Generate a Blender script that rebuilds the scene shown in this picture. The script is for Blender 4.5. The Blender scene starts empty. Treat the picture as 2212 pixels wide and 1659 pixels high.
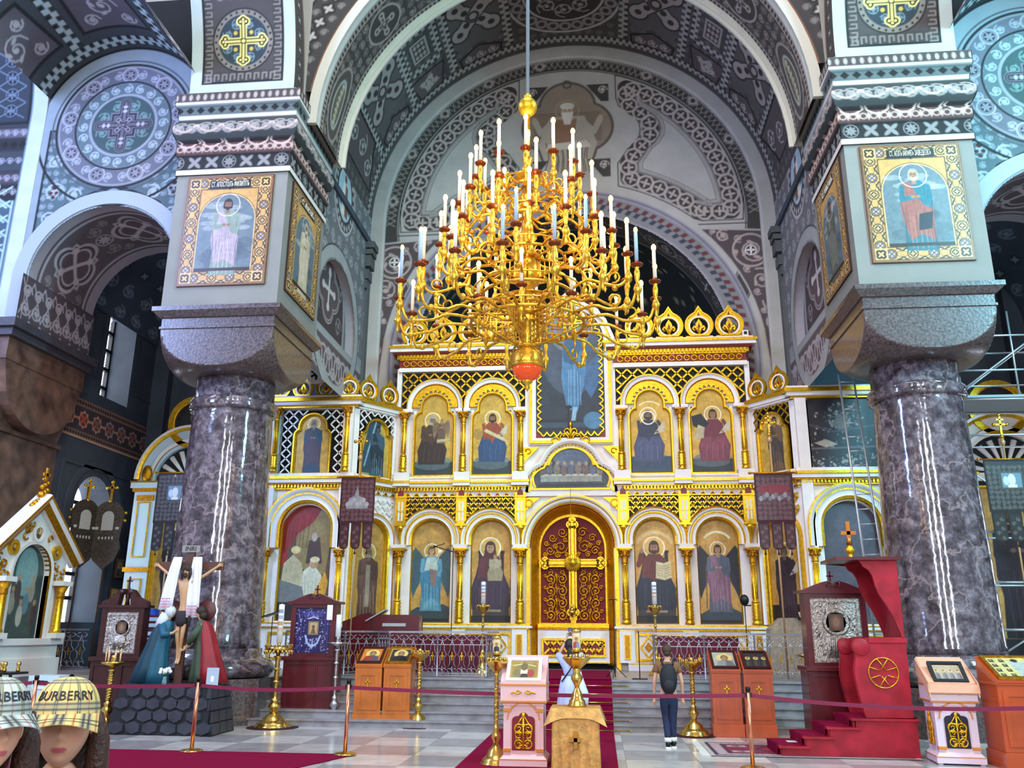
import bpy, math, random
import numpy as np
from math import sin, cos, pi, radians, sqrt, atan2, hypot
from mathutils import Matrix, Vector
from mathutils.geometry import tessellate_polygon
random.seed(7); rng = np.random.default_rng(7)
SC = bpy.context.scene; COL = SC.collection
# ---------------------------------------------------------------- camera
F_PX = 1850.0; PITCH = 16.1; YAW = 5.8; ROLL = .39
CAM = np.array([.73, 0, 1.8])
def basis():
    p, y, r = radians(PITCH), radians(YAW), radians(ROLL)
    fw = np.array([-sin(y)*cos(p), cos(y)*cos(p), sin(p)]); ri = np.array([cos(y), sin(y), 0.]); up = np.cross(ri, fw)
    return fw, ri*cos(r)+up*sin(r), up*cos(r)-ri*sin(r)
FW, RI, UP = basis()
def ray(px, py): return FW+RI*(px-1106)/F_PX-UP*(py-829.5)/F_PX
def PY(px, py, Y): d = ray(px, py); return CAM+d*(Y/d[1])
def PZ(px, py, z=0.): d = ray(px, py); return CAM+d*((z-1.8)/d[2])
def PX(px, py, X): d = ray(px, py); return CAM+d*((X-.73)/d[0])
cd = bpy.data.cameras.new('camera'); cam = bpy.data.objects.new('camera', cd); COL.objects.link(cam)
cd.sensor_fit = 'HORIZONTAL'; cd.sensor_width = 36; cd.lens = F_PX/2212*36; cd.clip_end = 200; cd.clip_start = .05
m = Matrix(((RI[0], UP[0], -FW[0]), (RI[1], UP[1], -FW[1]), (RI[2], UP[2], -FW[2]))).to_4x4(); m.translation = Vector(CAM)
cam.matrix_world = m; SC.camera = cam
# ---------------------------------------------------------------- colours and materials
def C3(h):
    if not isinstance(h, str): return np.array(h[:3], dtype=np.float32)
    h = h.lstrip('#'); v = np.array([int(h[i:i+2], 16)/255 for i in (0, 2, 4)])
    return np.where(v <= .04045, v/12.92, ((v+.055)/1.055)**2.4).astype(np.float32)
MT = {}
def mat(name, col='#888888', rough=.6, metal=0., noise=0., nscale=8., bump=0., bscale=30., emit=None, es=0., coat=0., alpha=1., trans=0., col2=None, vcol=None, spec=None):
    if name in MT: return MT[name]
    M = bpy.data.materials.new(name); M.use_nodes = True; nt = M.node_tree; N = nt.nodes; L = nt.links; b = N['Principled BSDF']
    c = C3(col); b.inputs['Roughness'].default_value = rough; b.inputs['Metallic'].default_value = metal
    b.inputs['Base Color'].default_value = (*c, 1)
    if spec is not None: b.inputs['Specular IOR Level'].default_value = spec
    if coat: b.inputs['Coat Weight'].default_value = coat; b.inputs['Coat Roughness'].default_value = .08
    if trans: b.inputs['Transmission Weight'].default_value = trans
    if alpha < 1: b.inputs['Alpha'].default_value = alpha
    if emit: b.inputs['Emission Color'].default_value = (*C3(emit), 1); b.inputs['Emission Strength'].default_value = es
    tc = None
    if noise or bump:
        tc = N.new('ShaderNodeTexCoord')
    src = None
    if vcol:
        a = N.new('ShaderNodeAttribute'); a.attribute_name = vcol; src = a.outputs['Color']
        sep = N.new('ShaderNodeMath'); sep.operation = 'MULTIPLY'; sep.inputs[1].default_value = .9
        L.new(a.outputs['Alpha'], sep.inputs[0]); L.new(sep.outputs[0], b.inputs['Metallic'])
        mr = N.new('ShaderNodeMapRange'); mr.inputs['To Min'].default_value = rough; mr.inputs['To Max'].default_value = .38
        L.new(a.outputs['Alpha'], mr.inputs['Value']); L.new(mr.outputs[0], b.inputs['Roughness'])
    if noise:
        n = N.new('ShaderNodeTexNoise'); n.inputs['Scale'].default_value = nscale; n.inputs['Detail'].default_value = 5
        L.new(tc.outputs['Object'], n.inputs['Vector'])
        r = N.new('ShaderNodeMapRange'); r.inputs['From Min'].default_value = .3; r.inputs['From Max'].default_value = .7
        L.new(n.outputs['Fac'], r.inputs['Value'])
        if col2 is not None:
            mx = N.new('ShaderNodeMix'); mx.data_type = 'RGBA'
            mx.inputs['A'].default_value = (*c, 1); mx.inputs['B'].default_value = (*C3(col2), 1); L.new(r.outputs[0], mx.inputs['Factor'])
            L.new(mx.outputs['Result'], b.inputs['Base Color'])
        else:
            r.inputs['To Min'].default_value = 1-noise; r.inputs['To Max'].default_value = 1+noise
            mx = N.new('ShaderNodeVectorMath'); mx.operation = 'SCALE'
            if src: L.new(src, mx.inputs[0])
            else: mx.inputs[0].default_value = tuple(c)
            L.new(r.outputs[0], mx.inputs['Scale']); L.new(mx.outputs[0], b.inputs['Base Color'])
    elif src: L.new(src, b.inputs['Base Color'])
    if bump:
        n = N.new('ShaderNodeTexNoise'); n.inputs['Scale'].default_value = bscale; n.inputs['Detail'].default_value = 4
        L.new(tc.outputs['Object'], n.inputs['Vector'])
        bp = N.new('ShaderNodeBump'); bp.inputs['Strength'].default_value = bump; bp.inputs['Distance'].default_value = .02
        L.new(n.outputs['Fac'], bp.inputs['Height']); L.new(bp.outputs[0], b.inputs['Normal'])
    MT[name] = M; return M
GOLD = mat('gold leaf', '#E9B62C', .3, .88, noise=.22, nscale=14, bump=.25, bscale=40)
GOLD2 = mat('antique gold', '#C98A1E', .34, .85, noise=.3, nscale=18, bump=.4, bscale=60)
BRASS = mat('polished brass', '#D9B25A', .2, .95, noise=.12, nscale=10)
SILVER = mat('polished silver metal', '#C9C4C4', .22, .95, noise=.15, nscale=12)
WHITE = mat('ivory paint', '#E9E2DC', .45, noise=.05, nscale=5)
RED = mat('crimson lacquer', '#7E1418', .4, noise=.15, nscale=6)
DARK = mat('near black', '#0D0E14', .6)
WALLP = mat('painted plaster', rough=.75, noise=.07, nscale=2.2, vcol='Col', bump=.1, bscale=6)
PICT = mat('oil painting', rough=.42, noise=.06, nscale=5, vcol='Col')
# ---------------------------------------------------------------- objects
def tag(o, label=None, cat=None, group=None, kind=None):
    for k, v in (('label', label), ('category', cat), ('group', group), ('kind', kind)):
        if v: o[k] = v
    return o
def empty(name, loc=(0, 0, 0), rz=0., label=None, cat=None, group=None):
    o = bpy.data.objects.new(name, None); COL.objects.link(o); o.location = loc; o.rotation_euler = (0, 0, rz)
    o.empty_display_size = .1
    return tag(o, label, cat, group)
def copy_tree(o, parent=None):
    c = o.copy(); COL.objects.link(c); c.parent = parent
    for ch in list(o.children): copy_tree(ch, c)
    return c
class MB:
    def __init__(s): s.v = []; s.f = []; s.m = []; s.s = []; s.M = None; s.mi = 0; s.sm = False
    def add(s, vs, fs, smooth=None):
        n = len(s.v)
        if s.M is not None: vs = [tuple(s.M @ Vector(v)) for v in vs]
        s.v.extend(tuple(map(float, v)) for v in vs); s.f.extend([tuple(i+n for i in f) for f in fs])
        s.m.extend([s.mi]*len(fs)); s.s.extend([s.sm if smooth is None else smooth]*len(fs)); return s
    def mt(s, i): s.mi = i; return s
    def box(s, x0, x1, y0, y1, z0, z1):
        v = [(x, y, z) for x in (x0, x1) for y in (y0, y1) for z in (z0, z1)]
        return s.add(v, [(0, 1, 3, 2), (4, 6, 7, 5), (0, 4, 5, 1), (2, 3, 7, 6), (0, 2, 6, 4), (1, 5, 7, 3)], False)
    def frus(s, c, a0, b0, z0, a1, b1, z1):      # truncated pyramid, half sizes a (x) b (y)
        x, y = c; v = []
        for a, b, z in ((a0, b0, z0), (a1, b1, z1)): v += [(x-a, y-b, z), (x+a, y-b, z), (x+a, y+b, z), (x-a, y+b, z)]
        return s.add(v, [(3, 2, 1, 0), (4, 5, 6, 7), (0, 1, 5, 4), (1, 2, 6, 5), (2, 3, 7, 6), (3, 0, 4, 7)], False)
    def lathe(s, prof, c=(0, 0, 0), n=16, ax='z', a0=0, a1=2*pi, smooth=True):
        full = abs(a1-a0) > 6.28; k = n if full else n+1; v = []
        for r, h in prof:
            for i in range(k):
                a = a0+(a1-a0)*i/n; x, y = r*cos(a), r*sin(a)
                v.append((c[0]+x, c[1]+y, c[2]+h) if ax == 'z' else (c[0]+x, c[1]+h, c[2]+y) if ax == 'y' else (c[0]+h, c[1]+x, c[2]+y))
        f = []
        for j in range(len(prof)-1):
            for i in range(n):
                i2 = (i+1) % k; f.append((j*k+i, j*k+i2, (j+1)*k+i2, (j+1)*k+i))
        if full and prof[0][0] > 1e-4: f.append(tuple(range(k))[::-1])
        if full and prof[-1][0] > 1e-4: f.append(tuple((len(prof)-1)*k+i for i in range(k)))
        return s.add(v, f, smooth)
    def sph(s, c, r, n=12, m=8, sc=(1, 1, 1)):
        v = []; f = []
        for j in range(m+1):
            t = pi*j/m
            for i in range(n):
                a = 2*pi*i/n; v.append((c[0]+r*sc[0]*sin(t)*cos(a), c[1]+r*sc[1]*sin(t)*sin(a), c[2]+r*sc[2]*cos(t)))
        for j in range(m):
            for i in range(n):
                i2 = (i+1) % n; f.append((j*n+i, (j+1)*n+i, (j+1)*n+i2, j*n+i2))
        return s.add(v, f, True)
    def tube(s, pts, r, n=8, closed=False, smooth=True):
        P = [Vector(p) for p in pts]; R = r if hasattr(r, '__len__') else [r]*len(P); v = []; f = []; L = len(P); prev = None
        for i, p in enumerate(P):
            if closed: t = P[(i+1) % L]-P[i-1]
            else: t = P[min(i+1, L-1)]-P[max(i-1, 0)]
            if t.length < 1e-9: t = Vector((0, 0, 1))
            t.normalize()
            if prev is None: a = t.orthogonal().normalized()
            else:
                a = prev-t*prev.dot(t); a = a.normalized() if a.length > 1e-6 else t.orthogonal().normalized()
            prev = a; b = t.cross(a)
            for k in range(n):
                q = 2*pi*k/n; v.append(p+(a*cos(q)+b*sin(q))*R[i])
        m = L if closed else L-1
        for i in range(m):
            j = (i+1) % L
            for k in range(n):
                k2 = (k+1) % n; f.append((i*n+k, i*n+k2, j*n+k2, j*n+k))
        if not closed: f.append(tuple(range(n))[::-1]); f.append(tuple((L-1)*n+k for k in range(n)))
        return s.add(v, f, smooth)
    def prism(s, loops, d0, d1, ax='y'):
        # loops: [outer, hole, ...] of (a, b); ax y -> (a, d, b); z -> (a, b, d); x -> (d, a, b)
        if not hasattr(loops[0][0], '__len__'): loops = [loops]
        loops = [[tuple(p) for p in l] for l in loops]
        tri = tessellate_polygon([[Vector((a, b, 0)) for a, b in l] for l in loops]); flat = [p for l in loops for p in l]
        mp = {'y': lambda a, b, d: (a, d, b), 'z': lambda a, b, d: (a, b, d), 'x': lambda a, b, d: (d, a, b)}[ax]
        n = len(flat); v = [mp(a, b, d0) for a, b in flat]+[mp(a, b, d1) for a, b in flat]
        f = [tuple(t) for t in tri]+[tuple(i+n for i in t)[::-1] for t in tri]; o = 0
        for l in loops:
            k = len(l)
            for i in range(k): j = (i+1) % k; f.append((o+i, o+j, o+j+n, o+i+n))
            o += k
        return s.add(v, f, False)
    def sweep(s, path, sec, y0=0., closed=False, mats=None, ax='y', smooth=False):
        # path of (x, z); sec of (outward offset, depth toward the viewer); mats per strip
        P = [path[0]]
        for q in path[1:]:
            if hypot(q[0]-P[-1][0], q[1]-P[-1][1]) > 1e-5: P.append(q)
        P = np.array(P, float); L = len(P); nrm = []
        for i in range(L):
            a = P[i-1] if (i or closed) else P[i]; b = P[(i+1) % L] if (i < L-1 or closed) else P[i]
            t1 = P[i]-a; t2 = b-P[i]; l1, l2 = np.hypot(*t1), np.hypot(*t2)
            t1 = t1/l1 if l1 > 1e-9 else t2/l2; t2 = t2/l2 if l2 > 1e-9 else t1
            n1 = np.array([-t1[1], t1[0]]); n2 = np.array([-t2[1], t2[0]]); n = n1+n2; n /= max(np.hypot(*n), 1e-6); n /= max(.35, n@n1); nrm.append(n)
        v = []; k = len(sec); f = []
        for i in range(L):
            for o, d in sec:
                q = P[i]+nrm[i]*o; v.append((q[0], y0-d, q[1]) if ax == 'y' else (y0+d, q[0], q[1]) if ax == 'x' else (q[0], q[1], y0+d))
        base = len(s.v); keep = s.mi
        for j in range(k-1):
            if mats: s.mi = mats[j % len(mats)]
            ff = []
            for i in range(L if closed else L-1):
                i2 = (i+1) % L; ff.append((i*k+j, i2*k+j, i2*k+j+1, i*k+j+1))
            s.f.extend([tuple(x+base for x in q) for q in ff]); s.m.extend([s.mi]*len(ff)); s.s.extend([smooth]*len(ff))
        if not closed and k > 2:
            s.f.append(tuple(base+j for j in range(k))); s.f.append(tuple(base+(L-1)*k+j for j in range(k))[::-1]); s.m.extend([s.mi]*2); s.s.extend([False]*2)
        s.mi = keep
        if s.M is not None: v = [tuple(s.M @ Vector(q)) for q in v]
        s.v.extend(tuple(map(float, q)) for q in v); return s
    def build(s, name, mats, parent=None, label=None, bevel=0.):
        me = bpy.data.meshes.new(name)
        nv = len(s.v); nf = len(s.f); lens = np.fromiter((len(f) for f in s.f), np.int32, nf)
        me.vertices.add(nv); me.vertices.foreach_set('co', np.array(s.v, np.float32).ravel())
        me.loops.add(int(lens.sum())); me.loops.foreach_set('vertex_index', np.fromiter((i for f in s.f for i in f), np.int32))
        me.polygons.add(nf); st = np.zeros(nf, np.int32); st[1:] = np.cumsum(lens)[:-1]; me.polygons.foreach_set('loop_start', st)
        me.polygons.foreach_set('material_index', np.array(s.m, np.int32)); me.polygons.foreach_set('use_smooth', np.array(s.s, bool))
        me.update(calc_edges=True); me.validate()
        for q in (mats if isinstance(mats, (list, tuple)) else [mats]): me.materials.append(q)
        o = bpy.data.objects.new(name, me); COL.objects.link(o); o.parent = parent
        if bevel:
            md = o.modifiers.new('bevel', 'BEVEL'); md.width = bevel; md.segments = 1; md.limit_method = 'ANGLE'
        if label: o['label'] = label
        return o
def skin(name, mt_, verts, edges, parent=None, sub=2, root=0, smooth=True):
    """verts: (x, y, z, r) or (x, y, z, rx, ry)"""
    me = bpy.data.meshes.new(name); me.from_pydata([v[:3] for v in verts], edges, []); me.materials.append(mt_)
    o = bpy.data.objects.new(name, me); COL.objects.link(o); o.parent = parent
    md = o.modifiers.new('skin', 'SKIN'); md.use_smooth_shade = True
    for i, v in enumerate(verts):
        d = me.skin_vertices[0].data[i]; d.radius = (v[3], v[4] if len(v) > 4 else v[3]); d.use_root = (i == root)
    s2 = o.modifiers.new('sub', 'SUBSURF'); s2.levels = sub; s2.render_levels = sub
    return o
def arc(cx, cz, r, a0, a1, n=24): return [(cx+r*cos(radians(a0+(a1-a0)*i/n)), cz+r*sin(radians(a0+(a1-a0)*i/n))) for i in range(n+1)]
def archpath(cx, zs, r, z0, n=24):       # from right foot over the top to the left foot (outward = to the right of travel is flipped by sign)
    return [(cx-r, z0)]+arc(cx, zs, r, 180, 0, n)+[(cx+r, z0)]
def text(name, s, size, M, mt_, parent=None, ext=.003, align='CENTER'):
    cu = bpy.data.curves.new(name, 'FONT'); cu.body = s; cu.size = size; cu.align_x = align; cu.align_y = 'CENTER'; cu.extrude = ext; cu.resolution_u = 2
    t = bpy.data.objects.new('tmp', cu); COL.objects.link(t); dg = bpy.context.evaluated_depsgraph_get(); dg.update()
    me = bpy.data.meshes.new_from_object(t.evaluated_get(dg)); bpy.data.objects.remove(t); me.materials.clear(); me.materials.append(mt_)
    me.transform(M); o = bpy.data.objects.new(name, me); COL.objects.link(o); o.parent = parent; return o
RX90 = Matrix.Rotation(pi/2, 4, 'X')
# ---------------------------------------------------------------- painter: a raster of paint that becomes vertex colours on a fine grid
class Cv:
    def __init__(s, w, h, res, col):
        s.w, s.h, s.res = w, h, res; s.nx = int(w*res)+1; s.ny = int(h*res)+1
        s.a = np.zeros((s.ny, s.nx, 4), np.float32); s.a[:, :, :3] = C3(col)
        s.gx = np.linspace(0, w, s.nx, dtype=np.float32); s.gy = np.linspace(0, h, s.ny, dtype=np.float32)
    def win(s, x0, x1, y0, y1):
        i0 = max(0, int(x0*s.res)-1); i1 = min(s.nx, int(x1*s.res)+3); j0 = max(0, int(y0*s.res)-1); j1 = min(s.ny, int(y1*s.res)+3)
        if i1 <= i0 or j1 <= j0: return None
        return slice(j0, j1), slice(i0, i1), s.gx[None, i0:i1], s.gy[j0:j1, None]
    def put(s, sl, d, col, al=1., met=0.):
        c = np.clip(.5-d*s.res, 0, 1)*al; v = s.a[sl[0], sl[1]]
        v[:, :, :3] += (C3(col)-v[:, :, :3])*c[:, :, None]; v[:, :, 3] += (met-v[:, :, 3])*c
        return s
    def rect(s, x0, x1, y0, y1, col, al=1., met=0.):
        w = s.win(x0, x1, y0, y1)
        if w: s.put(w, np.maximum(np.maximum(x0-w[2], w[2]-x1), np.maximum(y0-w[3], w[3]-y1)), col, al, met)
        return s
    def ell(s, x, y, rx, ry, col, al=1., met=0., rot=0.):
        R = max(rx, ry); w = s.win(x-R, x+R, y-R, y+R)
        if w:
            X, Y = w[2]-x, w[3]-y
            if rot: X, Y = X*cos(rot)+Y*sin(rot), -X*sin(rot)+Y*cos(rot)
            s.put(w, (np.sqrt((X/rx)**2+(Y/ry)**2)-1)*min(rx, ry), col, al, met)
        return s
    def ring(s, x, y, r0, r1, col, al=1., met=0.):
        w = s.win(x-r1, x+r1, y-r1, y+r1)
        if w: d = np.hypot(w[2]-x, w[3]-y); s.put(w, np.maximum(r0-d, d-r1), col, al, met)
        return s
    def line(s, pts, wd, col, al=1., met=0.):
        P = np.asarray(pts, np.float32)
        if len(P) < 2: return s
        x0, y0 = P.min(0)-wd; x1, y1 = P.max(0)+wd; w = s.win(x0, x1, y0, y1)
        if not w: return s
        if (x1-x0)*(y1-y0) > 6*wd*wd*30 and len(P) > 3:
            h = len(P)//2; s.line(P[:h+1], wd, col, al, met); return s.line(P[h:], wd, col, al, met)
        D = None
        for (ax, ay), (bx, by) in zip(P[:-1], P[1:]):
            dx, dy = bx-ax, by-ay; L = dx*dx+dy*dy+1e-9
            t = np.clip(((w[2]-ax)*dx+(w[3]-ay)*dy)/L, 0, 1); d = np.hypot(w[2]-ax-t*dx, w[3]-ay-t*dy)
            D = d if D is None else np.minimum(D, d)
        return s.put(w, D-wd/2, col, al, met)
    def poly(s, pts, col, al=1., met=0.):
        P = np.asarray(pts, np.float32); x0, y0 = P.min(0); x1, y1 = P.max(0); w = s.win(x0, x1, y0, y1)
        if not w: return s
        D = None; ins = np.zeros(np.broadcast(w[2], w[3]).shape, bool)
        for (ax, ay), (bx, by) in zip(P, np.roll(P, -1, 0)):
            dx, dy = bx-ax, by-ay; L = dx*dx+dy*dy+1e-9
            t = np.clip(((w[2]-ax)*dx+(w[3]-ay)*dy)/L, 0, 1); d = np.hypot(w[2]-ax-t*dx, w[3]-ay-t*dy)
            D = d if D is None else np.minimum(D, d)
            if abs(dy) > 1e-9: ins ^= ((ay > w[3]) != (by > w[3])) & (w[2] < dx*(w[3]-ay)/dy+ax)
        return s.put(w, np.where(ins, -D, D), col, al, met)
    def deepen(s, g=1.4, k=1.05): s.a[:, :, :3] = np.clip(s.a[:, :, :3], 0, 1)**g*k; return s
    def mottle(s, amt=.12, scale=.25, seed=0):
        r = np.random.default_rng(seed); tot = np.zeros((s.ny, s.nx), np.float32)
        for k, am in ((1, .6), (2.7, .4)):
            gx = max(2, int(s.w/scale*k)+2); gy = max(2, int(s.h/scale*k)+2); g = r.random((gy, gx)).astype(np.float32)-.5
            u = np.linspace(0, gx-1.001, s.nx); v = np.linspace(0, gy-1.001, s.ny); iu = u.astype(int); iv = v.astype(int); fu = (u-iu)[None]; fv = (v-iv)[:, None]
            fu = fu*fu*(3-2*fu); fv = fv*fv*(3-2*fv)
            tot += am*2*((g[iv][:, iu]*(1-fu)+g[iv][:, iu+1]*fu)*(1-fv)+(g[iv+1][:, iu]*(1-fu)+g[iv+1][:, iu+1]*fu)*fv)
        s.a[:, :, :3] *= (1+amt*tot)[:, :, None]; return s
    def surf(s, name, fn, mats=None, parent=None, mask=None, label=None, flip=False):
        U, V = np.meshgrid(s.gx, s.gy); X, Y, Z = fn(U, V); co = np.stack([X+0*U, Y+0*U, Z+0*U], -1).reshape(-1, 3).astype(np.float32)
        idx = np.arange(s.nx*s.ny, dtype=np.int32).reshape(s.ny, s.nx)
        q = np.stack([idx[:-1, :-1], idx[:-1, 1:], idx[1:, 1:], idx[1:, :-1]], -1).reshape(-1, 4)
        if flip: q = q[:, ::-1]
        colr = s.a.reshape(-1, 4).copy(); keep = np.ones(len(q), bool)
        if mask is not None:
            k = mask(U, V); kf = (k[:-1, :-1] | k[1:, 1:] | k[:-1, 1:] | k[1:, :-1]).reshape(-1); q = q[kf]
            used = np.zeros(len(co), bool); used[q.ravel()] = True; re = np.cumsum(used)-1; q = re[q].astype(np.int32); co = co[used]; colr = colr[used]
        me = bpy.data.meshes.new(name); me.vertices.add(len(co)); me.vertices.foreach_set('co', co.ravel())
        me.loops.add(q.size); me.loops.foreach_set('vertex_index', np.ascontiguousarray(q).ravel()); me.polygons.add(len(q))
        me.polygons.foreach_set('loop_start', np.arange(0, q.size, 4, dtype=np.int32)); me.polygons.foreach_set('use_smooth', np.ones(len(q), bool))
        me.update(calc_edges=True)
        at = me.color_attributes.new('Col', 'FLOAT_COLOR', 'POINT'); at.data.foreach_set('color', colr.ravel())
        me.materials.append(mats or WALLP); o = bpy.data.objects.new(name, me); COL.objects.link(o); o.parent = parent
        if label: o['label'] = label
        return o
# ornament motifs ------------------------------------------------
def spiral(x, y, r, a0, turns, n=18, inner=.12):
    d = 1 if turns > 0 else -1
    return [(x+r*(1-(1-inner)*t)*cos(a0+d*2*pi*abs(turns)*t), y+r*(1-(1-inner)*t)*sin(a0+d*2*pi*abs(turns)*t)) for t in np.linspace(0, 1, n)]
def quatref(c, x, y, r, bg, fg, core=None, rot=pi/4):
    for k in range(4): c.ell(x+r*.48*cos(rot+k*pi/2), y+r*.48*sin(rot+k*pi/2), r*.5, r*.5, bg)
    c.ell(x, y, r*.6, r*.6, bg)
    for k in range(4): c.ell(x+r*.34*cos(rot+k*pi/2), y+r*.34*sin(rot+k*pi/2), r*.3, r*.17, fg, rot=rot+k*pi/2)
    if core is not None: c.ell(x, y, r*.14, r*.14, core)
def roundel(c, x, y, r, fg, w, d=1, a=0.):
    c.line(spiral(x, y, r, a, d*1.6, 20), w, fg); c.ell(x, y, w*1.5, w*1.5, fg)
    for k in range(3):
        q = a+d*(1.1+k*1.7); c.ell(x+r*.62*cos(q), y+r*.62*sin(q), r*.26, r*.13, fg, rot=q+.8)
def scrollband(c, p0, p1, wd, fg, w=None, bg=None):
    p0 = np.array(p0, float); p1 = np.array(p1, float); L = np.hypot(*(p1-p0)); t = (p1-p0)/L; n = np.array([-t[1], t[0]]); w = w or wd*.07
    if bg is not None: c.poly([p0-n*wd/2, p1-n*wd/2, p1+n*wd/2, p0+n*wd/2], bg)
    k = max(1, round(L/(wd*.85))); st = L/k
    for i in range(k):
        q = p0+t*st*(i+.5); s_ = 1 if i % 2 else -1; roundel(c, q[0], q[1], min(st, wd)*.42, fg, w, s_, atan2(t[1], t[0])+pi/2*s_)
    c.line([p0+t*L*u+n*wd*.3*sin(pi*k*u) for u in np.linspace(0, 1, k*6+1)], w, fg)
def rosette(c, x, y, r, bg, fg, n=6):
    c.ell(x, y, r, r, bg); c.ring(x, y, r*.86, r, fg)
    for k in range(n): a = 2*pi*k/n; c.ell(x+r*.42*cos(a), y+r*.42*sin(a), r*.34, r*.14, fg, rot=a)
def scrollfill(c, cx, cy, rw, rh, fg, w, n=5, seed=0, rmax=None):
    r_ = random.Random(seed); R = min(rw, rh)*.55 if rmax is None else rmax
    roundel(c, cx, cy, R, fg, w, 1, r_.random()*6)
    for k in range(n):
        a = 2*pi*k/n+.4; q = R*.55; roundel(c, cx+(rw-q)*cos(a)*.78, cy+(rh-q)*sin(a)*.78, q, fg, w*.85, -1 if k % 2 else 1, a)
def crenel(c, pts, wd, st, fg, bg, dk=None):      # stepped zigzag ribbon along a polyline
    P = np.array(pts, float)
    for a, b in zip(P[:-1], P[1:]):
        L = np.hypot(*(b-a))
        if L < 1e-6: continue
        t = (b-a)/L; n = np.array([-t[1], t[0]]); c.poly([a-n*wd/2, b-n*wd/2, b+n*wd/2, a+n*wd/2], bg)
        k = max(1, int(round(L/st))); s_ = L/k
        for i in range(k):
            q = a+t*s_*i
            c.poly([q-n*wd*.42, q+t*s_*.5-n*wd*.42, q+t*s_*.5-n*wd*.05, q+t*s_-n*wd*.05, q+t*s_+n*wd*.42, q+t*s_*.5+n*wd*.42, q+t*s_*.5+n*wd*.1, q+n*wd*.1], fg)
            if dk is not None: c.ell(*(q+t*s_*.72-n*wd*.3), wd*.12, wd*.12, dk)
def xcross(c, x, y, r, o1, o2, rot=pi/4):
    for k in range(4):
        a = rot+k*pi/2; t = np.array([cos(a), sin(a)])
        for s_, col, m in ((1.22, o2, 1.25), (1., o1, 1.)):
            c.line([(x, y), tuple(np.array([x, y])+t*r*.78)], r*.46*m, col)
            c.ell(x+t[0]*r*.8, y+t[1]*r*.8, r*.3*m, r*.3*m, col)
    for k in range(4):
        a = rot+k*pi/2
        for q in (.4, .8): c.ell(x+cos(a)*r*q, y+sin(a)*r*q, r*.12, r*.12, o2)
    c.ell(x, y, r*.22, r*.22, o2); c.ell(x, y, r*.13, r*.13, o1)
# ================================================================ SHELL
def struct(o): o['kind'] = 'structure'; return o
LG, MG, DG, MV, PALE = '#A8A49E', '#77726E', '#2E2B2A', '#675A5A', '#B9AEA8'
# floor: large polished slabs
FM = mat('stone floor', '#8E8A8A', .18)
nt = FM.node_tree; N = nt.nodes; L = nt.links; b = N['Principled BSDF']
tc = N.new('ShaderNodeTexCoord'); ck = N.new('ShaderNodeTexChecker'); ck.inputs['Scale'].default_value = .95; L.new(tc.outputs['Object'], ck.inputs['Vector'])
ck.inputs['Color1'].default_value = (*C3('#DAD2CA'), 1); ck.inputs['Color2'].default_value = (*C3('#ABA4A2'), 1)
br = N.new('ShaderNodeTexBrick'); br.inputs['Scale'].default_value = .95; br.inputs['Color1'].default_value = (1, 1, 1, 1); br.inputs['Color2'].default_value = (.78, .77, .8, 1); br.inputs['Mortar'].default_value = (.45, .43, .42, 1)
br.inputs['Mortar Size'].default_value = .004; br.inputs['Brick Width'].default_value = 1.; br.inputs['Row Height'].default_value = 1.; br.offset = 0
L.new(tc.outputs['Object'], br.inputs['Vector'])
ns = N.new('ShaderNodeTexNoise'); ns.inputs['Scale'].default_value = 3; ns.inputs['Detail'].default_value = 8; L.new(tc.outputs['Object'], ns.inputs['Vector'])
mr = N.new('ShaderNodeMapRange'); mr.inputs['From Min'].default_value = .3; mr.inputs['From Max'].default_value = .75; mr.inputs['To Min'].default_value = .8; mr.inputs['To Max'].default_value = 1.12; L.new(ns.outputs['Fac'], mr.inputs['Value'])
mx = N.new('ShaderNodeMix'); mx.data_type = 'RGBA'; mx.blend_type = 'MULTIPLY'; mx.inputs['Factor'].default_value = 1; L.new(ck.outputs['Color'], mx.inputs['A']); L.new(br.outputs['Color'], mx.inputs['B'])
sc = N.new('ShaderNodeVectorMath'); sc.operation = 'SCALE'; L.new(mx.outputs['Result'], sc.inputs[0]); L.new(mr.outputs[0], sc.inputs['Scale']); L.new(sc.outputs[0], b.inputs['Base Color'])
fl = MB(); fl.box(-16, 16, -2, 30, -.2, 0); struct(fl.build('floor', FM))
# grey limestone steps up to the sanctuary platform
STONE = mat('grey limestone', '#8B8587', .35, noise=.25, nscale=4, bump=.2, bscale=14)
st = MB(); ZP = .84
for i in range(6):
    st.box(-6.4, 6.4, 17.25+i*.32, 17.25+(i+1)*.32+.02, 0, .14*(i+1)-.03); st.box(-6.4, 6.4, 17.22+i*.32, 17.25+(i+1)*.32+.02, .14*(i+1)-.03, .14*(i+1))
st.box(-15, -6.4, 18.2, 26.5, 0, ZP); st.box(6.4, 15, 18.2, 26.5, 0, ZP); st.box(-6.4, 6.4, 19.17, 26.5, 0, ZP)
struct(st.build('trim_1', STONE))['label'] = 'grey limestone steps rising to the altar platform'
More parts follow.
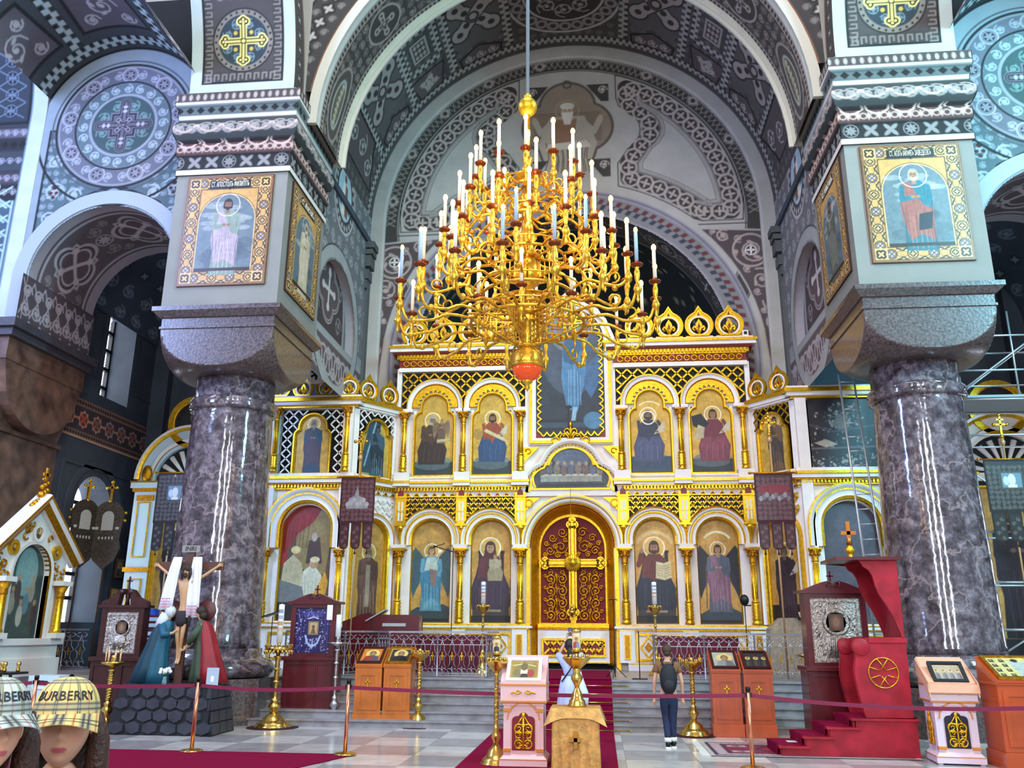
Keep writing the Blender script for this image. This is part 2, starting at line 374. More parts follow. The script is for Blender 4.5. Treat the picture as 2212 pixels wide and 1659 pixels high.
# ---- bema barrel vault
ZC, RV = 14.2, 6.3; LU = pi*RV
c = Cv(LU, 5.2, 38, '#4B4543')
c.rect(0, LU, 0, .16, DG); c.rect(0, LU, 5.05, 5.2, '#8f8a84')
def au(deg): return (1-deg/180)*LU
for v in (.42, 4.72): crenel(c, [(u, v) for u in np.linspace(0, LU, 49)], .34, .26, '#A59E98', '#4B4543', '#161414')
for i in range(int(LU/.36)):
    for j in range(10):
        if .7 < .78+j*.4 < 4.6: roundel(c, .2+i*.36, .78+j*.4, .13, '#6F6764', .028, 1 if (i+j) % 2 else -1, i+j)
for a in (90,):
    c.ell(au(a), 2.6, 1.75, 1.75, '#3A3534')
    for k in range(24): q = 2*pi*k/24; c.ell(au(a)+1.5*cos(q), 2.6+1.5*sin(q), .2, .2, '#8E8482'); c.ell(au(a)+1.5*cos(q), 2.6+1.5*sin(q), .1, .1, '#3A3534')
    c.ring(au(a), 2.6, 1.2, 1.27, PALE); c.ring(au(a), 2.6, 1.72, 1.8, PALE)
    for k in range(8): q = 2*pi*k/8; roundel(c, au(a)+.75*cos(q), 2.6+.75*sin(q), .33, '#A39895', .04, 1, q)
    quatref(c, au(a), 2.6, .4, MV, PALE)
for sg in (-1, 1):
    for dg, kind in ((26, 'x'), (44, 'sq'), (60, 'x'), (76, 'k')):
        u = au(90+sg*dg); v = 2.6
        if kind == 'x':
            c.poly([(u-1.15, v), (u-.62, v+1.5), (u, v+1.15), (u+.62, v+1.5), (u+1.15, v), (u+.62, v-1.5), (u, v-1.15), (u-.62, v-1.5)], '#5C5654')
            crenel(c, [(u-1.0, v-1.9), (u-1.0, v+1.9)], .34, .26, '#A59E98', '#4B4543', '#161414'); crenel(c, [(u+1.0, v-1.9), (u+1.0, v+1.9)], .34, .26, '#A59E98', '#4B4543', '#161414')
            xcross(c, u, v, .95, '#A2968F', '#3B3130', rot=pi/4)
        elif kind == 'sq':
            crenel(c, [(u-.62, v-.75), (u+.62, v-.75), (u+.62, v+.75), (u-.62, v+.75), (u-.62, v-.75)], .3, .24, '#A59E98', '#4B4543', '#161414')
            c.rect(u-.32, u+.32, v-.42, v+.42, '#A2968F'); c.rect(u-.25, u+.25, v-.34, v+.34, '#4A4040')
            for i in (-1, 0, 1):
                for j in (-1, 0, 1): c.ell(u+i*.15, v+j*.22, .06, .08, '#A2968F')
            for s2 in (-1, 1):
                vv = v+s2*1.55; c.poly([(u-.72, vv-.5), (u+.72, vv-.5), (u+.5, vv+.5), (u-.5, vv+.5)] if s2 > 0 else [(u-.5, vv-.5), (u+.5, vv-.5), (u+.72, vv+.5), (u-.72, vv+.5)], '#191616')
                c.poly([(u-.66, vv-.44), (u+.66, vv-.44), (u+.45, vv+.44), (u-.45, vv+.44)] if s2 > 0 else [(u-.45, vv-.44), (u+.45, vv-.44), (u+.66, vv+.44), (u-.66, vv+.44)], '#5B4F4E')
                scrollfill(c, u, vv, .5, .42, '#AA9F99', .045, 4, seed=int(u*7)); roundel(c, u, vv, .3, '#AA9F99', .045)
        else:
            c.poly([(u-.7, v-2), (u+.7, v-1.2), (u+.7, v+1.2), (u-.7, v+2)], '#191616'); c.poly([(u-.62, v-1.85), (u+.62, v-1.1), (u+.62, v+1.1), (u-.62, v+1.85)], '#5B4F4E')
            for j in (-1.2, -.4, .4, 1.2): roundel(c, u+(.1 if abs(j) < 1 else -.15), v+j, .36, '#AA9F99', .045, 1 if j > 0 else -1)
        for s2 in (-1, 1):
            if kind == 'x':
                vv = v+s2*1.78; c.poly([(u-.78, vv-s2*.15), (u, vv-s2*.5), (u+.78, vv-s2*.15), (u+.72, vv+s2*.24), (u-.72, vv+s2*.24)], '#191616'); c.poly([(u-.7, vv-s2*.1), (u, vv-s2*.42), (u+.7, vv-s2*.1), (u+.66, vv+s2*.19), (u-.66, vv+s2*.19)], '#5B4F4E')
                for j in (-.42, 0, .42): roundel(c, u+j, vv, .18, '#AA9F99', .035)
c.mottle(.08, 1.5, 3)
struct(c.surf('ceiling', lambda U, V: (-RV*np.cos(U/RV), 19.2+V, ZC+RV*np.sin(U/RV)), flip=True))['label'] = 'painted barrel vault over the altar with interlaced stepped ribbons'
# ---- east wall with its rings, panels and the apse arch
c = Cv(12.8, 12.8, 34, LG); cx, z0 = 6.4, 8.0
X_ = lambda x: x+cx
Z_ = lambda z: z-z0
c.ring(cx, Z_(ZC), 5.46, 5.97, '#37332F')
for k in range(90):
    a = radians(k*2+1); r = 5.71; x, y = cx+r*cos(a), Z_(ZC)+r*sin(a); t = (-sin(a), cos(a)); n = (cos(a), sin(a))
    if k % 9 == 4: c.poly([(x+t[0]*.2, y+t[1]*.2), (x+n[0]*.2, y+n[1]*.2), (x-t[0]*.2, y-t[1]*.2), (x-n[0]*.2, y-n[1]*.2)], '#9B938B'); c.ell(x, y, .08, .08, '#37332F')
    else:
        for s2 in (-1, 1): c.line([(x-t[0]*.1-n[0]*.17*s2, y-t[1]*.1-n[1]*.17*s2), (x+t[0]*.1+n[0]*.17*s2, y+t[1]*.1+n[1]*.17*s2)], .03, '#87807A')
for r in (5.42, 6.0): c.ring(cx, Z_(ZC), r-.018, r+.018, '#23201E')
# outer panels
def chainband(c, path, wd, bg, fg, st=.46):
    c.line(path, wd, bg); P = np.array(path); seg = np.hypot(*(np.diff(P, axis=0)).T); cum = np.r_[0, np.cumsum(seg)]; n = max(2, int(cum[-1]/st)); s_ = cum[-1]/n
    for i in range(n):
        q = s_*(i+.5); k = min(len(seg)-1, np.searchsorted(cum, q)-1); t = (P[k+1]-P[k])/max(seg[k], 1e-6); p = P[k]+t*(q-cum[k]); nn = np.array([-t[1], t[0]]); h = wd*.45
        c.line([p+t*h*.35+nn*h, p+t*h+nn*h*.4, p+t*h-nn*h*.4, p+t*h*.35-nn*h, p-t*h*.35-nn*h, p-t*h-nn*h*.4, p-t*h+nn*h*.4, p-t*h*.35+nn*h, p+t*h*.35+nn*h], wd*.13, fg)
        c.line([p-t*h*.5, p+t*h*.5], wd*.13, fg); c.line([p-nn*h*.5, p+nn*h*.5], wd*.13, fg)
def lunpanel(sg):
    def path(o):
        a1 = math.degrees(math.acos((1.62+o)/(5.35-o))); p = [((5.35-o)*cos(radians(a)), ZC+(5.35-o)*sin(radians(a))) for a in np.linspace(a1, 3+o*4, 26)]
        zb = 14.02+o*.9; p.append((5.3-o, zb)); p.append((4.1-o*.2, zb)); p += [((5.95+o)*cos(radians(a)), 9.6+(5.95+o)*sin(radians(a))) for a in np.linspace(49-o*2, math.degrees(math.acos((1.62+o)/(5.95+o))), 10)]
        p += [(1.62+o, 16.1), (1.95+o, 16.6)]; p += [(1.62+o*1+.75*cos(radians(a)), 17.3+.75*sin(radians(a))) for a in (-45, -20, 0, 20, 45)]; p += [(1.7+o, 18.2), (1.62+o, 18.5), p[0]]
        return [(X_(sg*x), Z_(z)) for x, z in p]
    c.line(path(-.04), .035, '#23201E'); chainband(c, path(.3), .54, '#37302F', '#A79B95'); c.line(path(.6), .05, '#5e5a57'); c.line(path(.74), .035, '#77726E'); c.line(path(.66), .06, '#8f8a86')
for sg in (-1, 1): lunpanel(sg)
# enthroned old man in a quatrefoil
for r, col in ((1.0, '#5B534B'), (.9, '#8A7C6C')):
    for dx, dz in ((0, .75), (0, -.75), (.55, 0), (-.55, 0)): c.ell(cx+dx, Z_(17.5)+dz, r*.95, r*.95, col)
c.rect(cx-1.1, cx+1.1, Z_(16.95), Z_(18.05), '#7C6D5D')
c.poly([(cx-.55, Z_(17.9)), (cx+.55, Z_(17.9)), (cx+.95, Z_(16.9)), (cx+.6, Z_(15.8)), (cx-.6, Z_(15.8)), (cx-.95, Z_(16.9))], '#A9A194'); c.poly([(cx-.4, Z_(17.8)), (cx+.3, Z_(17.8)), (cx+.2, Z_(16.8)), (cx-.5, Z_(16.9))], '#8C6A55')
for k in range(7): c.line([(cx-.6+k*.2, Z_(16.9)), (cx-.45+k*.16, Z_(16.3)), (cx-.5+k*.18, Z_(15.9))], .05, '#6F675C')
[c.line([(cx+q*.5, Z_(17.7)), (cx+q*.85, Z_(17.3)), (cx+q*1.05, Z_(17.75))], .2, '#A9A194') for q in (-1, 1)]; [c.ell(cx+q*1.07, Z_(17.82), .08, .09, '#B39B84') for q in (-1, 1)]; [c.line([(cx-.7+k*.17, Z_(16.95-.1*(k % 2))), (cx-.6+k*.15, Z_(16.4)), (cx-.75+k*.18, Z_(15.85))], .035, '#5F584E') for k in range(9)]; c.poly([(cx-.62, Z_(16.9)), (cx+.62, Z_(17.0)), (cx+.75, Z_(16.75)), (cx-.7, Z_(16.65))], '#C4BEB2'); c.ring(cx, Z_(18.12), .36, .4, '#A08F70')
c.ell(cx, Z_(18.1), .19, .24, '#B39B84'); c.ell(cx, Z_(18.28), .23, .13, '#CFC8BC'); c.poly([(cx-.2, Z_(18.05)), (cx+.2, Z_(18.05)), (cx+.1, Z_(17.6)), (cx-.1, Z_(17.6))], '#D6CFC4')
for sx in (-.07, .07): c.ell(cx+sx, Z_(18.14), .025, .02, '#3b3028')
for sg in (-1, 1):
    for zz in (18.75, 16.0):
        c.poly([(X_(sg*.62), Z_(zz+.3)), (X_(sg*1.35), Z_(zz+.3)), (X_(sg*1.35), Z_(zz-.35)), (X_(sg*1.1), Z_(zz-.35))], '#3B3734'); roundel(c, X_(sg*1.15), Z_(zz+.08), .16, PALE, .03)
c.ring(cx, Z_(19.1), .1, .16, '#4b4642')
# checker arch of the apse
RA = 4.85
c.ring(cx, Z_(9.6), RA-.3, 5.6, '#8E8A93'); c.ring(cx, Z_(9.6), 5.5, 5.54, '#5C5870'); c.ring(cx, Z_(9.6), RA, 5.42, '#7C7A7C')
for k in range(-6, 62):
    a = radians(k*3.1); da = radians(1.55)
    for r0, r1, sh, col in ((5.0, 5.18, 0, '#2E3647'), (5.18, 5.36, 1.0, '#5F2A30')):
        a0 = a+radians(sh); q = lambda r, t: (cx+r*cos(t), Z_(9.6)+r*sin(t))
        c.poly([q(r0, a0), q(r1, a0-da*.5), q(r1, a0+da*.5), q(r0, a0+da)], col)
# scroll spandrels either side
for sg in (-1, 1):
    pts = [(5.75*cos(radians(a)), 9.6+5.75*sin(radians(a))) for a in np.linspace(46, 8, 9)]+[(5.78, 9.5), (5.85, 8.0), (6.32, 8.0), (6.32, 12.6), (5.95, 13.6), (4.05, 13.72)]
    c.poly([(X_(sg*x), Z_(z)) for x, z in pts], '#4A3F40')
    c.line([(X_(sg*x), Z_(z)) for x, z in pts+[pts[0]]], .05, '#A8A0A0')
    for i, (x, z, r) in enumerate(((5.55, 12.95, .42), (4.7, 13.45, .22), (5.75, 12.0, .36), (6.0, 11.25, .27), (6.05, 10.65, .27), (6.06, 10.05, .27), (6.07, 8.85, .27), (6.07, 8.3, .24))): roundel(c, X_(sg*x), Z_(z), r, '#A5938F', .05, 1 if i % 2 else -1, i)
    for x, z, r in ((5.15, 13.35, .14), (5.95, 13.3, .13), (5.35, 12.35, .13), (6.15, 12.5, .14), (5.6, 11.6, .12), (6.18, 11.65, .12), (6.2, 13.3, .09), (4.4, 13.6, .1), (5.75, 11.0, .1), (5.05, 12.9, .1)): roundel(c, X_(sg*x), Z_(z), r, '#A5938F', .03, -1, x)
    c.ring(X_(sg*6.07), Z_(9.45), .2, .25, '#A5938F'); quatref(c, X_(sg*6.07), Z_(9.45), .17, '#4A3F40', '#E4DEDC', rot=0)
    c.ring(X_(sg*5.5), Z_(12.95), .5, .56, '#A5938F'); rosette(c, X_(sg*5.5), Z_(12.95), .17, '#3A2F30', '#F0EAE6', 4)
    c.line([(X_(sg*4.0), Z_(13.86)), (X_(sg*6.3), Z_(13.86))], .04, '#3b3735')
c.mottle(.07, 1.2, 5)
def mk(U, V):
    x = U-cx; z = V+z0
    return (np.hypot(x, z-ZC) < RV+.1) | ((z < ZC) & (abs(x) < 6.35)) if False else ((((np.hypot(x, z-ZC) < RV+.1) & (z >= ZC)) | ((z < ZC) & (abs(x) < 6.35))) & ~((np.hypot(x, np.maximum(z-9.6, 0)) < RA-.05)))
struct(c.surf('wall_east', lambda U, V: (U-cx, 24.4+0*U, V+z0), mask=mk))['label'] = 'painted end wall around the apse arch'
m_ = MB()
m_.sweep(archpath(0, ZC, RV-.02, 8.2, 40), [(-.45, 0), (-.45, .1), (-.38, .14), (0, .14)], y0=24.4, mats=[0])
struct(m_.build('trim_2', mat('grey plaster', '#A6A29C', .7, noise=.08, nscale=2)))['label'] = 'plain plaster ring around the painted end wall'
# apse soffit and starry half dome
c = Cv(pi*RA+2.6, 1.3, 34, '#6E6862'); w_ = c.w
c.rect(0, w_, .14, .2, DG); c.rect(0, w_, 1.1, 1.16, DG); c.rect(0, w_, .2, 1.1, '#4D4741')
for k in range(30):
    u = w_*(k+.5)/30
    if k % 6 == 2: c.ell(u, .65, .42, .34, '#8A8178'); c.ell(u, .65, .34, .27, '#3d3834'); roundel(c, u, .65, .22, '#A59B90', .04)
    elif k % 6 == 5: c.line([(u-.2, .65), (u+.2, .65)], .06, '#C8BEB0'); c.line([(u, .4), (u, .9)], .06, '#C8BEB0')
    else: roundel(c, u, .65, .3, '#857C72', .04, 1 if k % 2 else -1); 
def soff(U, V, R=RA, zc=9.6, leg=1.3, y=24.4):
    t = U-leg; a = pi-np.clip(t, 0, pi*R)/R
    return R*np.cos(a), y+V, zc+R*np.sin(a)+np.minimum(t, 0)-np.maximum(t-pi*R, 0)
struct(c.surf('trim_3', soff, flip=True))['label'] = 'ornamented soffit of the apse arch'
c = Cv(12, 8, 20, '#1E2629'); r_ = random.Random(4)
for k in range(170):
    x, y, s_ = r_.random()*12, r_.random()*8, .05+.05*r_.random()
    for q in range(3): c.line([(x-s_*cos(q*pi/3+.3), y-s_*sin(q*pi/3+.3)), (x+s_*cos(q*pi/3+.3), y+s_*sin(q*pi/3+.3))], .035, '#8F8B6F')
struct(c.surf('wall_apse', lambda U, V: (RA*np.cos(pi-U/12*pi)*np.cos(np.clip(V-3, 0, 9)/5*pi/2), 25.7+RA*.75*np.sin(U/12*pi)*np.cos(np.clip(V-3, 0, 9)/5*pi/2), np.where(V < 3, 6.6+V, 9.6+RA*np.sin(np.clip(V-3, 0, 9)/5*pi/2)))))['label'] = 'dark apse wall painted with gold stars'
# ---- bema side walls with niches (both sides)
for sg, sd in ((-1, 'bema_left'), (1, 'bema_right')):
    c = Cv(5.2, 6.4, 36, '#8F9093'); NY, NZ, NR = 2.25, 1.9, 1.75      # niche centre (u), height of spring above z=8
    c.rect(0, 5.2, 0, 1.15, '#5B4D50')
    for k in range(6):
        u = .45+k*.87; c.ring(u, .6, .3, .38, '#A79C9E'); c.ring(u+.43, .6, .3, .38, '#A79C9E'); roundel(c, u, .35, .2, '#A79C9E', .05); roundel(c, u+.43, .85, .2, '#A79C9E', .05, -1)
    c.rect(0, 5.2, 1.15, 1.3, '#9b9898')
    c.poly([(0, 1.6), (5.2, 1.6), (5.2, 6.4), (0, 6.4)], '#6E6C6E')
    for i in range(9):
        for j in range(9): roundel(c, .3+i*.58, 1.9+j*.56, .22, '#9FA09F', .035, 1 if (i+j) % 2 else -1, i+j)
    c.ring(NY, NZ, NR, NR+.34, '#9D9C9A'); c.rect(0, NY-NR, 1.3, NZ, '#9D9C9A', .0)
    c.ring(NY, NZ, NR+.34, NR+.38, DG)
    c.ell(NY, 5.75, .98, 1.2, '#B6B2AC'); c.ell(NY, 5.75, .9, 1.12, '#4C474A')
    for k in range(22): a = 2*pi*k/22; c.ell(NY+.8*cos(a), 5.75+1.0*sin(a), .08, .08, '#A8A3A3')
    c.ell(NY, 5.75, .68, .86, '#2a2a2e'); c.ell(NY, 5.75, .63, .8, '#A9BCC6'); c.poly([(NY-.5, 5.3), (NY+.5, 5.3), (NY+.55, 5.6), (NY-.55, 5.6)], '#6F7F7F')
    c.poly([(NY-.2, 6.1), (NY+.2, 6.1), (NY+.3, 5.1), (NY-.3, 5.1)], '#D8D3C8'); c.poly([(NY, 6.1), (NY+.22, 6.05), (NY+.3, 5.1), (NY+.02, 5.1)], '#7A5A48'); c.ell(NY, 6.25, .1, .13, '#6B4A38')
    struct(c.surf('wall_'+sd, lambda U, V, sg=sg: (sg*6.28+0*U, 19.2+U, 8+V), flip=sg > 0, mask=lambda U, V: ~((np.hypot(U-NY, np.maximum(V-NZ, 0)) < NR-.04) & (V > 1.35))))
    m_ = MB(); m_.sweep([(19.2+NY-NR, 9.35)]+arc(19.2+NY, 8+NZ, NR, 180, 0, 26)+[(19.2+NY+NR, 9.35)], [(0, 0), (0, sg*.3)], y0=sg*6.28, ax='x')
    m_.box(min(sg*6.3, sg*6.6), max(sg*6.3, sg*6.6), 19.2+NY-NR, 19.2+NY+NR, 9.2, 9.37)
    struct(m_.build('trim_4', mat('lilac plaster', '#9A949A', .7)))['label'] = 'plain reveal of the arched side niche'
    c = Cv(3.6, 3.8, 40, '#5F6B6B'); c.ell(1.8, .6, 1.6, 2.9, '#8D8084'); c.rect(.2, 3.4, .15, .9, '#8D8084'); c.ell(1.8, .6, 1.5, 2.8, '#A69A98'); c.rect(.3, 3.3, .25, .9, '#A69A98'); c.ell(1.8, .6, 1.42, 2.7, '#453A3C'); c.rect(.38, 3.22, .33, .9, '#453A3C')
    for x, y, r in ((.8, .8, .3), (2.8, .8, .3), (.75, 1.8, .3), (2.85, 1.8, .3), (1.8, 3.0, .28), (1.2, 2.6, .25), (2.4, 2.6, .25)): roundel(c, x, y, r, '#8F8487', .035)
    for r, col in ((.95, '#A69A98'), (.87, '#453A3C'), (.8, '#A69A98'), (.73, '#5a4a4c')):
        for k in range(4): c.ell(1.8+.45*cos(k*pi/2), 1.55+.45*sin(k*pi/2), r*.55, r*.55, col)
        c.rect(1.8-r*.55, 1.8+r*.55, 1.55-r*.55, 1.55+r*.55, col)
    c.line([(1.3, 1.55), (2.3, 1.55)], .13, '#C8BBB8'); c.line([(1.8, 1.0), (1.8, 2.15)], .13, '#C8BBB8')
    for k in range(4): c.ell(1.8+.48*cos(k*pi/2), 1.55+.5*sin(k*pi/2), .12, .12, '#C8BBB8')
    struct(c.surf('trim_5', lambda U, V, sg=sg: (sg*6.56+0*U, 19.2+NY-1.8+U, 9.3+V), flip=sg > 0))['label'] = 'painted interlace on the back of the arched niche'
    m_ = MB(); m_.box(min(sg*6.2, sg*6.9), max(sg*6.2, sg*6.9), 24.0, 24.4, 6, 13.2); m_.box(min(sg*6.2, sg*6.9), max(sg*6.2, sg*6.9), 19.1, 19.5, 8.5, 13.2)
    for k, (zz, dp) in enumerate(((13.2, .5), (13.0, .42), (12.6, .34), (12.2, .24), (11.9, .14))): m_.box(sg*6.3-dp*.6, sg*6.3+dp*.6, 23.9-dp*.3, 24.38, zz, zz+(.2, .16, .36, .3, .28)[k])
    struct(m_.build('trim_6', mat('slate plaster', '#4E5050', .7, noise=.3, nscale=30)))['label'] = 'stepped dark cornice at the vault springing'
# ---- crossing arch in front of the bema
RC, ZA = 5.7, 13.3; LC = pi*RC
c = Cv(LC, 2.0, 40, '#6C6863')
c.rect(0, LC, .2, .42, '#9E928A'); c.rect(0, LC, 1.58, 1.8, '#9E928A')
for k in range(int(LC/.14)): c.ell(.07+k*.14, .31, .045, .06, '#3B3634'); c.ell(.07+k*.14, 1.69, .045, .06, '#3B3634')
c.rect(0, LC, .42, 1.58, '#4A4542')
for k in range(int(LC/.3)):
    u = .2+k*.3
    for j in range(4): v = .56+j*.29; roundel(c, u, v, .13, ('#8E857E', '#7b726c')[(k+j) % 2], .028, 1 if k % 2 else -1, k+j)
for dg in (12, 168):
    u = (1-dg/180)*LC; c.ell(u, 1.0, 1.05, .5, '#9A9189'); c.ell(u, 1.0, .98, .44, '#57504C'); c.ell(u, 1, .7, .3, '#9FA5A0'); c.ell(u, 1, .62, .24, '#6A6456')
    for k in range(7): roundel(c, u-.5+k*.17, 1.0, .1, '#B5AB96', .025)
for dg in (38, 62, 118, 142):
    u = (1-dg/180)*LC; c.ell(u, 1.0, .62, .5, '#A0968F'); c.ell(u, 1., .56, .45, '#4A4542'); xcross(c, u, 1, .36, '#A0968F', '#4A4542', rot=0)
c.rect(0, LC, 0, .2, '#C6C6C0'); c.rect(0, LC, 1.72, 2.0, '#DAD4C0')
c.deepen(1.2)
struct(c.surf('trim_7', lambda U, V: (-RC*np.cos(U/RC), 17.2+V, ZA+RC*np.sin(U/RC)), flip=True))['label'] = 'great painted arch framing the sanctuary'
m_ = MB(); m_.sweep(archpath(0, ZA, RC, 13.3, 48), [(0, -.05), (0, .05), (.24, .05), (.24, -.05)], y0=17.2); m_.sweep(archpath(0, ZA, RC, 13.3, 48), [(-.1, .0), (-.1, .06), (.0, .06), (.0, 0)], y0=19.26)
m_.sweep(archpath(0, ZA, RC, 13.3, 48), [(0, .04), (.0, 0), (.75, 0), (.75, .06)], y0=19.22)
struct(m_.build('trim_8', mat('cream plaster', '#B4B0A4', .7)))['label'] = 'pale edges of the great sanctuary arch'
c = Cv(14, 8.2, 30, '#9AA09F')
c.ring(7, -.9, 5.9, 6.02, '#8A5D48'); c.ring(7, -.9, 6.0, 6.95, '#2F2D2E'); c.ring(7, -.9, 6.9, 6.98, '#1c1a1a')
for k in range(96):
    a = radians(k*1.9); x, y = 7+6.5*cos(a), -.9+6.5*sin(a)
    if k % 2: quatref(c, x, y, .21, '#0f0e0f', '#A9A5A4', rot=a)
    else:
        for s2 in (-1, 1): roundel(c, x+.24*s2*cos(a), y+.24*s2*sin(a), .1, '#6d6968', .03)
def mk2(U, V): x = U-7; z = V-.9; return (np.hypot(x, z) > RC+.1) & (abs(x) < 6.75) & (np.hypot(x, z) < 8.6)
struct(c.surf('wall_crossing', lambda U, V: (U-7, 17.21+0*U, ZA+.9+V-.0), mask=lambda U, V: (np.hypot(U-7, V+.9) > RC+.18) & (abs(U-7) < 6.4)))['label'] = 'dark ornamented band beside the sanctuary arch'
# ---- piers, their cornices and the arch faces springing from them
PLAS = mat('pier plaster', '#84827B', .7, noise=.06, nscale=2)
def bandpaint():
    c = Cv(7.8, 2.05, 52, '#8E9490')
    c.rect(0, 7.8, 0, .12, '#E6E0DA'); c.rect(0, 7.8, .14, .5, '#3A3A3C')
    for k in range(20):
        u = .2+k*.4
        if k % 3 == 0: rosette(c, u, .32, .16, '#2a2a2c', '#A9A7A6', 8)
        else:
            for q in range(4): c.ell(u+.09*cos(q*pi/2+pi/4), .32+.09*sin(q*pi/2+pi/4), .1, .045, '#A9A7A6', rot=q*pi/2+pi/4)
    c.rect(0, 7.8, .5, .78, '#7A5A56')
    for k in range(39): c.ring(.1+k*.2, .64, .05, .08, '#CDBDB6'); c.ell(.2+k*.2, .64, .03, .09, '#CDBDB6')
    c.rect(0, 7.8, .78, .86, '#4A1F1C'); c.rect(0, 7.8, .86, 1.4, '#5A5E5E')
    for k in range(15):
        u = .26+k*.52; roundel(c, u-.1, 1.12, .17, '#B4AFAC', .04, 1, 1); roundel(c, u+.14, 1.12, .14, '#B4AFAC', .035, -1, 2)
        c.line(arc(u, 1.3, .26, 200, 340, 8), .05, '#D5C3BA'); c.line(arc(u, .98, .24, 20, 160, 8), .04, '#B4AFAC'); c.line(arc(u, .93, .24, 200, 340, 8), .05, '#D5C3BA')
    c.rect(0, 7.8, 1.4, 1.5, '#D9D6D2'); c.rect(0, 7.8, 1.5, 1.74, '#7E8787')
    for k in range(34): u = .12+k*.23; c.poly([(u, 1.53), (u+.09, 1.62), (u, 1.71), (u-.09, 1.62)], '#17171A')
    c.rect(0, 7.8, 1.74, 1.82, '#D9D6D2'); c.rect(0, 7.8, 1.82, 2.05, '#6C6260')
    for k in range(52): c.ell(.08+k*.15, 1.93, .04, .08, '#C2B8B2'); 
    return c
BP = bandpaint().deepen(1.5, .95)
def bandfn(sg):
    def f(U, V):
        d = .03+.02*(V < .14)+.0*V; d = d+np.where((V > .5) & (V < .78), .05, 0)+np.where((V >= .86) & (V < 1.4), .06+.1*np.sin((V-.86)/.54*pi), 0)+np.where((V >= 1.4) & (V < 1.5), .08, 0)+np.where((V > 1.5) & (V < 1.74), .1, 0)+np.where(V >= 1.74, .16, 0)
        s_ = np.minimum(U, 2.6); x = -1.3-d+0*U; y = 1.3-s_
        x = np.where(U > 2.6, np.clip(U-2.6, 0, 2.6)-1.3, x); x = np.where(U > 2.6, x*(1+d/1.3), x); y = np.where(U > 2.6, -1.3-d, y)
        x = np.where(U > 5.2, 1.3+d, x); y = np.where(U > 5.2, U-5.2-1.3, y); y = y*np.where((U < 2.6) | (U > 5.2), 1+d/1.3*(y < 0), 1)
        return sg*7.35-sg*x*-1*-1, 17.9+y, 11.7+V
    return f
def pierface():
    c = Cv(2.6, 5.0, 48, '#B9C2BE'); c.rect(.28, 2.32, .3, 5, '#242426'); c.rect(.34, 2.26, .36, 5, '#4C4A4A')
    for y in np.arange(.36, 5, .2):
        for x0 in (.34, 2.06): c.line([(x0+.02, y), (x0+.18, y), (x0+.18, y+.1), (x0+.06, y+.1)], .035, '#8E8781')
    for x in np.arange(.4, 2.2, .2): c.line([(x, .38), (x, .54), (x+.1, .54), (x+.1, .42)], .035, '#8E8781')
    c.rect(.56, 2.04, .62, 5, '#565050'); c.ell(1.3, 1.35, .78, .78, '#2a2a2c'); c.ell(1.3, 1.35, .74, .74, '#8A847C')
    for k in range(28): a = 2*pi*k/28; c.ell(1.3+.69*cos(a), 1.35+.69*sin(a), .03, .03, '#2a2a2c')
    c.ell(1.3, 1.35, .62, .62, '#34464F')
    for k in range(8): a = 2*pi*k/8+.39; roundel(c, 1.3+.42*cos(a), 1.35+.42*sin(a), .13, '#7E929A', .025, 1, a)
    for wd, col in ((.17, '#E3D78C'), (.11, '#17181A'), (.05, '#E3D78C')):
        c.line([(1.3, .9), (1.3, 1.8)], wd, col); c.line([(.85, 1.35), (1.75, 1.35)], wd, col)
        for k in range(4):
            q = k*pi/2
            for j in (-1, 0, 1): c.ell(1.3+.46*cos(q)+.07*j*sin(q)-.0+.05*(j == 0)*cos(q), 1.35+.46*sin(q)+.07*j*cos(q)+.05*(j == 0)*sin(q), wd*.62, wd*.62, col)
    c.ell(1.3, 1.35, .07, .07, '#17181A'); c.ell(1.3, 1.35, .045, .045, '#E3D78C')
    for k in range(4): c.ell(1.3+.28*cos(pi/4+k*pi/2), 1.35+.28*sin(pi/4+k*pi/2), .05, .05, '#C9B25A')
    c.ring(1.3, 3.1, .7, .76, '#D9D4C8'); c.ring(1.3, 3.1, .5, .55, '#8A847C'); c.rect(.62, 1.98, 2.25, 5, '#3C3B3E', .0)
    for i in range(5):
        for j in range(8): roundel(c, .74+i*.28, 2.4+j*.28, .1, '#8B8782', .025, 1 if (i+j) % 2 else -1)
    for x, y in ((1.3, 2.5), (1.1, 2.9), (1.5, 2.9), (.95, 2.7), (1.65, 2.7)): c.ell(x, y, .05, .07, '#E8E6DA')
    return c
PF = pierface().deepen(1.25)
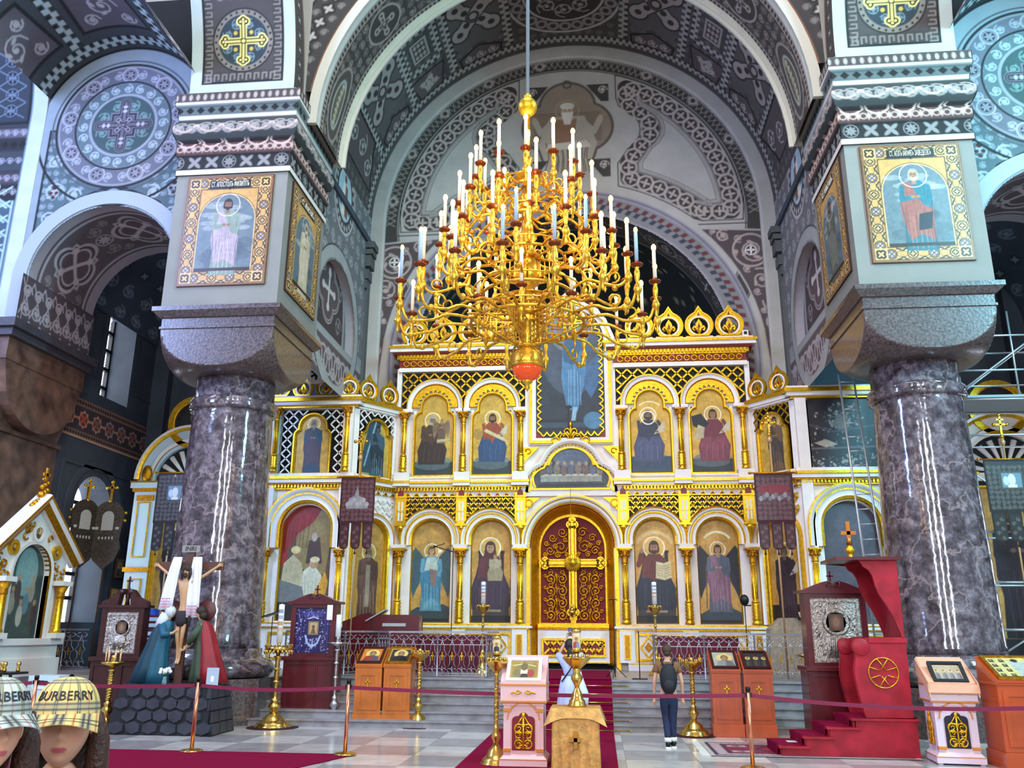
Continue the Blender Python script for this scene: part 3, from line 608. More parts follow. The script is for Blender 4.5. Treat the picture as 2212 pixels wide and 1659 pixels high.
for sg, sd in ((-1, 'left'), (1, 'right')):
    m_ = MB(); x0, x1 = sorted((sg*6.05, sg*8.65)); m_.box(x0, x1, 16.6, 19.2, 8.52, 13.9)
    m_.box(x0, x1, 17.2, 19.2, 13.85, 20)
    struct(m_.build('wall_pier_'+sd, PLAS))
    def mf(U, V, sg=sg):
        x, y, z = bandfn(-1)(U, V); return sg*(x+7.35)*-1*-1+sg*7.35, y, z
    struct(BP.surf('trim_9', (lambda U, V: bandfn(-1)(U, V)) if sg < 0 else (lambda U, V: (lambda t: (-t[0], t[1], t[2]))(bandfn(-1)(U, V)))))['label'] = 'stacked ornamental cornice bands round the '+sd+' pier'
    struct(PF.surf('trim_10', lambda U, V, sg=sg: (sg*7.35+(U-1.3)*.97, 10.9+5.68*np.cos(V/5.7), 13.78+5.7*np.sin(V/5.7))))['label'] = 'painted underside of the side arch above the '+sd+' pier'
    # pendentive edge strip
    c = Cv(.5, 5, 40, '#3A3634')
    for k in range(14): quatref(c, .26, .2+k*.36, .12, '#191717', '#8d8987')
    c.rect(0, .05, 0, 5, '#6e4a3a'); c.rect(.45, .5, 0, 5, '#6e4a3a')
    struct(c.surf('trim_11', lambda U, V, sg=sg: (sg*(6.12-U*.05), 16.62+U*1.2-.0-(5.7-5.7*np.cos(V/5.7))*.9, 13.8+5.7*np.sin(V/5.7))))['label'] = 'dark edge strip where the arches meet above the '+sd+' pier'
# ---- aisle walls with medallion, arch and vault
for sg, sd in ((-1, 'aisle_left'), (1, 'aisle_right')):
    Wd, x0 = 4.3, 8.5; MX, MZ, AR, AX = 2.05, 5.05, 1.82, 2.05; AZ = 1.1     # u runs outward from x0
    c = Cv(Wd, 8.6, 46, '#A3ABB0')
    c.poly([(.18, 5.0), (.5, 5.0), (3.65, 5.0), (3.92, 5.0), (3.92, 1.7), (3.3, 2.8), (2.05, 3.35), (.8, 2.8), (.18, 1.7)], '#2F3A40'); c.poly([(.24, 4.95), (3.86, 4.95), (3.86, 1.95), (3.25, 2.95), (2.05, 3.5), (.85, 2.95), (.24, 1.95)], '#6F8086')
    for i in range(16):
        for j in range(14):
            x, y = .34+i*.23, 2.05+j*.22; 
            if hypot(x-MX, y-MZ) > 1.7 and hypot(x-AX, y-AZ) > 2.35 and (x-.24)*(3.86-x) > .12 and y < 4.9: roundel(c, x, y, .085, '#9FABB0', .022, 1 if (i+j) % 2 else -1, i)
    for x, y, r in ((.55, 3.3, .27), (3.55, 3.3, .27), (.5, 2.6, .2), (3.6, 2.6, .2), (1.05, 3.2, .2), (3.05, 3.2, .2), (.45, 4.1, .2), (3.65, 4.1, .2), (.42, 2.15, .12), (3.68, 2.15, .12)): roundel(c, x, y, r, '#B4BDC0', .045, 1 if x < 2 else -1, x)
    for x in (.55, 3.55): c.ell(x, 3.42, .06, .06, '#6A2430'); c.ell(x-.07, 3.28, .05, .035, '#6A2430'); c.ell(x+.07, 3.28, .05, .035, '#6A2430'); c.ell(x, 3.16, .05, .04, '#6A2430')
    c.ell(MX, MZ, 1.72, 1.72, '#33383F'); c.ell(MX, MZ, 1.66, 1.66, '#A2A3AA'); c.ring(MX, MZ, 1.22, 1.6, '#83858F')
    for k in range(9):
        a = 2*pi*k/9+pi/2; x, y = MX+1.41*cos(a), MZ+1.41*sin(a); c.ring(x, y, .17, .21, '#B9B8BE'); rosette(c, x, y, .15, '#5A5560', '#AFAEB6', 6)
        for q in (.22, .48): a2 = a+q; roundel(c, MX+1.41*cos(a2), MZ+1.41*sin(a2), .13, '#B4B4BB', .03, 1, a2)
    c.ring(MX, MZ, 1.18, 1.23, '#2F343B'); c.ring(MX, MZ, .86, 1.17, '#7E8A8F')
    for k in range(20): a = 2*pi*k/20; roundel(c, MX+1.01*cos(a), MZ+1.01*sin(a), .13, '#B9C2C4', .03, 1 if k % 2 else -1, a)
    c.ring(MX, MZ, .8, .87, '#AEB0B6'); c.ell(MX, MZ, .8, .8, '#5E7272')
    for k in range(8): a = 2*pi*k/8+.39; roundel(c, MX+.55*cos(a), MZ+.55*sin(a), .16, '#93A9A6', .03, 1, a)
    for wd, col in ((.3, '#9A959E'), (.26, '#4E4A52'), (.2, '#9A959E'), (.16, '#565058'), (.08, '#8c8790')):
        c.line([(MX, MZ-.6), (MX, MZ+.6)], wd, col); c.line([(MX-.6, MZ), (MX+.6, MZ)], wd, col); c.rect(MX-wd*.9-.08, MX+wd*.9+.08, MZ-wd*.9-.08, MZ+wd*.9+.08, col)
    for q in (-.5, -.38, .38, .5): c.ell(MX+q, MZ, .04, .06, '#C9C4C8'); c.ell(MX, MZ+q, .06, .04, '#C9C4C8')
    xcross(c, MX, MZ, .25, '#A7A0A8', '#4E464E')
    c.ring(MX, MZ, 1.78, 1.82, '#6d7278'); c.ring(MX, MZ, 2.14, 2.2, '#1C2126'); c.poly([(0, 5.1), (0, 8.6), (Wd, 8.6), (Wd, 5.1)], '#2A3036', 0)
    w = c.win(0, Wd, 5.05, 8.6); d = 2.17-np.hypot(w[2]-MX, w[3]-MZ); d = np.where(w[3] > MZ, d, 1); c.put(w, d, '#1D2428')
    c.rect(Wd-.22, Wd, 0, 8.6, '#C9CFD3')
    c.mottle(.05, 1, 8); c.deepen(1.5)
    struct(c.surf('wall_'+sd, lambda U, V, sg=sg: (sg*(x0+U), 17.2+0*U, 8.5+V), flip=sg < 0, mask=lambda U, V: ~((np.hypot(U-AX, np.maximum(V-AZ, 0)) < AR-.03))))
    cxw = sg*(x0+AX)
    c = Cv(pi*AR, 2.7, 44, '#958C94')
    c.rect(.0, 6, .35, 2.35, '#4E4850'); c.rect(.0, 6, .42, 2.28, '#A39AA0'); c.rect(0, 6, .5, 2.2, '#5A4E54')
    for k in range(3):
        u = .9+k*1.95
        for s2, col in ((1.15, '#A89EA2'), (1., '#4A3E44'), (.86, '#A89EA2'), (.76, '#5d4d54')):
            for q in range(4): c.ell(u+.34*s2*cos(q*pi/2), 1.35+.34*s2*sin(q*pi/2), .3*s2, .3*s2, col)
            c.rect(u-.42*s2, u+.42*s2, 1.35-.42*s2, 1.35+.42*s2, col)
        for q in range(2): a = pi/4+q*pi/2; c.line([(u-.42*cos(a), 1.35-.42*sin(a)), (u+.42*cos(a), 1.35+.42*sin(a))], .1, '#B9ABAE')
        for q in range(4): a = pi/4+q*pi/2; c.ell(u+.44*cos(a), 1.35+.44*sin(a), .1, .1, '#B9ABAE')
        rosette(c, u+.97, 1.35, .22, '#4A3E44', '#A89EA2', 8)
        for dy in (.45, -.45): roundel(c, u+.97, 1.35+dy, .2, '#85797E', .035); roundel(c, u+.66, 1.35+dy*1.4, .14, '#85797E', .03)
    struct(c.surf('trim_12', lambda U, V, sg=sg, cxw=cxw: (cxw-sg*AR*np.cos(pi-U/AR)*-1, 17.2+V, 8.5+AZ+AR*np.sin(U/AR)), flip=sg < 0))['label'] = 'painted interlace on the underside of the aisle arch'
    m_ = MB(); m_.sweep(archpath(cxw, 8.5+AZ, AR, 8.5, 30), [(0, .0), (0, .03), (.34, .03), (.34, 0)], y0=17.2)
    m_.box(*sorted((sg*8.64, sg*8.74)), 17.2, 19.9, 8.5, 9.6)
    struct(m_.build('trim_13', mat('blue white plaster', '#9AA2AA', .7)))['label'] = 'plain ring of the aisle arch'
    # outer jamb: scroll frieze, cornice and half capital of brown marble
    c = Cv(2.9, 1.15, 44, '#4A3F46')
    for k in range(7):
        u = .25+k*.4; roundel(c, u, .78, .17, '#9D939C', .04); roundel(c, u, .38, .19, '#9D939C', .04, -1); c.line(arc(u, .16, .2, 200, 340, 8), .05, '#9D939C'); c.line([(u-.2, .2), (u+.2, 1.05)], .035, '#9D939C'); c.line([(u+.2, .2), (u-.2, 1.05)], .035, '#9D939C')
    XJ = x0+AX+AR
    struct(c.surf('trim_14', lambda U, V, sg=sg: (sg*(XJ-.03)+0*U, 17.05+U, 8.52+V), flip=sg > 0))['label'] = 'scroll frieze on the outer jamb of the aisle arch'
    BRN = mat('brown marble', '#7A5A4C', .4, noise=.3, nscale=2.5, col2='#3E2C28')
    m_ = MB(); xs = lambda a, b: sorted((sg*a, sg*b))
    m_.box(*xs(XJ, XJ+1.6), 17.25, 19.95, 8.5, 9.68)
    m_.box(*xs(XJ-.22, XJ+1.6), 16.8, 20.1, 8.3, 8.5); m_.box(*xs(XJ-.12, XJ+1.6), 16.9, 20.0, 8.12, 8.3); m_.mt(1)
    m_.box(*xs(XJ, XJ+1.6), 17.0, 19.95, 7.6, 8.12); m_.box(*xs(XJ+.4, XJ+1.6), 17.4, 19.9, 0, 6.2); m_.box(*xs(XJ+.32, XJ+1.6), 17.3, 19.92, 6.1, 6.2)
    pts = []; n = 14
    for i in range(n+1): pts.append((19.92-2.9*(i/n), 7.62-1.42*sqrt(max(0, 1-(2*i/n-1)**2))))
    m_.prism(pts, sg*(XJ+.02), sg*(XJ+1.4), ax='x')
    m_.frus((sg*(XJ+1.0), 18.6), .62, 1.2, 6.2, .95, 1.38, 7.6)
    struct(m_.build('wall_jamb_'+sd[6:], [mat('dark cornice', '#3F3B42', .5, noise=.2, nscale=10), BRN]))
    # front strip beyond the arch
    c = Cv(1.9, 9.2, 44, '#8FA0A8'); c.rect(.0, .38, 0, 9.2, '#C6CDD3'); c.rect(.42, 1.5, 5.2, 9.2, '#1F262E'); c.rect(.5, 1.42, 5.3, 9.2, '#47525E')
    for k in range(10): rosette(c, .96, 5.6+k*.42, .17, '#1F262E', '#8593A4', 4); c.line([(.6, 5.4+k*.42), (1.32, 5.8+k*.42)], .03, '#8593A4'); c.line([(1.32, 5.4+k*.42), (.6, 5.8+k*.42)], .03, '#8593A4')
    c.rect(.42, 1.9, 3.1, 5.2, '#4A4C56')
    for k, (y0, y1) in enumerate(((3.15, 3.55), (3.6, 3.85), (3.95, 4.45), (4.5, 4.8), (4.85, 5.1))):
        c.rect(.42, 1.9, y0, y1, ('#2c2e36', '#6b5c63', '#555b63', '#3b3d45', '#77727a')[k])
        for q in range(7):
            if k == 3: c.poly([(.5+q*.22, 4.54), (.6+q*.22, 4.65), (.5+q*.22, 4.76), (.4+q*.22, 4.65)], '#101116')
            else: roundel(c, .52+q*.22, (y0+y1)/2, min(.1, (y1-y0)*.4), '#A9A9B2', .025)
    c.rect(.42, 1.6, 0, 3.1, '#5E7480'); c.line([(.48, 0), (.48, 3.1)], .05, '#B6C8D0'); c.line([(1.5, 0), (1.5, 3.1)], .05, '#B6C8D0')
    for k in range(9):
        y = -.1+k*.38
        for dx in (-.06, .06): c.line([(.55+dx, y), (1.42+dx, y+.6)], .05, '#B6C8D0')
        c.line([(.55, y+.55), (.95, y+.3)], .05, '#B6C8D0'); rosette(c, .98, y+.55, .12, '#26313A', '#DCE6EC', 4)
    c.deepen(1.5)
    struct(c.surf('trim_15', lambda U, V, sg=sg: (sg*(x0+Wd-.42+.42+U-.22), 17.19+0*U-np.where(V > 5.3, (V-5.3)**2*.12, 0), 8.5+V), flip=sg < 0))['label'] = 'painted pilaster strip beside the aisle wall'
    # vault over the aisle
    c = Cv(pi*2.2, 2.6, 40, '#3B3F44'); LVa = pi*2.2
    crenel(c, [(u, 2.3) for u in np.linspace(0, LVa, 30)], .36, .3, '#A3B2B6', '#2A2F33', '#0e1012'); 
    for k in (0, 1, 2):
        u = LVa*(k+.5)/3
        c.poly([(u-.9, 1.85), (u+.9, 1.85), (u+.75, .2), (u-.75, .2)], '#191b1e'); c.poly([(u-.8, 1.76), (u+.8, 1.76), (u+.66, .3), (u-.66, .3)], '#565059')
        for x, y, r in ((0, 1.1, .38), (-.45, 1.5, .2), (.45, 1.5, .2), (-.4, .65, .18), (.4, .65, .18)): roundel(c, u+x, y, r, '#A59FA6', .045, 1 if x > 0 else -1)
    for u in (LVa/3, 2*LVa/3): crenel(c, [(u-.05, 2.1), (u+.05, 0)], .34, .3, '#A3B2B6', '#2A2F33', '#0e1012')
    struct(c.surf('ceiling_'+sd, lambda U, V, sg=sg, cxw=cxw: (cxw-2.2*np.cos(U/2.2), 14.6+V, 8.5+MZ+2.2*np.sin(U/2.2)), mask=lambda U, V, LVa=LVa: (U > .9) & (U < LVa-.9), flip=True))
# ---- side rooms behind the aisle arches
NAVY = mat('smoke blue plaster', '#3C4450', .7, noise=.22, nscale=1.6)
def fr_canvas(L):
    c = Cv(L, 1.05, 44, '#3C333B'); c.rect(0, L, 0, .2, '#8C6A5C'); c.rect(0, L, .85, 1.05, '#8C6A5C'); c.rect(0, L, 0, .05, '#C8A284')
    for k in range(int(L/.12)):
        for y in (.12, .95): c.poly([(k*.12, y-.07), (k*.12+.06, y), (k*.12, y+.07), (k*.12-.06, y)], '#2B2428')
    for k in range(int(L/.62)):
        u = .35+k*.62; col = '#C98A70' if k < 3 else '#A98C86'
        for q in range(2):
            s_ = .24; a = q*pi/4; c.poly([(u+s_*1.05*cos(a+j*pi/2), .525+s_*1.05*sin(a+j*pi/2)) for j in range(4)], col)
        c.ell(u, .525, .17, .17, '#4A3238')
        for q in range(4): c.ell(u+.1*cos(q*pi/2+pi/4), .525+.1*sin(q*pi/2+pi/4), .08, .045, '#C0512F' if k < 2 else '#8d5e54', rot=q*pi/2+pi/4)
        c.line([(u+.2, .525), (u+.42, .525)], .05, col)
    return c
DAY = mat('daylight window pane', '#DDE8FF', .3, emit='#E8F1FF', es=5.)
for sg, sd in ((-1, 'left'), (1, 'right')):
    X0 = sg*12.8; X1 = sg*13.7
    def archhole(yc, w, zb, zt): return [(yc-w, zb), (yc+w, zb)]+arc(yc, zt, w, 0, 180, 14)
    m_ = MB(); m_.mt(0)
    m_.prism([[(19.8, .84), (24.4, .84), (24.4, 13.5), (19.8, 13.5)], archhole(22.1, .7, 7.95, 10.6), archhole(21.8, .85, 1.95, 4.9)], X0, X1, ax='x')
    # raised panel lines
    for y0, y1, z0_, z1_ in ((20.3, 21.2, 8.4, 11.4), (23.0, 24.1, 8.4, 11.6)):
        m_.sweep([(y0, z0_), (y1, z0_), (y1, z1_), (y0, z1_)], [(0, 0), (-.03, .03), (.03, .03)], y0=X0 if sg > 0 else X0, ax='x', closed=True)
    m_.box(*sorted((sg*6.2, sg*13.7)), 24.3, 24.6, .84, 13.5)
    m_.sweep([(19.8+.3, 1.6), (20.3, 5.9), (23.9, 5.9), (23.9, 1.6)], [(0, 0), (.0, -sg*.04), (.08, -sg*.04), (.08, 0)], y0=X0, ax='x')
    m_.sweep([(20.75, 1.95)]+arc(21.8, 4.9, 1.05, 180, 0, 16)+[(22.85, 1.95)], [(0, 0), (0, -sg*.04), (.2, -sg*.04), (.2, 0)], y0=X0, ax='x')
    m_.box(*sorted((X0, X0-sg*.5)), 24.0, 24.3, .84, 12)
    struct(m_.build('wall_side_'+sd, NAVY))
    for nm, yc, w, zb, zt, nb in (('window_1', 22.1, .7, 7.95, 10.6, 6), ('window_2', 21.8, .85, 1.95, 4.9, 6)):
        p = MB(); p.prism(archhole(yc, w-.02, zb, zt), sg*13.62, sg*13.66, ax='x'); wn = struct(p.build(nm, DAY)); 
        p = MB(); H = zt+w-zb
        for k in range(1, nb): p.box(*sorted((sg*13.5, sg*13.62)), yc-w, yc+w, zb+H*k/nb-.05, zb+H*k/nb+.05)
        p.box(*sorted((sg*13.5, sg*13.62)), yc-w, yc-w+.08, zb, zt); p.box(*sorted((sg*13.5, sg*13.62)), yc+w-.06, yc+w, zb, zt)
        p.build('window_bar', DARK, wn)
    c = fr_canvas(4.5)
    struct(c.surf('trim_16', lambda U, V, sg=sg: (X0-sg*.02+0*U, 19.85+U, 6.58+V), flip=sg > 0))['label'] = 'geometric star frieze on the side room wall'
    struct(c.surf('trim_17', lambda U, V, sg=sg: (sg*(12.7-U), 24.27+0*U, 6.58+V), flip=sg > 0))['label'] = 'geometric star frieze turning onto the back wall'
    c = Cv(6.2, 2.6, 30, '#3F4A58')
    for i in range(10):
        for j in range(4):
            if i in (2, 7): quatref(c, .3+i*.62, .35+j*.62, .16, '#232b36', '#8c9bab')
            else: roundel(c, .3+i*.62, .35+j*.62, .2, '#7d8b9b', .035, 1 if (i+j) % 2 else -1)
    struct(c.surf('trim_18', lambda U, V, sg=sg, cxw=sg*10.55: (cxw-2.2*np.cos(U/6.2*pi), 20.2+V*1.5, 10.2+1.9*np.sin(U/6.2*pi)), flip=True))['label'] = 'painted vault of the side room'
    m_ = MB(); m_.box(*sorted((sg*6.2, sg*13.8)), 19.9, 24.5, 13.4, 13.6); struct(m_.build('ceiling_side_'+sd, NAVY))
# ---- marble columns
MB_ = mat('veined marble', '#56484E', .1, coat=.5)
nt = MB_.node_tree; N = nt.nodes; L = nt.links; b = N['Principled BSDF']; tc = N.new('ShaderNodeTexCoord')
n1 = N.new('ShaderNodeTexNoise'); n1.inputs['Scale'].default_value = 5; n1.inputs['Detail'].default_value = 8; n1.inputs['Roughness'].default_value = .7; L.new(tc.outputs['Object'], n1.inputs['Vector'])
n2 = N.new('ShaderNodeTexNoise'); n2.inputs['Scale'].default_value = .9; n2.inputs['Detail'].default_value = 6; L.new(tc.outputs['Object'], n2.inputs['Vector'])
cr = N.new('ShaderNodeValToRGB'); cr.color_ramp.elements[0].position = .36; cr.color_ramp.elements[0].color = (*C3('#2B2529'), 1); cr.color_ramp.elements[1].position = .68; cr.color_ramp.elements[1].color = (*C3('#8D8188'), 1)
e = cr.color_ramp.elements.new(.5); e.color = (*C3('#554950'), 1); L.new(n1.outputs['Fac'], cr.inputs['Fac'])
sb = N.new('ShaderNodeMath'); sb.operation = 'SUBTRACT'; sb.inputs[1].default_value = .5; L.new(n2.outputs['Fac'], sb.inputs[0])
ab = N.new('ShaderNodeMath'); ab.operation = 'ABSOLUTE'; L.new(sb.outputs[0], ab.inputs[0])
vm = N.new('ShaderNodeMapRange'); vm.inputs['From Min'].default_value = .0; vm.inputs['From Max'].default_value = .012; vm.inputs['To Min'].default_value = .7; vm.inputs['To Max'].default_value = 0; L.new(ab.outputs[0], vm.inputs['Value'])
mx = N.new('ShaderNodeMix'); mx.data_type = 'RGBA'; mx.inputs['B'].default_value = (*C3('#A08A8A'), 1); L.new(vm.outputs[0], mx.inputs['Factor']); L.new(cr.outputs[0], mx.inputs['A']); L.new(mx.outputs['Result'], b.inputs['Base Color'])
n3 = N.new('ShaderNodeTexNoise'); n3.inputs['Scale'].default_value = 3.5; L.new(tc.outputs['Object'], n3.inputs['Vector']); bp = N.new('ShaderNodeBump'); bp.inputs['Strength'].default_value = .25; bp.inputs['Distance'].default_value = .03; L.new(n3.outputs['Fac'], bp.inputs['Height']); L.new(bp.outputs[0], b.inputs['Normal']); L.new(bp.outputs[0], b.inputs['Coat Normal'])
GR = mat('speckled granite', '#6E5E5C', .28, noise=.5, nscale=22, col2='#342B2C', coat=.2, bump=.15, bscale=20)
for sg, nm in ((-1, 'left'), (1, 'right')):
    c0 = empty('marble_column', (sg*7.35, 17.9, 0), 0, 'huge polished dark marble column carrying the %s pier%s' % (nm, ', behind the crucifix' if sg < 0 else ', behind the red pulpit'), 'column', 'great marble columns')
    p = MB(); p.lathe([(1.0, 1.42), (1.0, 1.56), (.985, 1.6), (.95, 3.2), (.9, 4.8), (.855, 6.3), (.855, 6.42)], n=64); p.build('shaft', MB_, c0)
    p = MB(); p.lathe([(.86, 6.38), (.93, 6.41), (.95, 6.47), (.92, 6.52), (.95, 6.57), (.94, 6.63), (.86, 6.67), (.86, 7.12)], n=64); p.build('neck_ring', MB_, c0)
    p = MB(); p.lathe([(1.02, .86), (1.24, .88), (1.33, 1.0), (1.33, 1.08), (1.24, 1.2), (1.08, 1.24), (1.08, 1.28), (1.05, 1.3), (1.05, 1.42), (1.0, 1.43)], n=64); p.build('base', MB_, c0)
    p = MB(); p.lathe([(1.42, 0), (1.42, .86)], n=8, a0=pi/8, a1=2*pi+pi/8, smooth=False); p.build('pedestal', GR, c0)
    # cushion capital
    p = MB(); n = 192; hs = np.linspace(0, 1, 40); v = []; A = 1.26
    for h in hs:
        z = 7.1+h*.95; R = .86+(A*1.42-.86)*sqrt(max(0, 1-(1-h)**2)); 
        for i in range(n):
            a = 2*pi*i/n; sq = A/max(abs(cos(a)), abs(sin(a))); r = min(R, sq); v.append((r*cos(a), r*sin(a), z))
    f = [(j*n+i, j*n+(i+1) % n, (j+1)*n+(i+1) % n, (j+1)*n+i) for j in range(39) for i in range(n)]; p.add(v, f, False)
    p.frus((0, 0), 1.29, 1.29, 8.03, 1.29, 1.29, 8.08); p.frus((0, 0), A, A, 8.05, A, A, 8.28); p.frus((0, 0), 1.3, 1.3, 8.28, 1.42, 1.42, 8.4); p.frus((0, 0), 1.43, 1.43, 8.4, 1.43, 1.43, 8.5); p.build('capital', GR, c0)
# ================================================================ ICONOSTASIS
T = Matrix.Translation
def base_z(): return ZP
MC = T((0, 23.7, 0)); GW = [GOLD, WHITE, RED, DARK, GOLD2]
CHX, CHY, WX, WY = 4.98, 23.7, 5.92, 22.5; LCH = hypot(WX-CHX, CHY-WY); ACH = atan2(CHY-WY, WX-CHX)
MLch = T((-WX, WY, 0)) @ Matrix.Rotation(ACH, 4, 'Z'); MRch = T((CHX, CHY, 0)) @ Matrix.Rotation(-ACH, 4, 'Z'); MW = T((0, WY, 0))
ICO = empty('iconostasis', (0, 23.7, ZP), 0, 'tall white and gold altar screen of arches and columns spanning the sanctuary', 'altar screen')
ICO.location = (0, 0, 0)
def cols_at(name, xs, M, z0, zc0, zc1, parent, r=.1):
    src = None
    for x in xs:
        if src is None:
            p = MB(); h = zc0-z0; p.lathe([(r*1.25, 0), (r*1.25, .05), (r, .08), (r, .1)], n=12)
            prof = []; k = 5 if h > 1.5 else 4
            for i in range(k): prof += [(r*.95, .1+i*.09), (r*1.2, .145+i*.09)]
            p.lathe(prof+[(r*.95, .1+k*.09)], n=10)
            p.lathe([(r*1.05, .1+k*.09), (r*1.05, .14+k*.09), (r*.7, .16+k*.09), (r*.66, h-.03), (r*.8, h)], n=12)
            for q in range(8):
                a = 2*pi*q/8; p.tube([(r*.7*cos(a), r*.7*sin(a), .2+k*.09), (r*.66*cos(a), r*.66*sin(a), h-.05)], .012, 4)
            src = p.build('colonnette', GOLD, parent); src.location = M @ Vector((x, -.16, z0)); H = zc1-zc0
            p = MB(); p.lathe([(r*.8, 0), (r*.95, .03), (r*.8, .06), (r*1.0, H*.6), (r*1.45, H*.86)], n=12); p.box(-r*1.5, r*1.5, -r*1.5, r*1.5, H*.86, H)
            for q in range(8): a = 2*pi*q/8; p.sph((r*1.15*cos(a), r*1.15*sin(a), H*.55), .035, 6, 5); p.sph((r*1.3*cos(a+.4), r*1.3*sin(a+.4), H*.78), .035, 6, 5)
            cp = p.build('capital', GOLD2, src); cp.location = (0, 0, h)
        else:
            c = copy_tree(src, parent); c.location = M @ Vector((x, -.16, z0))
def moulding(p, path, rows, y=0.):
    """rows: list of (outward offset, depth, material)"""
    p.sweep(path, [(o, d) for o, d, _ in rows], y0=y, mats=[m for _, _, m in rows[:-1]])
def arch_frame(name, xc, zs, r, M, parent, rows, y=0., zfoot=None, n=26):
    p = MB(); p.M = M; moulding(p, archpath(xc, zs, r, zs if zfoot is None else zfoot, n), rows, y); return p.build(name, GW, parent)
R_LOW = [(0, .0, 0), (.02, .1, 0), (.07, .12, 1), (.1, .08, 1), (.16, .1, 0), (.19, .14, 0), (.21, .14, 1), (.25, .2, 1), (.29, .2, 0), (.31, .24, 0), (.34, .2, 0), (.34, 0, 0)]
def trefoil(xc, zb, hw, zs, r, ztop):      # picture outline with shoulders and a round head
    p = [(xc+hw, zb), (xc+hw, zs)]; p += [(xc+r+(hw-r)*cos(radians(a)), zs+(hw-r)*1.2*sin(radians(a))) for a in range(0, 91, 15)]
    zc = ztop-r; p += [(xc+r*cos(radians(a)), zc+r*sin(radians(a))) for a in range(0, 181, 12)]
    p += [(xc-r-(hw-r)*cos(radians(a)), zs+(hw-r)*1.2*sin(radians(a))) for a in range(90, -1, -15)]; p += [(xc-hw, zs), (xc-hw, zb)]; return p
def roundtop(xc, zb, hw, ztop): return [(xc+hw, zb)]+arc(xc, ztop-hw, hw, 0, 180, 24)+[(xc-hw, zb)]
def in_poly(P, X, Z):
    ins = np.zeros(np.broadcast(X, Z).shape, bool)
    for (ax, ay), (bx, by) in zip(P, P[1:]+P[:1]):
        if abs(by-ay) > 1e-9: ins ^= ((ay > Z) != (by > Z)) & (X < (bx-ax)*(Z-ay)/(by-ay)+ax)
    return ins
def lattice(p, x0, x1, z0, z1, step, keep, y=-.03, w=.035, quat=False):
    """crossing diagonal bars on nodes; keep(x, z) says where they run"""
    n = int((x1-x0)/step)+1; m = int((z1-z0)/step)+1
    for i in range(-1, n+1):
        for j in range(-1, m+1):
            cx_, cz_ = x0+(i+.5)*step, z0+(j+.5)*step
            for dx, dz in ((1, 1), (1, -1)):
                if (i+j) % 2 == (0 if dz > 0 else 1):
                    a = (cx_-step/2, cz_-dz*step/2); b = (cx_+step/2, cz_+dz*step/2)
                    if x0-.01 <= cx_ <= x1+.01 and z0-.01 <= cz_ <= z1+.01 and keep(cx_, cz_):
                        t = np.array([b[0]-a[0], b[1]-a[1]]); t /= np.hypot(*t); nn = np.array([-t[1], t[0]])*w/2
                        q = [a-nn, b-nn, b+nn, a+nn]; p.add([(c_[0], y-.02, c_[1]) for c_ in q]+[(c_[0], y+.02, c_[1]) for c_ in q], [(0, 1, 2, 3), (0, 4, 5, 1), (3, 2, 6, 7), (7, 6, 5, 4)], False)
            if quat and (i+j) % 2 == 0 and keep(cx_-step/2, cz_) and x0 < cx_-step/2 < x1 and z0 < cz_ < z1:
                for q in range(4): a = pi/4+q*pi/2; p.lathe([(step*.2, -.02), (step*.2, .0), (0, .0)], c=(cx_-step/2+step*.36*cos(a), y, cz_+step*.36*sin(a)), n=6, ax='y', smooth=False)
def kokoshnik(M, x, z, r, parent, name='crest_ornament', back=0.):
    p = MB(); p.M = M @ T((x, back, z))
    out = arc(0, r, r, -50, 62, 14)+[(r*.28, r*2.0), (0, r*2.45), (-r*.28, r*2.0)]+arc(0, r, r, 118, 230, 14)
    hole = arc(0, r*.96, r*.66, -75, 255, 22)
    p.mt(0).prism([out, hole[::-1]], -.05, .03)
    p.sweep(out, [(-.03, .05), (-.03, .08), (.015, .08), (.015, .03)], closed=True)
    p.mt(1).sweep(arc(0, r*.96, r*.74, -80, 260, 22), [(-.02, .06), (.02, .06), (.02, .05)], closed=False)
    # palmette
    p.mt(0)
    for s_ in (-1, 1): p.tube([(0, -.02, r*.4), (s_*r*.16, -.02, r*.8), (s_*r*.36, -.02, r*.95), (s_*r*.46, -.02, r*.78), (s_*r*.36, -.02, r*.62), (s_*r*.25, -.02, r*.7)], [r*.1, r*.13, r*.13, r*.12, r*.1, r*.05], 6)
    p.prism([(-r*.3, r*.85), (0, r*.25), (r*.3, r*.85), (r*.22, r*1.2), (0, r*1.55), (-r*.22, r*1.2)], -.04, .02)
    p.mt(2).prism([(-r*.09, r*.95), (0, r*.72), (r*.09, r*.95), (0, r*1.2)], -.055, -.02); p.prism([(-r*.1, r*1.8), (r*.1, r*1.8), (0, r*2.1)], -.06, -.02)
    p.mt(0).box(-r*1.0, r*1.0, -.04, .03, -.02, r*.18)
    return p.build(name, GW, parent)
def dentils(p, x0, x1, z0, z1, y, st=.09, mi=0):
    p.mt(mi); n = int((x1-x0)/st)
    for i in range(n): xx = x0+(x1-x0)*(i+.5)/n; p.box(xx-st*.3, xx+st*.3, y-.05, y, z0, z1)
def cornice(p, x0, x1, rows, yb=.3):
    """rows of (z0, z1, projection, material)"""
    for z0, z1, pr, m in rows: p.mt(m).box(x0-pr, x1+pr, -pr, yb, z0, z1)
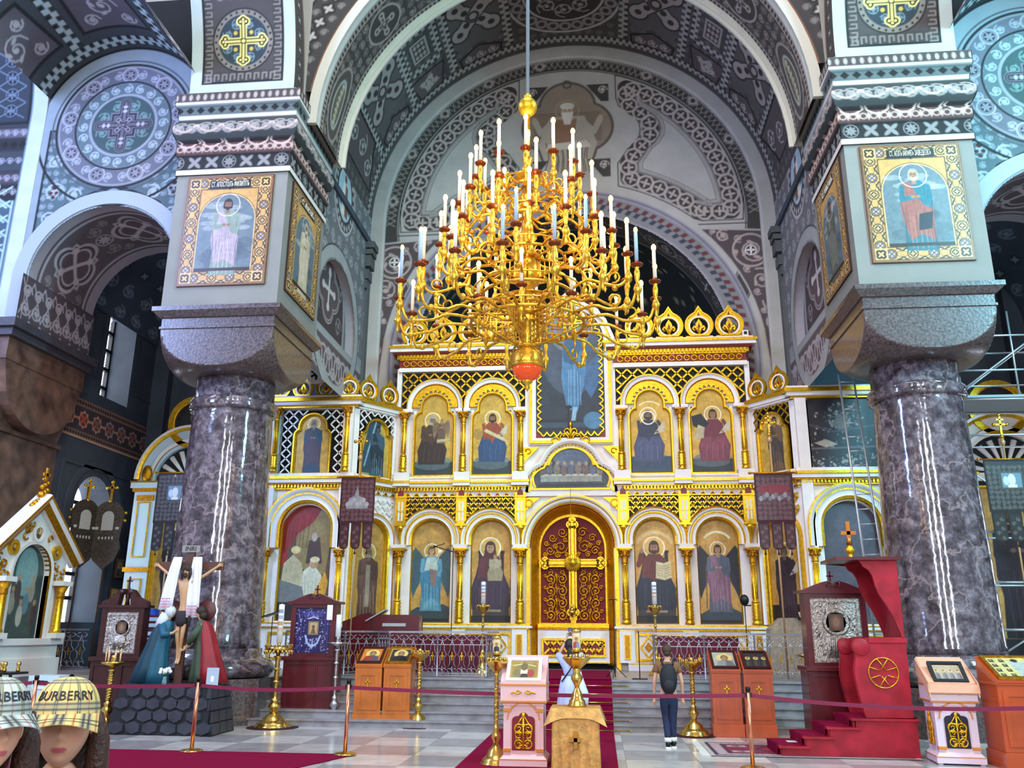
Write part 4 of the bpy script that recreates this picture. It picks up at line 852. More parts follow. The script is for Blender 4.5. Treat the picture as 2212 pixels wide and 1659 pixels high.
def crownband(p, x0, x1, z0, z1):
    n = max(1, int((x1-x0)/.24)); h = z1-z0
    p.mt(1).box(x0, x1, -.03, .1, z0, z1)
    for i in range(n):
        xx = x0+(x1-x0)*(i+.5)/n; p.mt(2).prism(arc(xx, z0+h*.25, h*.3, 0, 180, 6), -.06, -.03)
        p.mt(0).sweep(arc(xx, z0+h*.25, h*.32, 180, 0, 8), [(0, .03), (0, .07), (h*.12, .07), (h*.12, .03)]); p.sph((xx, -.06, z0+h*.72), h*.12, 6, 4)
        p.box(xx-.1, xx+.1, -.06, -.03, z0, z0+h*.2)
# ---- centre block
Zc = dict(pl=ZP, led=1.86, cb=1.99, cc0=3.55, cc1=3.95, imp=4.07, bt=5.45, u0=5.97, uc0=7.54, uc1=7.86, bt2=9.05, f0=9.2, top=9.9)
WXs = [-4.76, -3.05, -1.41, 1.41, 3.05, 4.76]; BX = [-3.9, -2.23, 2.23, 3.9]
bk = MB(); bk.M = MC; bk.mt(1)
holes = [roundtop(x, 2.0, .56, 4.78)[::-1] for x in BX]+[roundtop(0, ZP+.02, 1.12, 5.2)[::-1]]
bk.prism([[(-5.0, ZP), (5.0, ZP), (5.0, 4.95), (-5.0, 4.95)][:], *[h for h in holes[:4]]] if False else [[(-5.0, ZP), (-1.12, ZP), (-1.12, 4.1)]+[q for q in arc(0, 4.1, 1.12, 180, 0, 20)][1:-1]+[(1.12, 4.1), (1.12, ZP), (5.0, ZP), (5.0, 5.4), (-5.0, 5.4)]]+holes[:4], 0, .25)
bk.box(-5, 5, .0, .25, 5.4, 5.97)
bk.prism([[(-5, 5.97), (5, 5.97), (5, 8.0), (-5, 8.0)]]+[trefoil(x, 6.02, .53, 7.55, .4, 8.3)[::-1] if False else [(x+.53, 6.02), (x+.53, 7.9), (x-.53, 7.9), (x-.53, 6.02)] for x in BX], .02, .25)
bk.mt(3).box(-5, 5, .3, .34, 5.3, 9.9); bk.box(-1.1, 1.1, .7, .75, ZP, 5.3)
bk.mt(1).box(-5, 5, .05, .3, 9.1, 9.9)
for x in (-4.99, -1.22, 1.22, 4.99): bk.box(x-.07, x+.07, -.02, .3, 5.97, 9.2)
bk.build('white_wall', GW, ICO)
for s_ in (-1, 1):
    p = MB(); p.M = MC
    x0, x1 = sorted((s_*1.42, s_*5.0)); p.mt(1).box(x0, x1, -.22, 0, ZP, 1.84); p.box(x0, x1, -.3, 0, ZP, 1.0); p.mt(0).box(x0, x1, -.31, 0, 1.0, 1.03)
    for xc in WXs:
        if xc*s_ > 0: p.mt(1).box(xc-.2, xc+.2, -.3, 0, 1.03, 1.84); p.mt(4).box(xc-.05, xc+.05, -.32, -.3, 1.15, 1.7); p.mt(0).sweep([(xc-.08, 1.12), (xc+.08, 1.12), (xc+.08, 1.73), (xc-.08, 1.73)], [(0, .3), (0, .33), (.025, .33), (.025, .3)], closed=True)
    for xc in BX:
        if xc*s_ > 0:
            p.mt(0).sweep([(xc-.55, 1.12), (xc+.55, 1.12), (xc+.55, 1.73), (xc-.55, 1.73)], [(-.04, .2), (-.04, .26), (.02, .26), (.02, .2)], closed=True)
            for q in (-.28, .28):
                p.mt(0).sweep([(xc+q, 1.16), (xc+q+.2, 1.42), (xc+q, 1.69), (xc+q-.2, 1.42)], [(-.02, .22), (-.02, .25), (.02, .25), (.02, .22)], closed=True); p.mt(4).prism([(xc+q, 1.3), (xc+q+.1, 1.42), (xc+q, 1.55), (xc+q-.1, 1.42)], -.25, -.21)
    cornice(p, x0, x1, [(1.84, 1.88, .26, 0), (1.88, 1.94, .34, 1), (1.94, 1.98, .3, 0)], 0)
    p.build('base_panels', GW, ICO)
for x in BX: arch_frame('arch_moulding', x, 4.22, .52, MC, ICO, R_LOW[:], zfoot=4.07)
for x in WXs: p = MB(); p.M = MC; p.mt(1).box(x-.19, x+.19, -.3, 0, 3.97, 4.07); p.mt(0).box(x-.21, x+.21, -.32, 0, 3.94, 3.98); p.build('impost_block', GW, ICO)
cols_at('c', WXs, MC, 2.0, 3.55, 3.95, ICO)
def keep_low(x, z):
    if abs(x) < 1.5: return False
    return all(hypot(x-b, z-4.22) > .86 for b in BX) and all(abs(x-w) > .17 for w in WXs)
for s_ in (-1, 1):
    p = MB(); p.M = MC; lattice(p, -4.9, 4.9, 4.35, 5.38, .128, lambda x, z: x*s_ > 0 and keep_low(x, z), w=.03, quat=True); p.build('lattice', GOLD, ICO)
for s_ in (-1, 1):
    p = MB(); p.M = MC; p.mt(3); q = [(1.5, 5.4), (1.5, 4.5)]+arc(2.23, 4.22, .78, 158, 22, 14)+arc(3.9, 4.22, .78, 158, 22, 14)+[(4.9, 4.5), (4.9, 5.4)]
    p.prism([(s_*x, z) for x, z in q], -.008, .0); p.build('lattice_backing', GW, ICO)
for x in WXs:        # little gilded windowed brackets over the columns
    p = MB(); p.M = MC @ T((x, 0, 0)); p.mt(0).box(-.15, .15, -.2, 0, 4.62, 5.5); p.box(-.18, .18, -.24, 0, 4.58, 4.64); p.box(-.18, .18, -.24, 0, 5.36, 5.4)
    p.lathe([(.03, 4.2), (.09, 4.3), (.08, 4.4), (.15, 4.5), (.17, 4.58)], c=(0, -.08, 0), n=8)
    p.mt(2).prism(roundtop(0, 5.42, .08, 5.58), -.23, -.2); p.mt(1).box(-.07, -.02, -.22, -.2, 4.72, 5.25); p.box(.02, .07, -.22, -.2, 4.72, 5.25); p.mt(0).box(-.1, .1, -.23, -.2, 4.96, 5.0)
    p.build('bracket', GW, ICO)
for s_ in (-1, 1):
    p = MB(); p.M = MC
    x0, x1 = sorted((s_*1.42, s_*4.98)); crownband(p, x0, x1, 5.4, 5.56); dentils(p, x0, x1, 5.57, 5.65, -.1); cornice(p, x0, x1, [(5.56, 5.58, .1, 0), (5.65, 5.68, .18, 0), (5.68, 5.76, .22, 1), (5.76, 5.82, .27, 0), (5.82, 5.92, .1, 1), (5.92, 5.97, .14, 1)])
    for x in WXs:
        if x*s_ > 0: p.mt(1).box(x-.24, x+.24, -.34, 0, 5.68, 5.77); p.mt(0).box(x-.26, x+.26, -.36, 0, 5.77, 5.83); p.mt(1).box(x-.22, x+.22, -.26, 0, 5.83, 6.08)
    p.build('lower_cornice', GW, ICO)
cols_at('c', WXs, MC, 6.08, 7.5, 7.82, ICO, .095)
R_UP = [(0, .06, 0), (.03, .1, 1), (.1, .12, 1), (.14, .16, 0), (.17, .16, 0), (.17, 0, 0)]
for x in BX:
    p = MB(); p.M = MC; moulding(p, archpath(x, 8.02, .65, 7.9, 26), R_UP); p.mt(1).box(x-.85, x-.62, -.22, 0, 7.84, 7.93); p.box(x+.62, x+.85, -.22, 0, 7.84, 7.93)
    # scalloped inner arch with fluted recess
    n = 11; inner = []
    for i in range(n):
        a0 = 180-180*i/n; a1 = 180-180*(i+1)/n
        for t in np.linspace(0, 1, 6)[:5]:
            a = radians(a0+(a1-a0)*t); r = .45+.08*sin(pi*t); inner.append((x+r*cos(a), 8.0+r*sin(a)))
    inner.append((x+.44, 8.0)); outer = arc(x, 8.0, .66, 0, 180, 24)
    p.mt(0).prism(outer+inner, -.07, .0); p.sweep(inner, [(-.02, .07), (-.02, .1), (.02, .1), (.02, .07)])
    p.mt(1)
    for i in range(n): a = radians(180-180*(i+.5)/n); p.tube([(x+.34*cos(a), .06, 8.0+.34*sin(a)), (x+.5*cos(a), .0, 8.0+.5*sin(a))], .05, 6)
    p.prism([arc(x, 8.0, .66, 0, 180, 20)], .055, .075)
    p.build('scalloped_arch', GW, ICO)
def keep_up(x, z):
    if abs(x) < 1.34: return False
    return all(hypot(x-b, z-8.02) > .84 for b in BX)
for s_ in (-1, 1):
    p = MB(); p.M = MC; lattice(p, -4.88, 4.88, 8.1, 9.08, .155, lambda x, z: x*s_ > 0 and keep_up(x, z), w=.045); p.build('lattice', GOLD, ICO)
for s_ in (-1, 1):
    p = MB(); p.M = MC
    x0, x1 = sorted((s_*1.24, s_*5.0)); p.mt(3).box(x0, x1, .08, .1, 8.0, 9.1); p.mt(1).box(x0, x1, -.1, .1, 9.08, 9.2); p.mt(2).box(x0, x1, -.04, .1, 9.2, 9.46)
    n = 17
    for i in range(n):
        xx = x0+.1+(x1-x0-.2)*(i+.5)/n; p.mt(4).sweep(arc(xx, 9.33, .075, 0, 330, 10), [(-.015, .04), (-.015, .08), (.015, .08), (.015, .04)]); p.sph((xx, -.06, 9.33), .03, 6, 4); p.tube([(xx+.08, -.06, 9.24), (xx+.1, -.06, 9.42)], .015, 4)
    p.mt(0).box(x0, x1, -.06, .1, 9.19, 9.22); p.box(x0, x1, -.08, .1, 9.44, 9.48); dentils(p, x0, x1, 9.49, 9.58, -.1, .1)
    cornice(p, x0, x1, [(9.48, 9.6, .08, 0), (9.6, 9.66, .18, 2), (9.66, 9.76, .26, 1), (9.76, 9.84, .3, 0), (9.84, 9.9, .2, 1)])
    for q in range(5): p.mt(0).prism(arc(x0+.35+q*.72, 9.0, .2, 180, 360, 8), -.05, -.03) if False else None
    p.build('upper_cornice', GW, ICO)
for s_ in (-1, 1):
    for k in range(4): kokoshnik(MC, s_*(2.02+k*.855), 9.92, .38, ICO)
# ---- centre axis: great icon frame, gable, trefoil, door arch
p = MB(); p.M = MC
p.mt(1); p.prism([[(-1.2, 6.85), (1.2, 6.85), (1.2, 10.2), (.85, 10.9), (0, 11.35), (-.85, 10.9), (-1.2, 10.2)], [(-.98, 7.05), (-.98, 9.95)]+arc(0, 9.95, .98, 180, 0, 20)[1:]+[(.98, 7.05)]], -.06, .1)
p.sweep([(-1.12, 6.94), (-1.12, 9.95)]+arc(0, 9.95, 1.12, 180, 0, 24)[1:]+[(1.12, 6.94)], [(-.03, .06), (-.03, .11), (.05, .11), (.05, .06)], closed=True, mats=[0])
p.sweep([(-1.22, 9.9), (-.98, 10.5), (0, 11.35), (.98, 10.5), (1.22, 9.9)], [(0, .06), (0, .16), (.1, .16), (.1, .0)], mats=[0, 1, 0])
sc_ = []
def lobes(a, b, n, r):
    a, b = np.array(a), np.array(b); o = []; t = (b-a)/n; nn = np.array([-t[1], t[0]])/np.hypot(*t)
    for i in range(n):
        for u in np.linspace(0, 1, 7)[:6]: o.append(tuple(a+t*(i+u)-nn*(-r*sin(pi*u))))
    return o
q = [(-.86, 7.18), (.86, 7.18), (.86, 9.9)]
sc_ = lobes((-.86, 7.18), (.86, 7.18), 9, -.09)+lobes((.86, 7.18), (.86, 9.9), 13, -.09)
for i in range(13):
    for u in np.linspace(0, 1, 6)[:5]: a = radians(180*(i+u)/13); r = .86+.09*sin(pi*u); sc_.append((r*cos(a), 9.9+r*sin(a)))
sc_ += lobes((-.86, 9.9), (-.86, 7.18), 13, -.09)
p.mt(0).sweep(sc_, [(-.0, .02), (0, .07), (.035, .07), (.035, .02)], closed=True)
p.mt(2).box(-.98, .98, .0, .02, 7.05, 11.0)if False else None
for sx in (-1, 1): p.mt(2).prism([(sx*.98, 7.05), (sx*.74, 7.05), (sx*.98, 7.32)], -.03, .0)
p.build('great_icon_frame', GW, ICO)
p = MB(); p.M = MC; tre = [(1.0, 5.62)]+arc(.62, 5.9, .42, -35, 65, 10)+arc(0, 6.12, .62, 12, 168, 18)+arc(-.62, 5.9, .42, 115, 215, 10)+[(-1.0, 5.62)]
tre = tre[::-1]
tre_o = [(-1.33, 5.5)]+arc(-.72, 5.72, .56, 180, 105, 10)+arc(0, 6.1, .82, 155, 25, 18)+arc(.72, 5.72, .56, 75, 0, 10)+[(1.33, 5.5)]
p.mt(1).prism(tre_o, -.05, .1)
p.sweep(tre_o, [(-.04, .05), (-.04, .12), (.02, .16), (.08, .16), (.08, .0)], mats=[0, 1, 1, 0]); p.sweep([(x*.86, 5.62+(z-5.62)*.86) for x, z in tre_o], [(0, .05), (0, .1), (.05, .1), (.05, .05)], mats=[0])
for i in range(46):
    k = i/45*(len(tre_o)-1); a = int(k); b = min(a+1, len(tre_o)-1); u = k-a; x = (tre_o[a][0]*(1-u)+tre_o[b][0]*u)*.95; z = 5.6+(tre_o[a][1]*(1-u)+tre_o[b][1]*u-5.6)*.94; p.mt(0).sph((x, -.1, z), .028, 6, 4)
# carved crest on top
for s_ in (-1, 1):
    for x, z, r in ((.18, 7.03, .12), (.42, 6.96, .1), (.1, 7.22, .08)): p.tube([(s_*(x+r*cos(a)), -.1, z+r*sin(a)) for a in np.linspace(-1.5, 3.6, 10)], .03, 5)
p.sph((0, -.1, 7.42), .06, 8, 6, (1, 1, 1.5)); p.tube([(0, -.1, 7.0), (0, -.1, 7.42)], .04, 6)
for s_ in (-1, 1): p.mt(0).prism([(s_*1.36, 6.78), (s_*.9, 6.78), (s_*1.36, 6.3)], -.09, .0); p.mt(4).tube([(s_*(1.2+.07*cos(a)), -.1, 6.66+.07*sin(a)) for a in np.linspace(0, 5, 9)], .02, 5)
p.mt(1)
for s_ in (-1, 1): p.box(*sorted((s_*1.2, s_*1.42)), -.05, .1, 5.4, 7.9)
p.build('trefoil_gable', GW, ICO)
p = MB(); p.M = MC
rows = [(0, -.45, 0), (0, -.4, 0), (.03, -.36, 0), (.2, -.05, 0), (.22, .02, 2), (.25, .04, 0), (.3, .06, 1), (.34, .1, 1), (.39, .1, 0), (.42, .16, 1), (.46, .18, 0), (.5, .18, 0), (.5, 0, 0)]
moulding(p, archpath(0, 4.03, .9, ZP+.1, 34), rows[:5]); moulding(p, archpath(0, 4.03, .9, 4.0, 34), rows[4:])
for s_ in (-1, 1): p.mt(0).box(*sorted((s_*1.14, s_*1.24)), -.12, 0, ZP, 3.98)
for s_ in (-1, 1):
    p.mt(0).prism([(s_*1.38, 5.36), (s_*.86, 5.36), (s_*1.1, 5.18), (s_*1.38, 4.85)], -.07, .0); p.mt(4).sweep(arc(s_*1.18, 5.2, .1, 0, 360, 12)[:-1], [(-.02, .07), (-.02, .1), (.02, .1), (.02, .07)], closed=True)
p.mt(1).box(-1.45, 1.45, -.1, .1, 5.4, 5.5)
p.build('door_arch', GW, ICO)
# ---- royal doors
ROY = empty('royal_doors', (0, 0, 0), 0, 'golden double altar doors with a big cross over crimson scrollwork', 'doors')
y0 = 23.7+.42
for s_ in (-1, 1):
    p = MB(); p.M = T((0, y0, 0))
    q = arc(0, 4.0, .88, 90, 0, 14) if s_ > 0 else arc(0, 4.0, .88, 180, 90, 14)
    loop = ([(0, 2.02), (.88, 2.02)]+q[::-1] if s_ > 0 else [(-.88, 2.02), (0, 2.02)]+q[::-1])
    p.mt(1).prism(loop, .0, .05)
    lf = p.build('door_leaf', [GOLD, mat('crimson velvet', '#6E0E12', .7)], ROY)
    p = MB(); p.M = T((0, y0, 0)); p.sweep(loop, [(-.07, 0), (-.07, .05), (0, .06), (.0, 0)], closed=True)
    p.box(*sorted((s_*.02, s_*.1)), -.05, 0, 2.1, 4.85); p.box(*sorted((0, s_*.86)), -.05, 0, 3.5, 3.72)
    p.build('gilded_frame', GOLD, lf)
    p = MB(); p.M = T((0, y0-.03, 0))
    def sw(x, z, r, a, t, w=.018): p.tube([(px_, 0, pz_) for px_, pz_ in spiral(x, z, r, a, t, 14)], w, 5)
    for z in (2.22, 2.54, 2.86, 3.18):
        for x, d in ((.3, 1), (.62, -1)): sw(s_*x, z, .15, pi/2*d, s_*d*1.6, .024); sw(s_*x, z+.17, .085, -pi/2*d, -s_*d*1.3, .02); sw(s_*(x+.14), z+.1, .06, 0, s_*1.2); p.sph((s_*x, 0, z), .03, 6, 4)
        p.tube([(s_*.46, 0, z-.2), (s_*.44, 0, z), (s_*.48, 0, z+.2)], .02, 5)
    for x, z, r in ((.32, 4.05, .2), (.62, 3.95, .13), (.28, 4.45, .15), (.55, 4.3, .12), (.72, 4.15, .08), (.48, 4.08, .08), (.2, 4.25, .08), (.42, 3.85, .09), (.16, 3.85, .07), (.76, 3.85, .07)): sw(s_*x, z, r, 0, s_*1.6, .022)
    for x in np.linspace(.16, .8, 8): p.sph((s_*x, 0, 2.13), .025, 6, 4); p.sph((s_*x, 0, 3.44), .022, 6, 4)
    p.build('scrollwork', GOLD2, lf)
p = MB(); p.M = T((0, y0-.1, 0))
for w, y1, mi in ((.105, -.02, 0), (.07, -.05, 1), (.035, -.07, 0)):
    p.mt(mi)
    p.box(-w, w, y1, 0, 2.25, 4.72); p.box(-.75, .75, y1, 0, 3.61-w, 3.61+w)
    for x, z in ((0, 4.66), (0, 2.3), (-.76, 3.61), (.76, 3.61)):
        for k in range(4): a = k*pi/2; p.lathe([(w*.95, y1), (w*.95, 0)], c=(x+.075*cos(a), 0, z+.075*sin(a)), n=12, ax='y', smooth=False)
p.mt(0).lathe([(.24, 0), (.24, -.06), (.2, -.09), (.13, -.08), (.1, -.14), (0, -.16)], c=(0, 0, 3.61), n=24, ax='y')
for k in range(20): a = k*pi/10; p.tube([(.1*cos(a), -.1, 3.61+.1*sin(a)), (.22*cos(a), -.09, 3.61+.22*sin(a))], .012, 4)
p.build('gilded_cross', [GOLD, GOLD2], ROY)
p = MB(); p.M = T((0, y0, 0)); p.mt(1).box(-.95, .95, -.3, .05, ZP+.16, 1.86); p.mt(0).box(-.95, .95, -.34, .05, 1.9, 2.0); p.mt(4).box(-.95, .95, -.32, .05, 1.84, 1.9)
p.mt(0).sweep([(-.82, 1.18), (.82, 1.18), (.82, 1.6), (-.82, 1.6)], [(-.03, .3), (-.03, .35), (.03, .35), (.03, .3)], closed=True); p.mt(2).box(-.8, .8, -.31, -.3, 1.2, 1.58)
p.mt(0).sweep([(-.9, 1.0), (.9, 1.0)], [(0, .3), (0, .32), (.03, .32), (.03, .3)])
pq = MB(); pq.M = p.M
lattice(p, -.78, .78, 1.22, 1.56, .17, lambda x, z: True, y=-.33, w=.05, quat=True)
p.build('lower_door_panel', GW, ROY)
# ---- wings
WB = [-7.05, 7.05]; RWIN = [(0, 0, 0), (.02, .1, 0), (.09, .12, 1), (.12, .08, 1), (.2, .1, 1), (.24, .14, 0), (.28, .14, 1), (.34, .2, 1), (.38, .22, 0), (.42, .22, 0), (.42, 0, 0)]
for sg in (-1, 1):
    MM = MW; xc = sg*7.08; x0, x1 = sorted((sg*5.92, sg*8.3))
    p = MB(); p.M = MM; p.mt(1)
    p.prism([[(x0, ZP), (x1, ZP), (x1, 5.5), (x0, 5.5)], roundtop(xc, 2.02, .72, 5.05)[::-1]], 0, .25)
    p.prism([[(x0, 5.5), (x1, 5.5), (x1, 7.8), (x0, 7.8)], [(xc+.95, 5.9), (xc+.95, 7.72), (xc-.95, 7.72), (xc-.95, 5.9)]], 0, .2)
    p.mt(3).box(x0+.05, x1-.05, .3, .33, ZP, 7.8)
    for xx in (x0+.14, x1-.14): p.mt(1).box(xx-.14, xx+.14, -.14, 0, ZP, 7.75); p.mt(0).box(xx-.03, xx+.03, -.15, -.13, 2.3, 3.5)
    p.build('white_wall', GW, ICO)
    p = MB(); p.M = MM; p.mt(1).box(x0, x1, -.24, 0, ZP, 1.84); cornice(p, x0, x1, [(1.84, 1.88, .26, 0), (1.88, 1.94, .34, 1), (1.94, 1.98, .3, 0)], 0)
    p.mt(0).sweep([(xc-.7, 1.1), (xc+.7, 1.1), (xc+.7, 1.72), (xc-.7, 1.72)], [(-.03, .22), (-.03, .28), (.03, .28), (.03, .22)], closed=True); p.build('base_panels', GW, ICO)
    arch_frame('arch_moulding', xc, 4.4, .68, MM, ICO, RWIN, zfoot=3.9)
    cols_at('c', [xc-1.0, xc+1.0], MM, 2.0, 3.5, 3.85, ICO)
    p = MB(); p.M = MM; dentils(p, x0, x1, 5.5, 5.58, -.1); cornice(p, x0, x1, [(5.46, 5.5, .1, 0), (5.58, 5.62, .18, 4), (5.62, 5.72, .24, 1), (5.72, 5.79, .28, 0), (5.79, 5.9, .1, 1)]); p.build('lower_cornice', GW, ICO)
    p = MB(); p.M = MM; cornice(p, x0, x1, [(7.74, 7.8, .1, 0), (7.8, 7.9, .2, 1), (7.9, 8.0, .26, 0), (8.0, 8.06, .2, 1)]); p.build('upper_cornice', GW, ICO)
    if sg < 0:
        cols_at('c', [xc-1.0, xc+1.0], MM, 5.92, 7.42, 7.72, ICO, .09)
        tp = trefoil(xc, 5.86, .48, 6.95, .36, 7.55); big = [(x+(.09 if x > xc else -.09), z+.09) for x, z in tp]
        p = MB(); p.M = MM; lattice(p, xc-.85, xc+.85, 5.92, 7.7, .135, lambda x, z: not bool(in_poly(big, np.array(x), np.array(z))), w=.035); p.build('lattice', WHITE, ICO)
        for k in (-1.02, -.36, .3, .96): kokoshnik(MM, xc+k, 8.05, .27, ICO)
        p = MB(); p.M = MM @ T((xc, -.06, 8.72)); p.mt(1).prism([arc(0, 0, .3, 0, 350, 24), arc(0, 0, .26, 0, 350, 24)[::-1]], -.06, .03)
        p.mt(1).prism(arc(0, 0, .27, 0, 350, 24), -.03, .02); p.mt(3)
        for k in range(3): a = k*pi/3+pi/6; p.prism([(.17*cos(a)-.03*sin(a), .17*sin(a)+.03*cos(a)), (.17*cos(a)+.03*sin(a), .17*sin(a)-.03*cos(a)), (-.17*cos(a)+.03*sin(a), -.17*sin(a)-.03*cos(a)), (-.17*cos(a)-.03*sin(a), -.17*sin(a)+.03*cos(a))], -.05, -.02)
        p.mt(0).sweep([(-.42, -.25), (-.34, .1), (-.12, .36), (0, .62), (.12, .36), (.34, .1), (.42, -.25)], [(-.0, 0), (0, .07), (.06, .07), (.06, 0)]); p.prism([(-.3, .2), (.3, .2), (0, .6)], 0, .02)
        p.lathe([(.07, .6), (.04, .68), (.03, .8)], n=8); p.box(-.025, .025, -.02, .02, .75, 1.3); p.box(-.17, .17, -.02, .02, 1.06, 1.1); p.box(-.09, .09, -.02, .02, 1.2, 1.23)
        p.build('medallion_crest', GW, ICO)
# chamfer bays
for sg, MM in ((-1, MLch), (1, MRch)):
    xc = LCH/2; p = MB(); p.M = MM; p.mt(1)
    p.prism([[(0, ZP), (LCH, ZP), (LCH, 5.5), (0, 5.5)], roundtop(xc, 2.02, .5, 4.72)[::-1]], 0, .15)
    p.prism([[(0, 5.5), (LCH, 5.5), (LCH, 7.8), (0, 7.8)], [(xc+.6, 5.9), (xc+.6, 7.72), (xc-.6, 7.72), (xc-.6, 5.9)]], 0, .12)
    p.mt(3).box(.03, LCH-.03, .2, .22, ZP, 7.8); p.build('white_wall', GW, ICO)
    arch_frame('arch_moulding', xc, 4.18, .5, MM, ICO, [(0, 0, 0), (.02, .08, 0), (.07, .1, 1), (.12, .1, 1), (.16, .14, 0), (.2, .14, 0), (.2, 0, 0)], zfoot=2.0)
    p = MB(); p.M = MM; lattice(p, .1, LCH-.1, 4.5, 5.36, .16, lambda x, z: hypot(x-xc, z-4.18) > .75, w=.045, quat=True)
    tp = trefoil(xc, 5.86, .47, 6.95, .34, 7.5); big = [(x+(.09 if x > xc else -.09), z+.08) for x, z in tp]
    lattice(p, xc-.6, xc+.6, 5.92, 7.7, .12, lambda x, z: not bool(in_poly(big, np.array(x), np.array(z))), w=.03); p.build('lattice', GOLD if sg > 0 else WHITE, ICO)
    p = MB(); p.M = MM; crownband(p, 0, LCH, 5.4, 5.52); dentils(p, 0, LCH, 5.52, 5.6, -.08); lz = 5.6
    for z0, z1, pr, m_ in [(5.6, 5.64, .12, 0), (5.64, 5.73, .18, 1), (5.73, 5.8, .22, 0), (5.8, 5.9, .06, 1), (7.74, 7.8, .06, 1), (7.8, 7.9, .12, 1), (7.9, 8.0, .18, 0), (1.86, 1.95, .2, 1), (1.95, 1.98, .2, 0)]:
        if abs(z0-lz) > 1.4: p.build('chamfer_cornice', GW, ICO); p = MB(); p.M = MM
        lz = z0; p.mt(m_).box(0, LCH, -pr, .1, z0, z1)
    p.build('chamfer_cornice', GW, ICO)
    for k in (.38, 1.12): kokoshnik(MM, k, 8.02, .29, ICO)
# side chapel screens beyond the columns
for sg, XS in ((-1, -10.75), (1, 11.2)):
    S = empty('side_chapel_screen', (0, 0, 0), 0, ('white and gold round-gabled side screen half hidden behind the left column', 'white and gilt side screen with wheel lunette behind the scaffold')[sg > 0], 'altar screen')
    MM = T((XS, 23.0, 0)); p = MB(); p.M = MM; PB = mat('pale blue paint', '#BFD3E4', .5)
    p.mt(1)
    for s_ in (-1, 1):
        p.box(*sorted((s_*.85, s_*1.5)), -.15, .2, ZP, 5.5); p.mt(4).box(*sorted((s_*.8, s_*1.55)), -.2, .2, 5.5, 5.6); p.mt(1).box(*sorted((s_*.78, s_*1.6)), -.24, .2, 5.6, 5.75); p.mt(0).box(*sorted((s_*.76, s_*1.62)), -.26, .2, 5.75, 5.8)
        for z0, z1 in ((1.2, 2.0), (2.2, 3.1), (3.7, 5.2)): p.mt(0).sweep([(s_*1.18-.18, z0), (s_*1.18+.18, z0), (s_*1.18+.18, z1), (s_*1.18-.18, z1)], [(-.015, .15), (-.015, .18), (.015, .18), (.015, .15)], closed=True)
        p.mt(4).box(*sorted((s_*.8, s_*1.55)), -.2, .1, 3.3, 3.42); p.mt(4).sph((s_*1.18, -.2, 6.0), .16, 8, 6, (1, .6, 1.6)); p.box(*sorted((s_*.9, s_*1.4)), -.2, -.15, 5.25, 5.4); p.mt(1)
    p.prism([[(-1.5, 5.6), (1.5, 5.6)]+arc(0, 5.9, 1.5, 0, 180, 24), arc(0, 5.8, 1.0, 180, 0, 20)], -.1, .15)
    p.prism(arc(0, 7.5, .75, 0, 350, 24), -.06, .12)
    p.build('screen_wall', [GOLD, PB if sg < 0 else WHITE, RED, DARK, GOLD2], S)
    p = MB(); p.M = MM; p.sweep(arc(0, 5.85, 1.42, 180, 0, 26), [(0, .1), (0, .18), (.07, .2), (.14, .2), (.16, .1)], mats=[0, 0, 1, 0]); p.sweep(arc(0, 5.85, 1.05, 180, 0, 26), [(0, .1), (0, .16), (.1, .16), (.12, .1)], mats=[4, 1, 4])
    p.sweep(arc(0, 7.5, .7, 0, 350, 26), [(-.06, .05), (-.06, .16), (.08, .16), (.08, .05)], mats=[0, 0, 0]); p.mt(1)
    for k in range(9): a = pi*(k+.5)/9; p.tube([(.25*cos(a), -.03, 5.8+.25*sin(a)), (.9*cos(a), -.03, 5.8+.9*sin(a))], [.03, .08], 6)
    p.mt(4).lathe([(.22, -.08), (.22, 0)], c=(0, 0, 5.8), n=16, ax='y'); p.mt(3).prism(arc(0, 5.8, 1.0, 0, 180, 20), .03, .05)
    p.build('fan_lunette', GW, S)
    p = MB(); p.M = MM; p.mt(0)
    for s_ in (-1, 1): p.box(*sorted((s_*.78, s_*.86)), -.12, .05, ZP, 5.6)
    p.mt(3).box(-.8, .8, .06, .1, ZP, 5.6); p.build('gilded_jamb', GW, S)
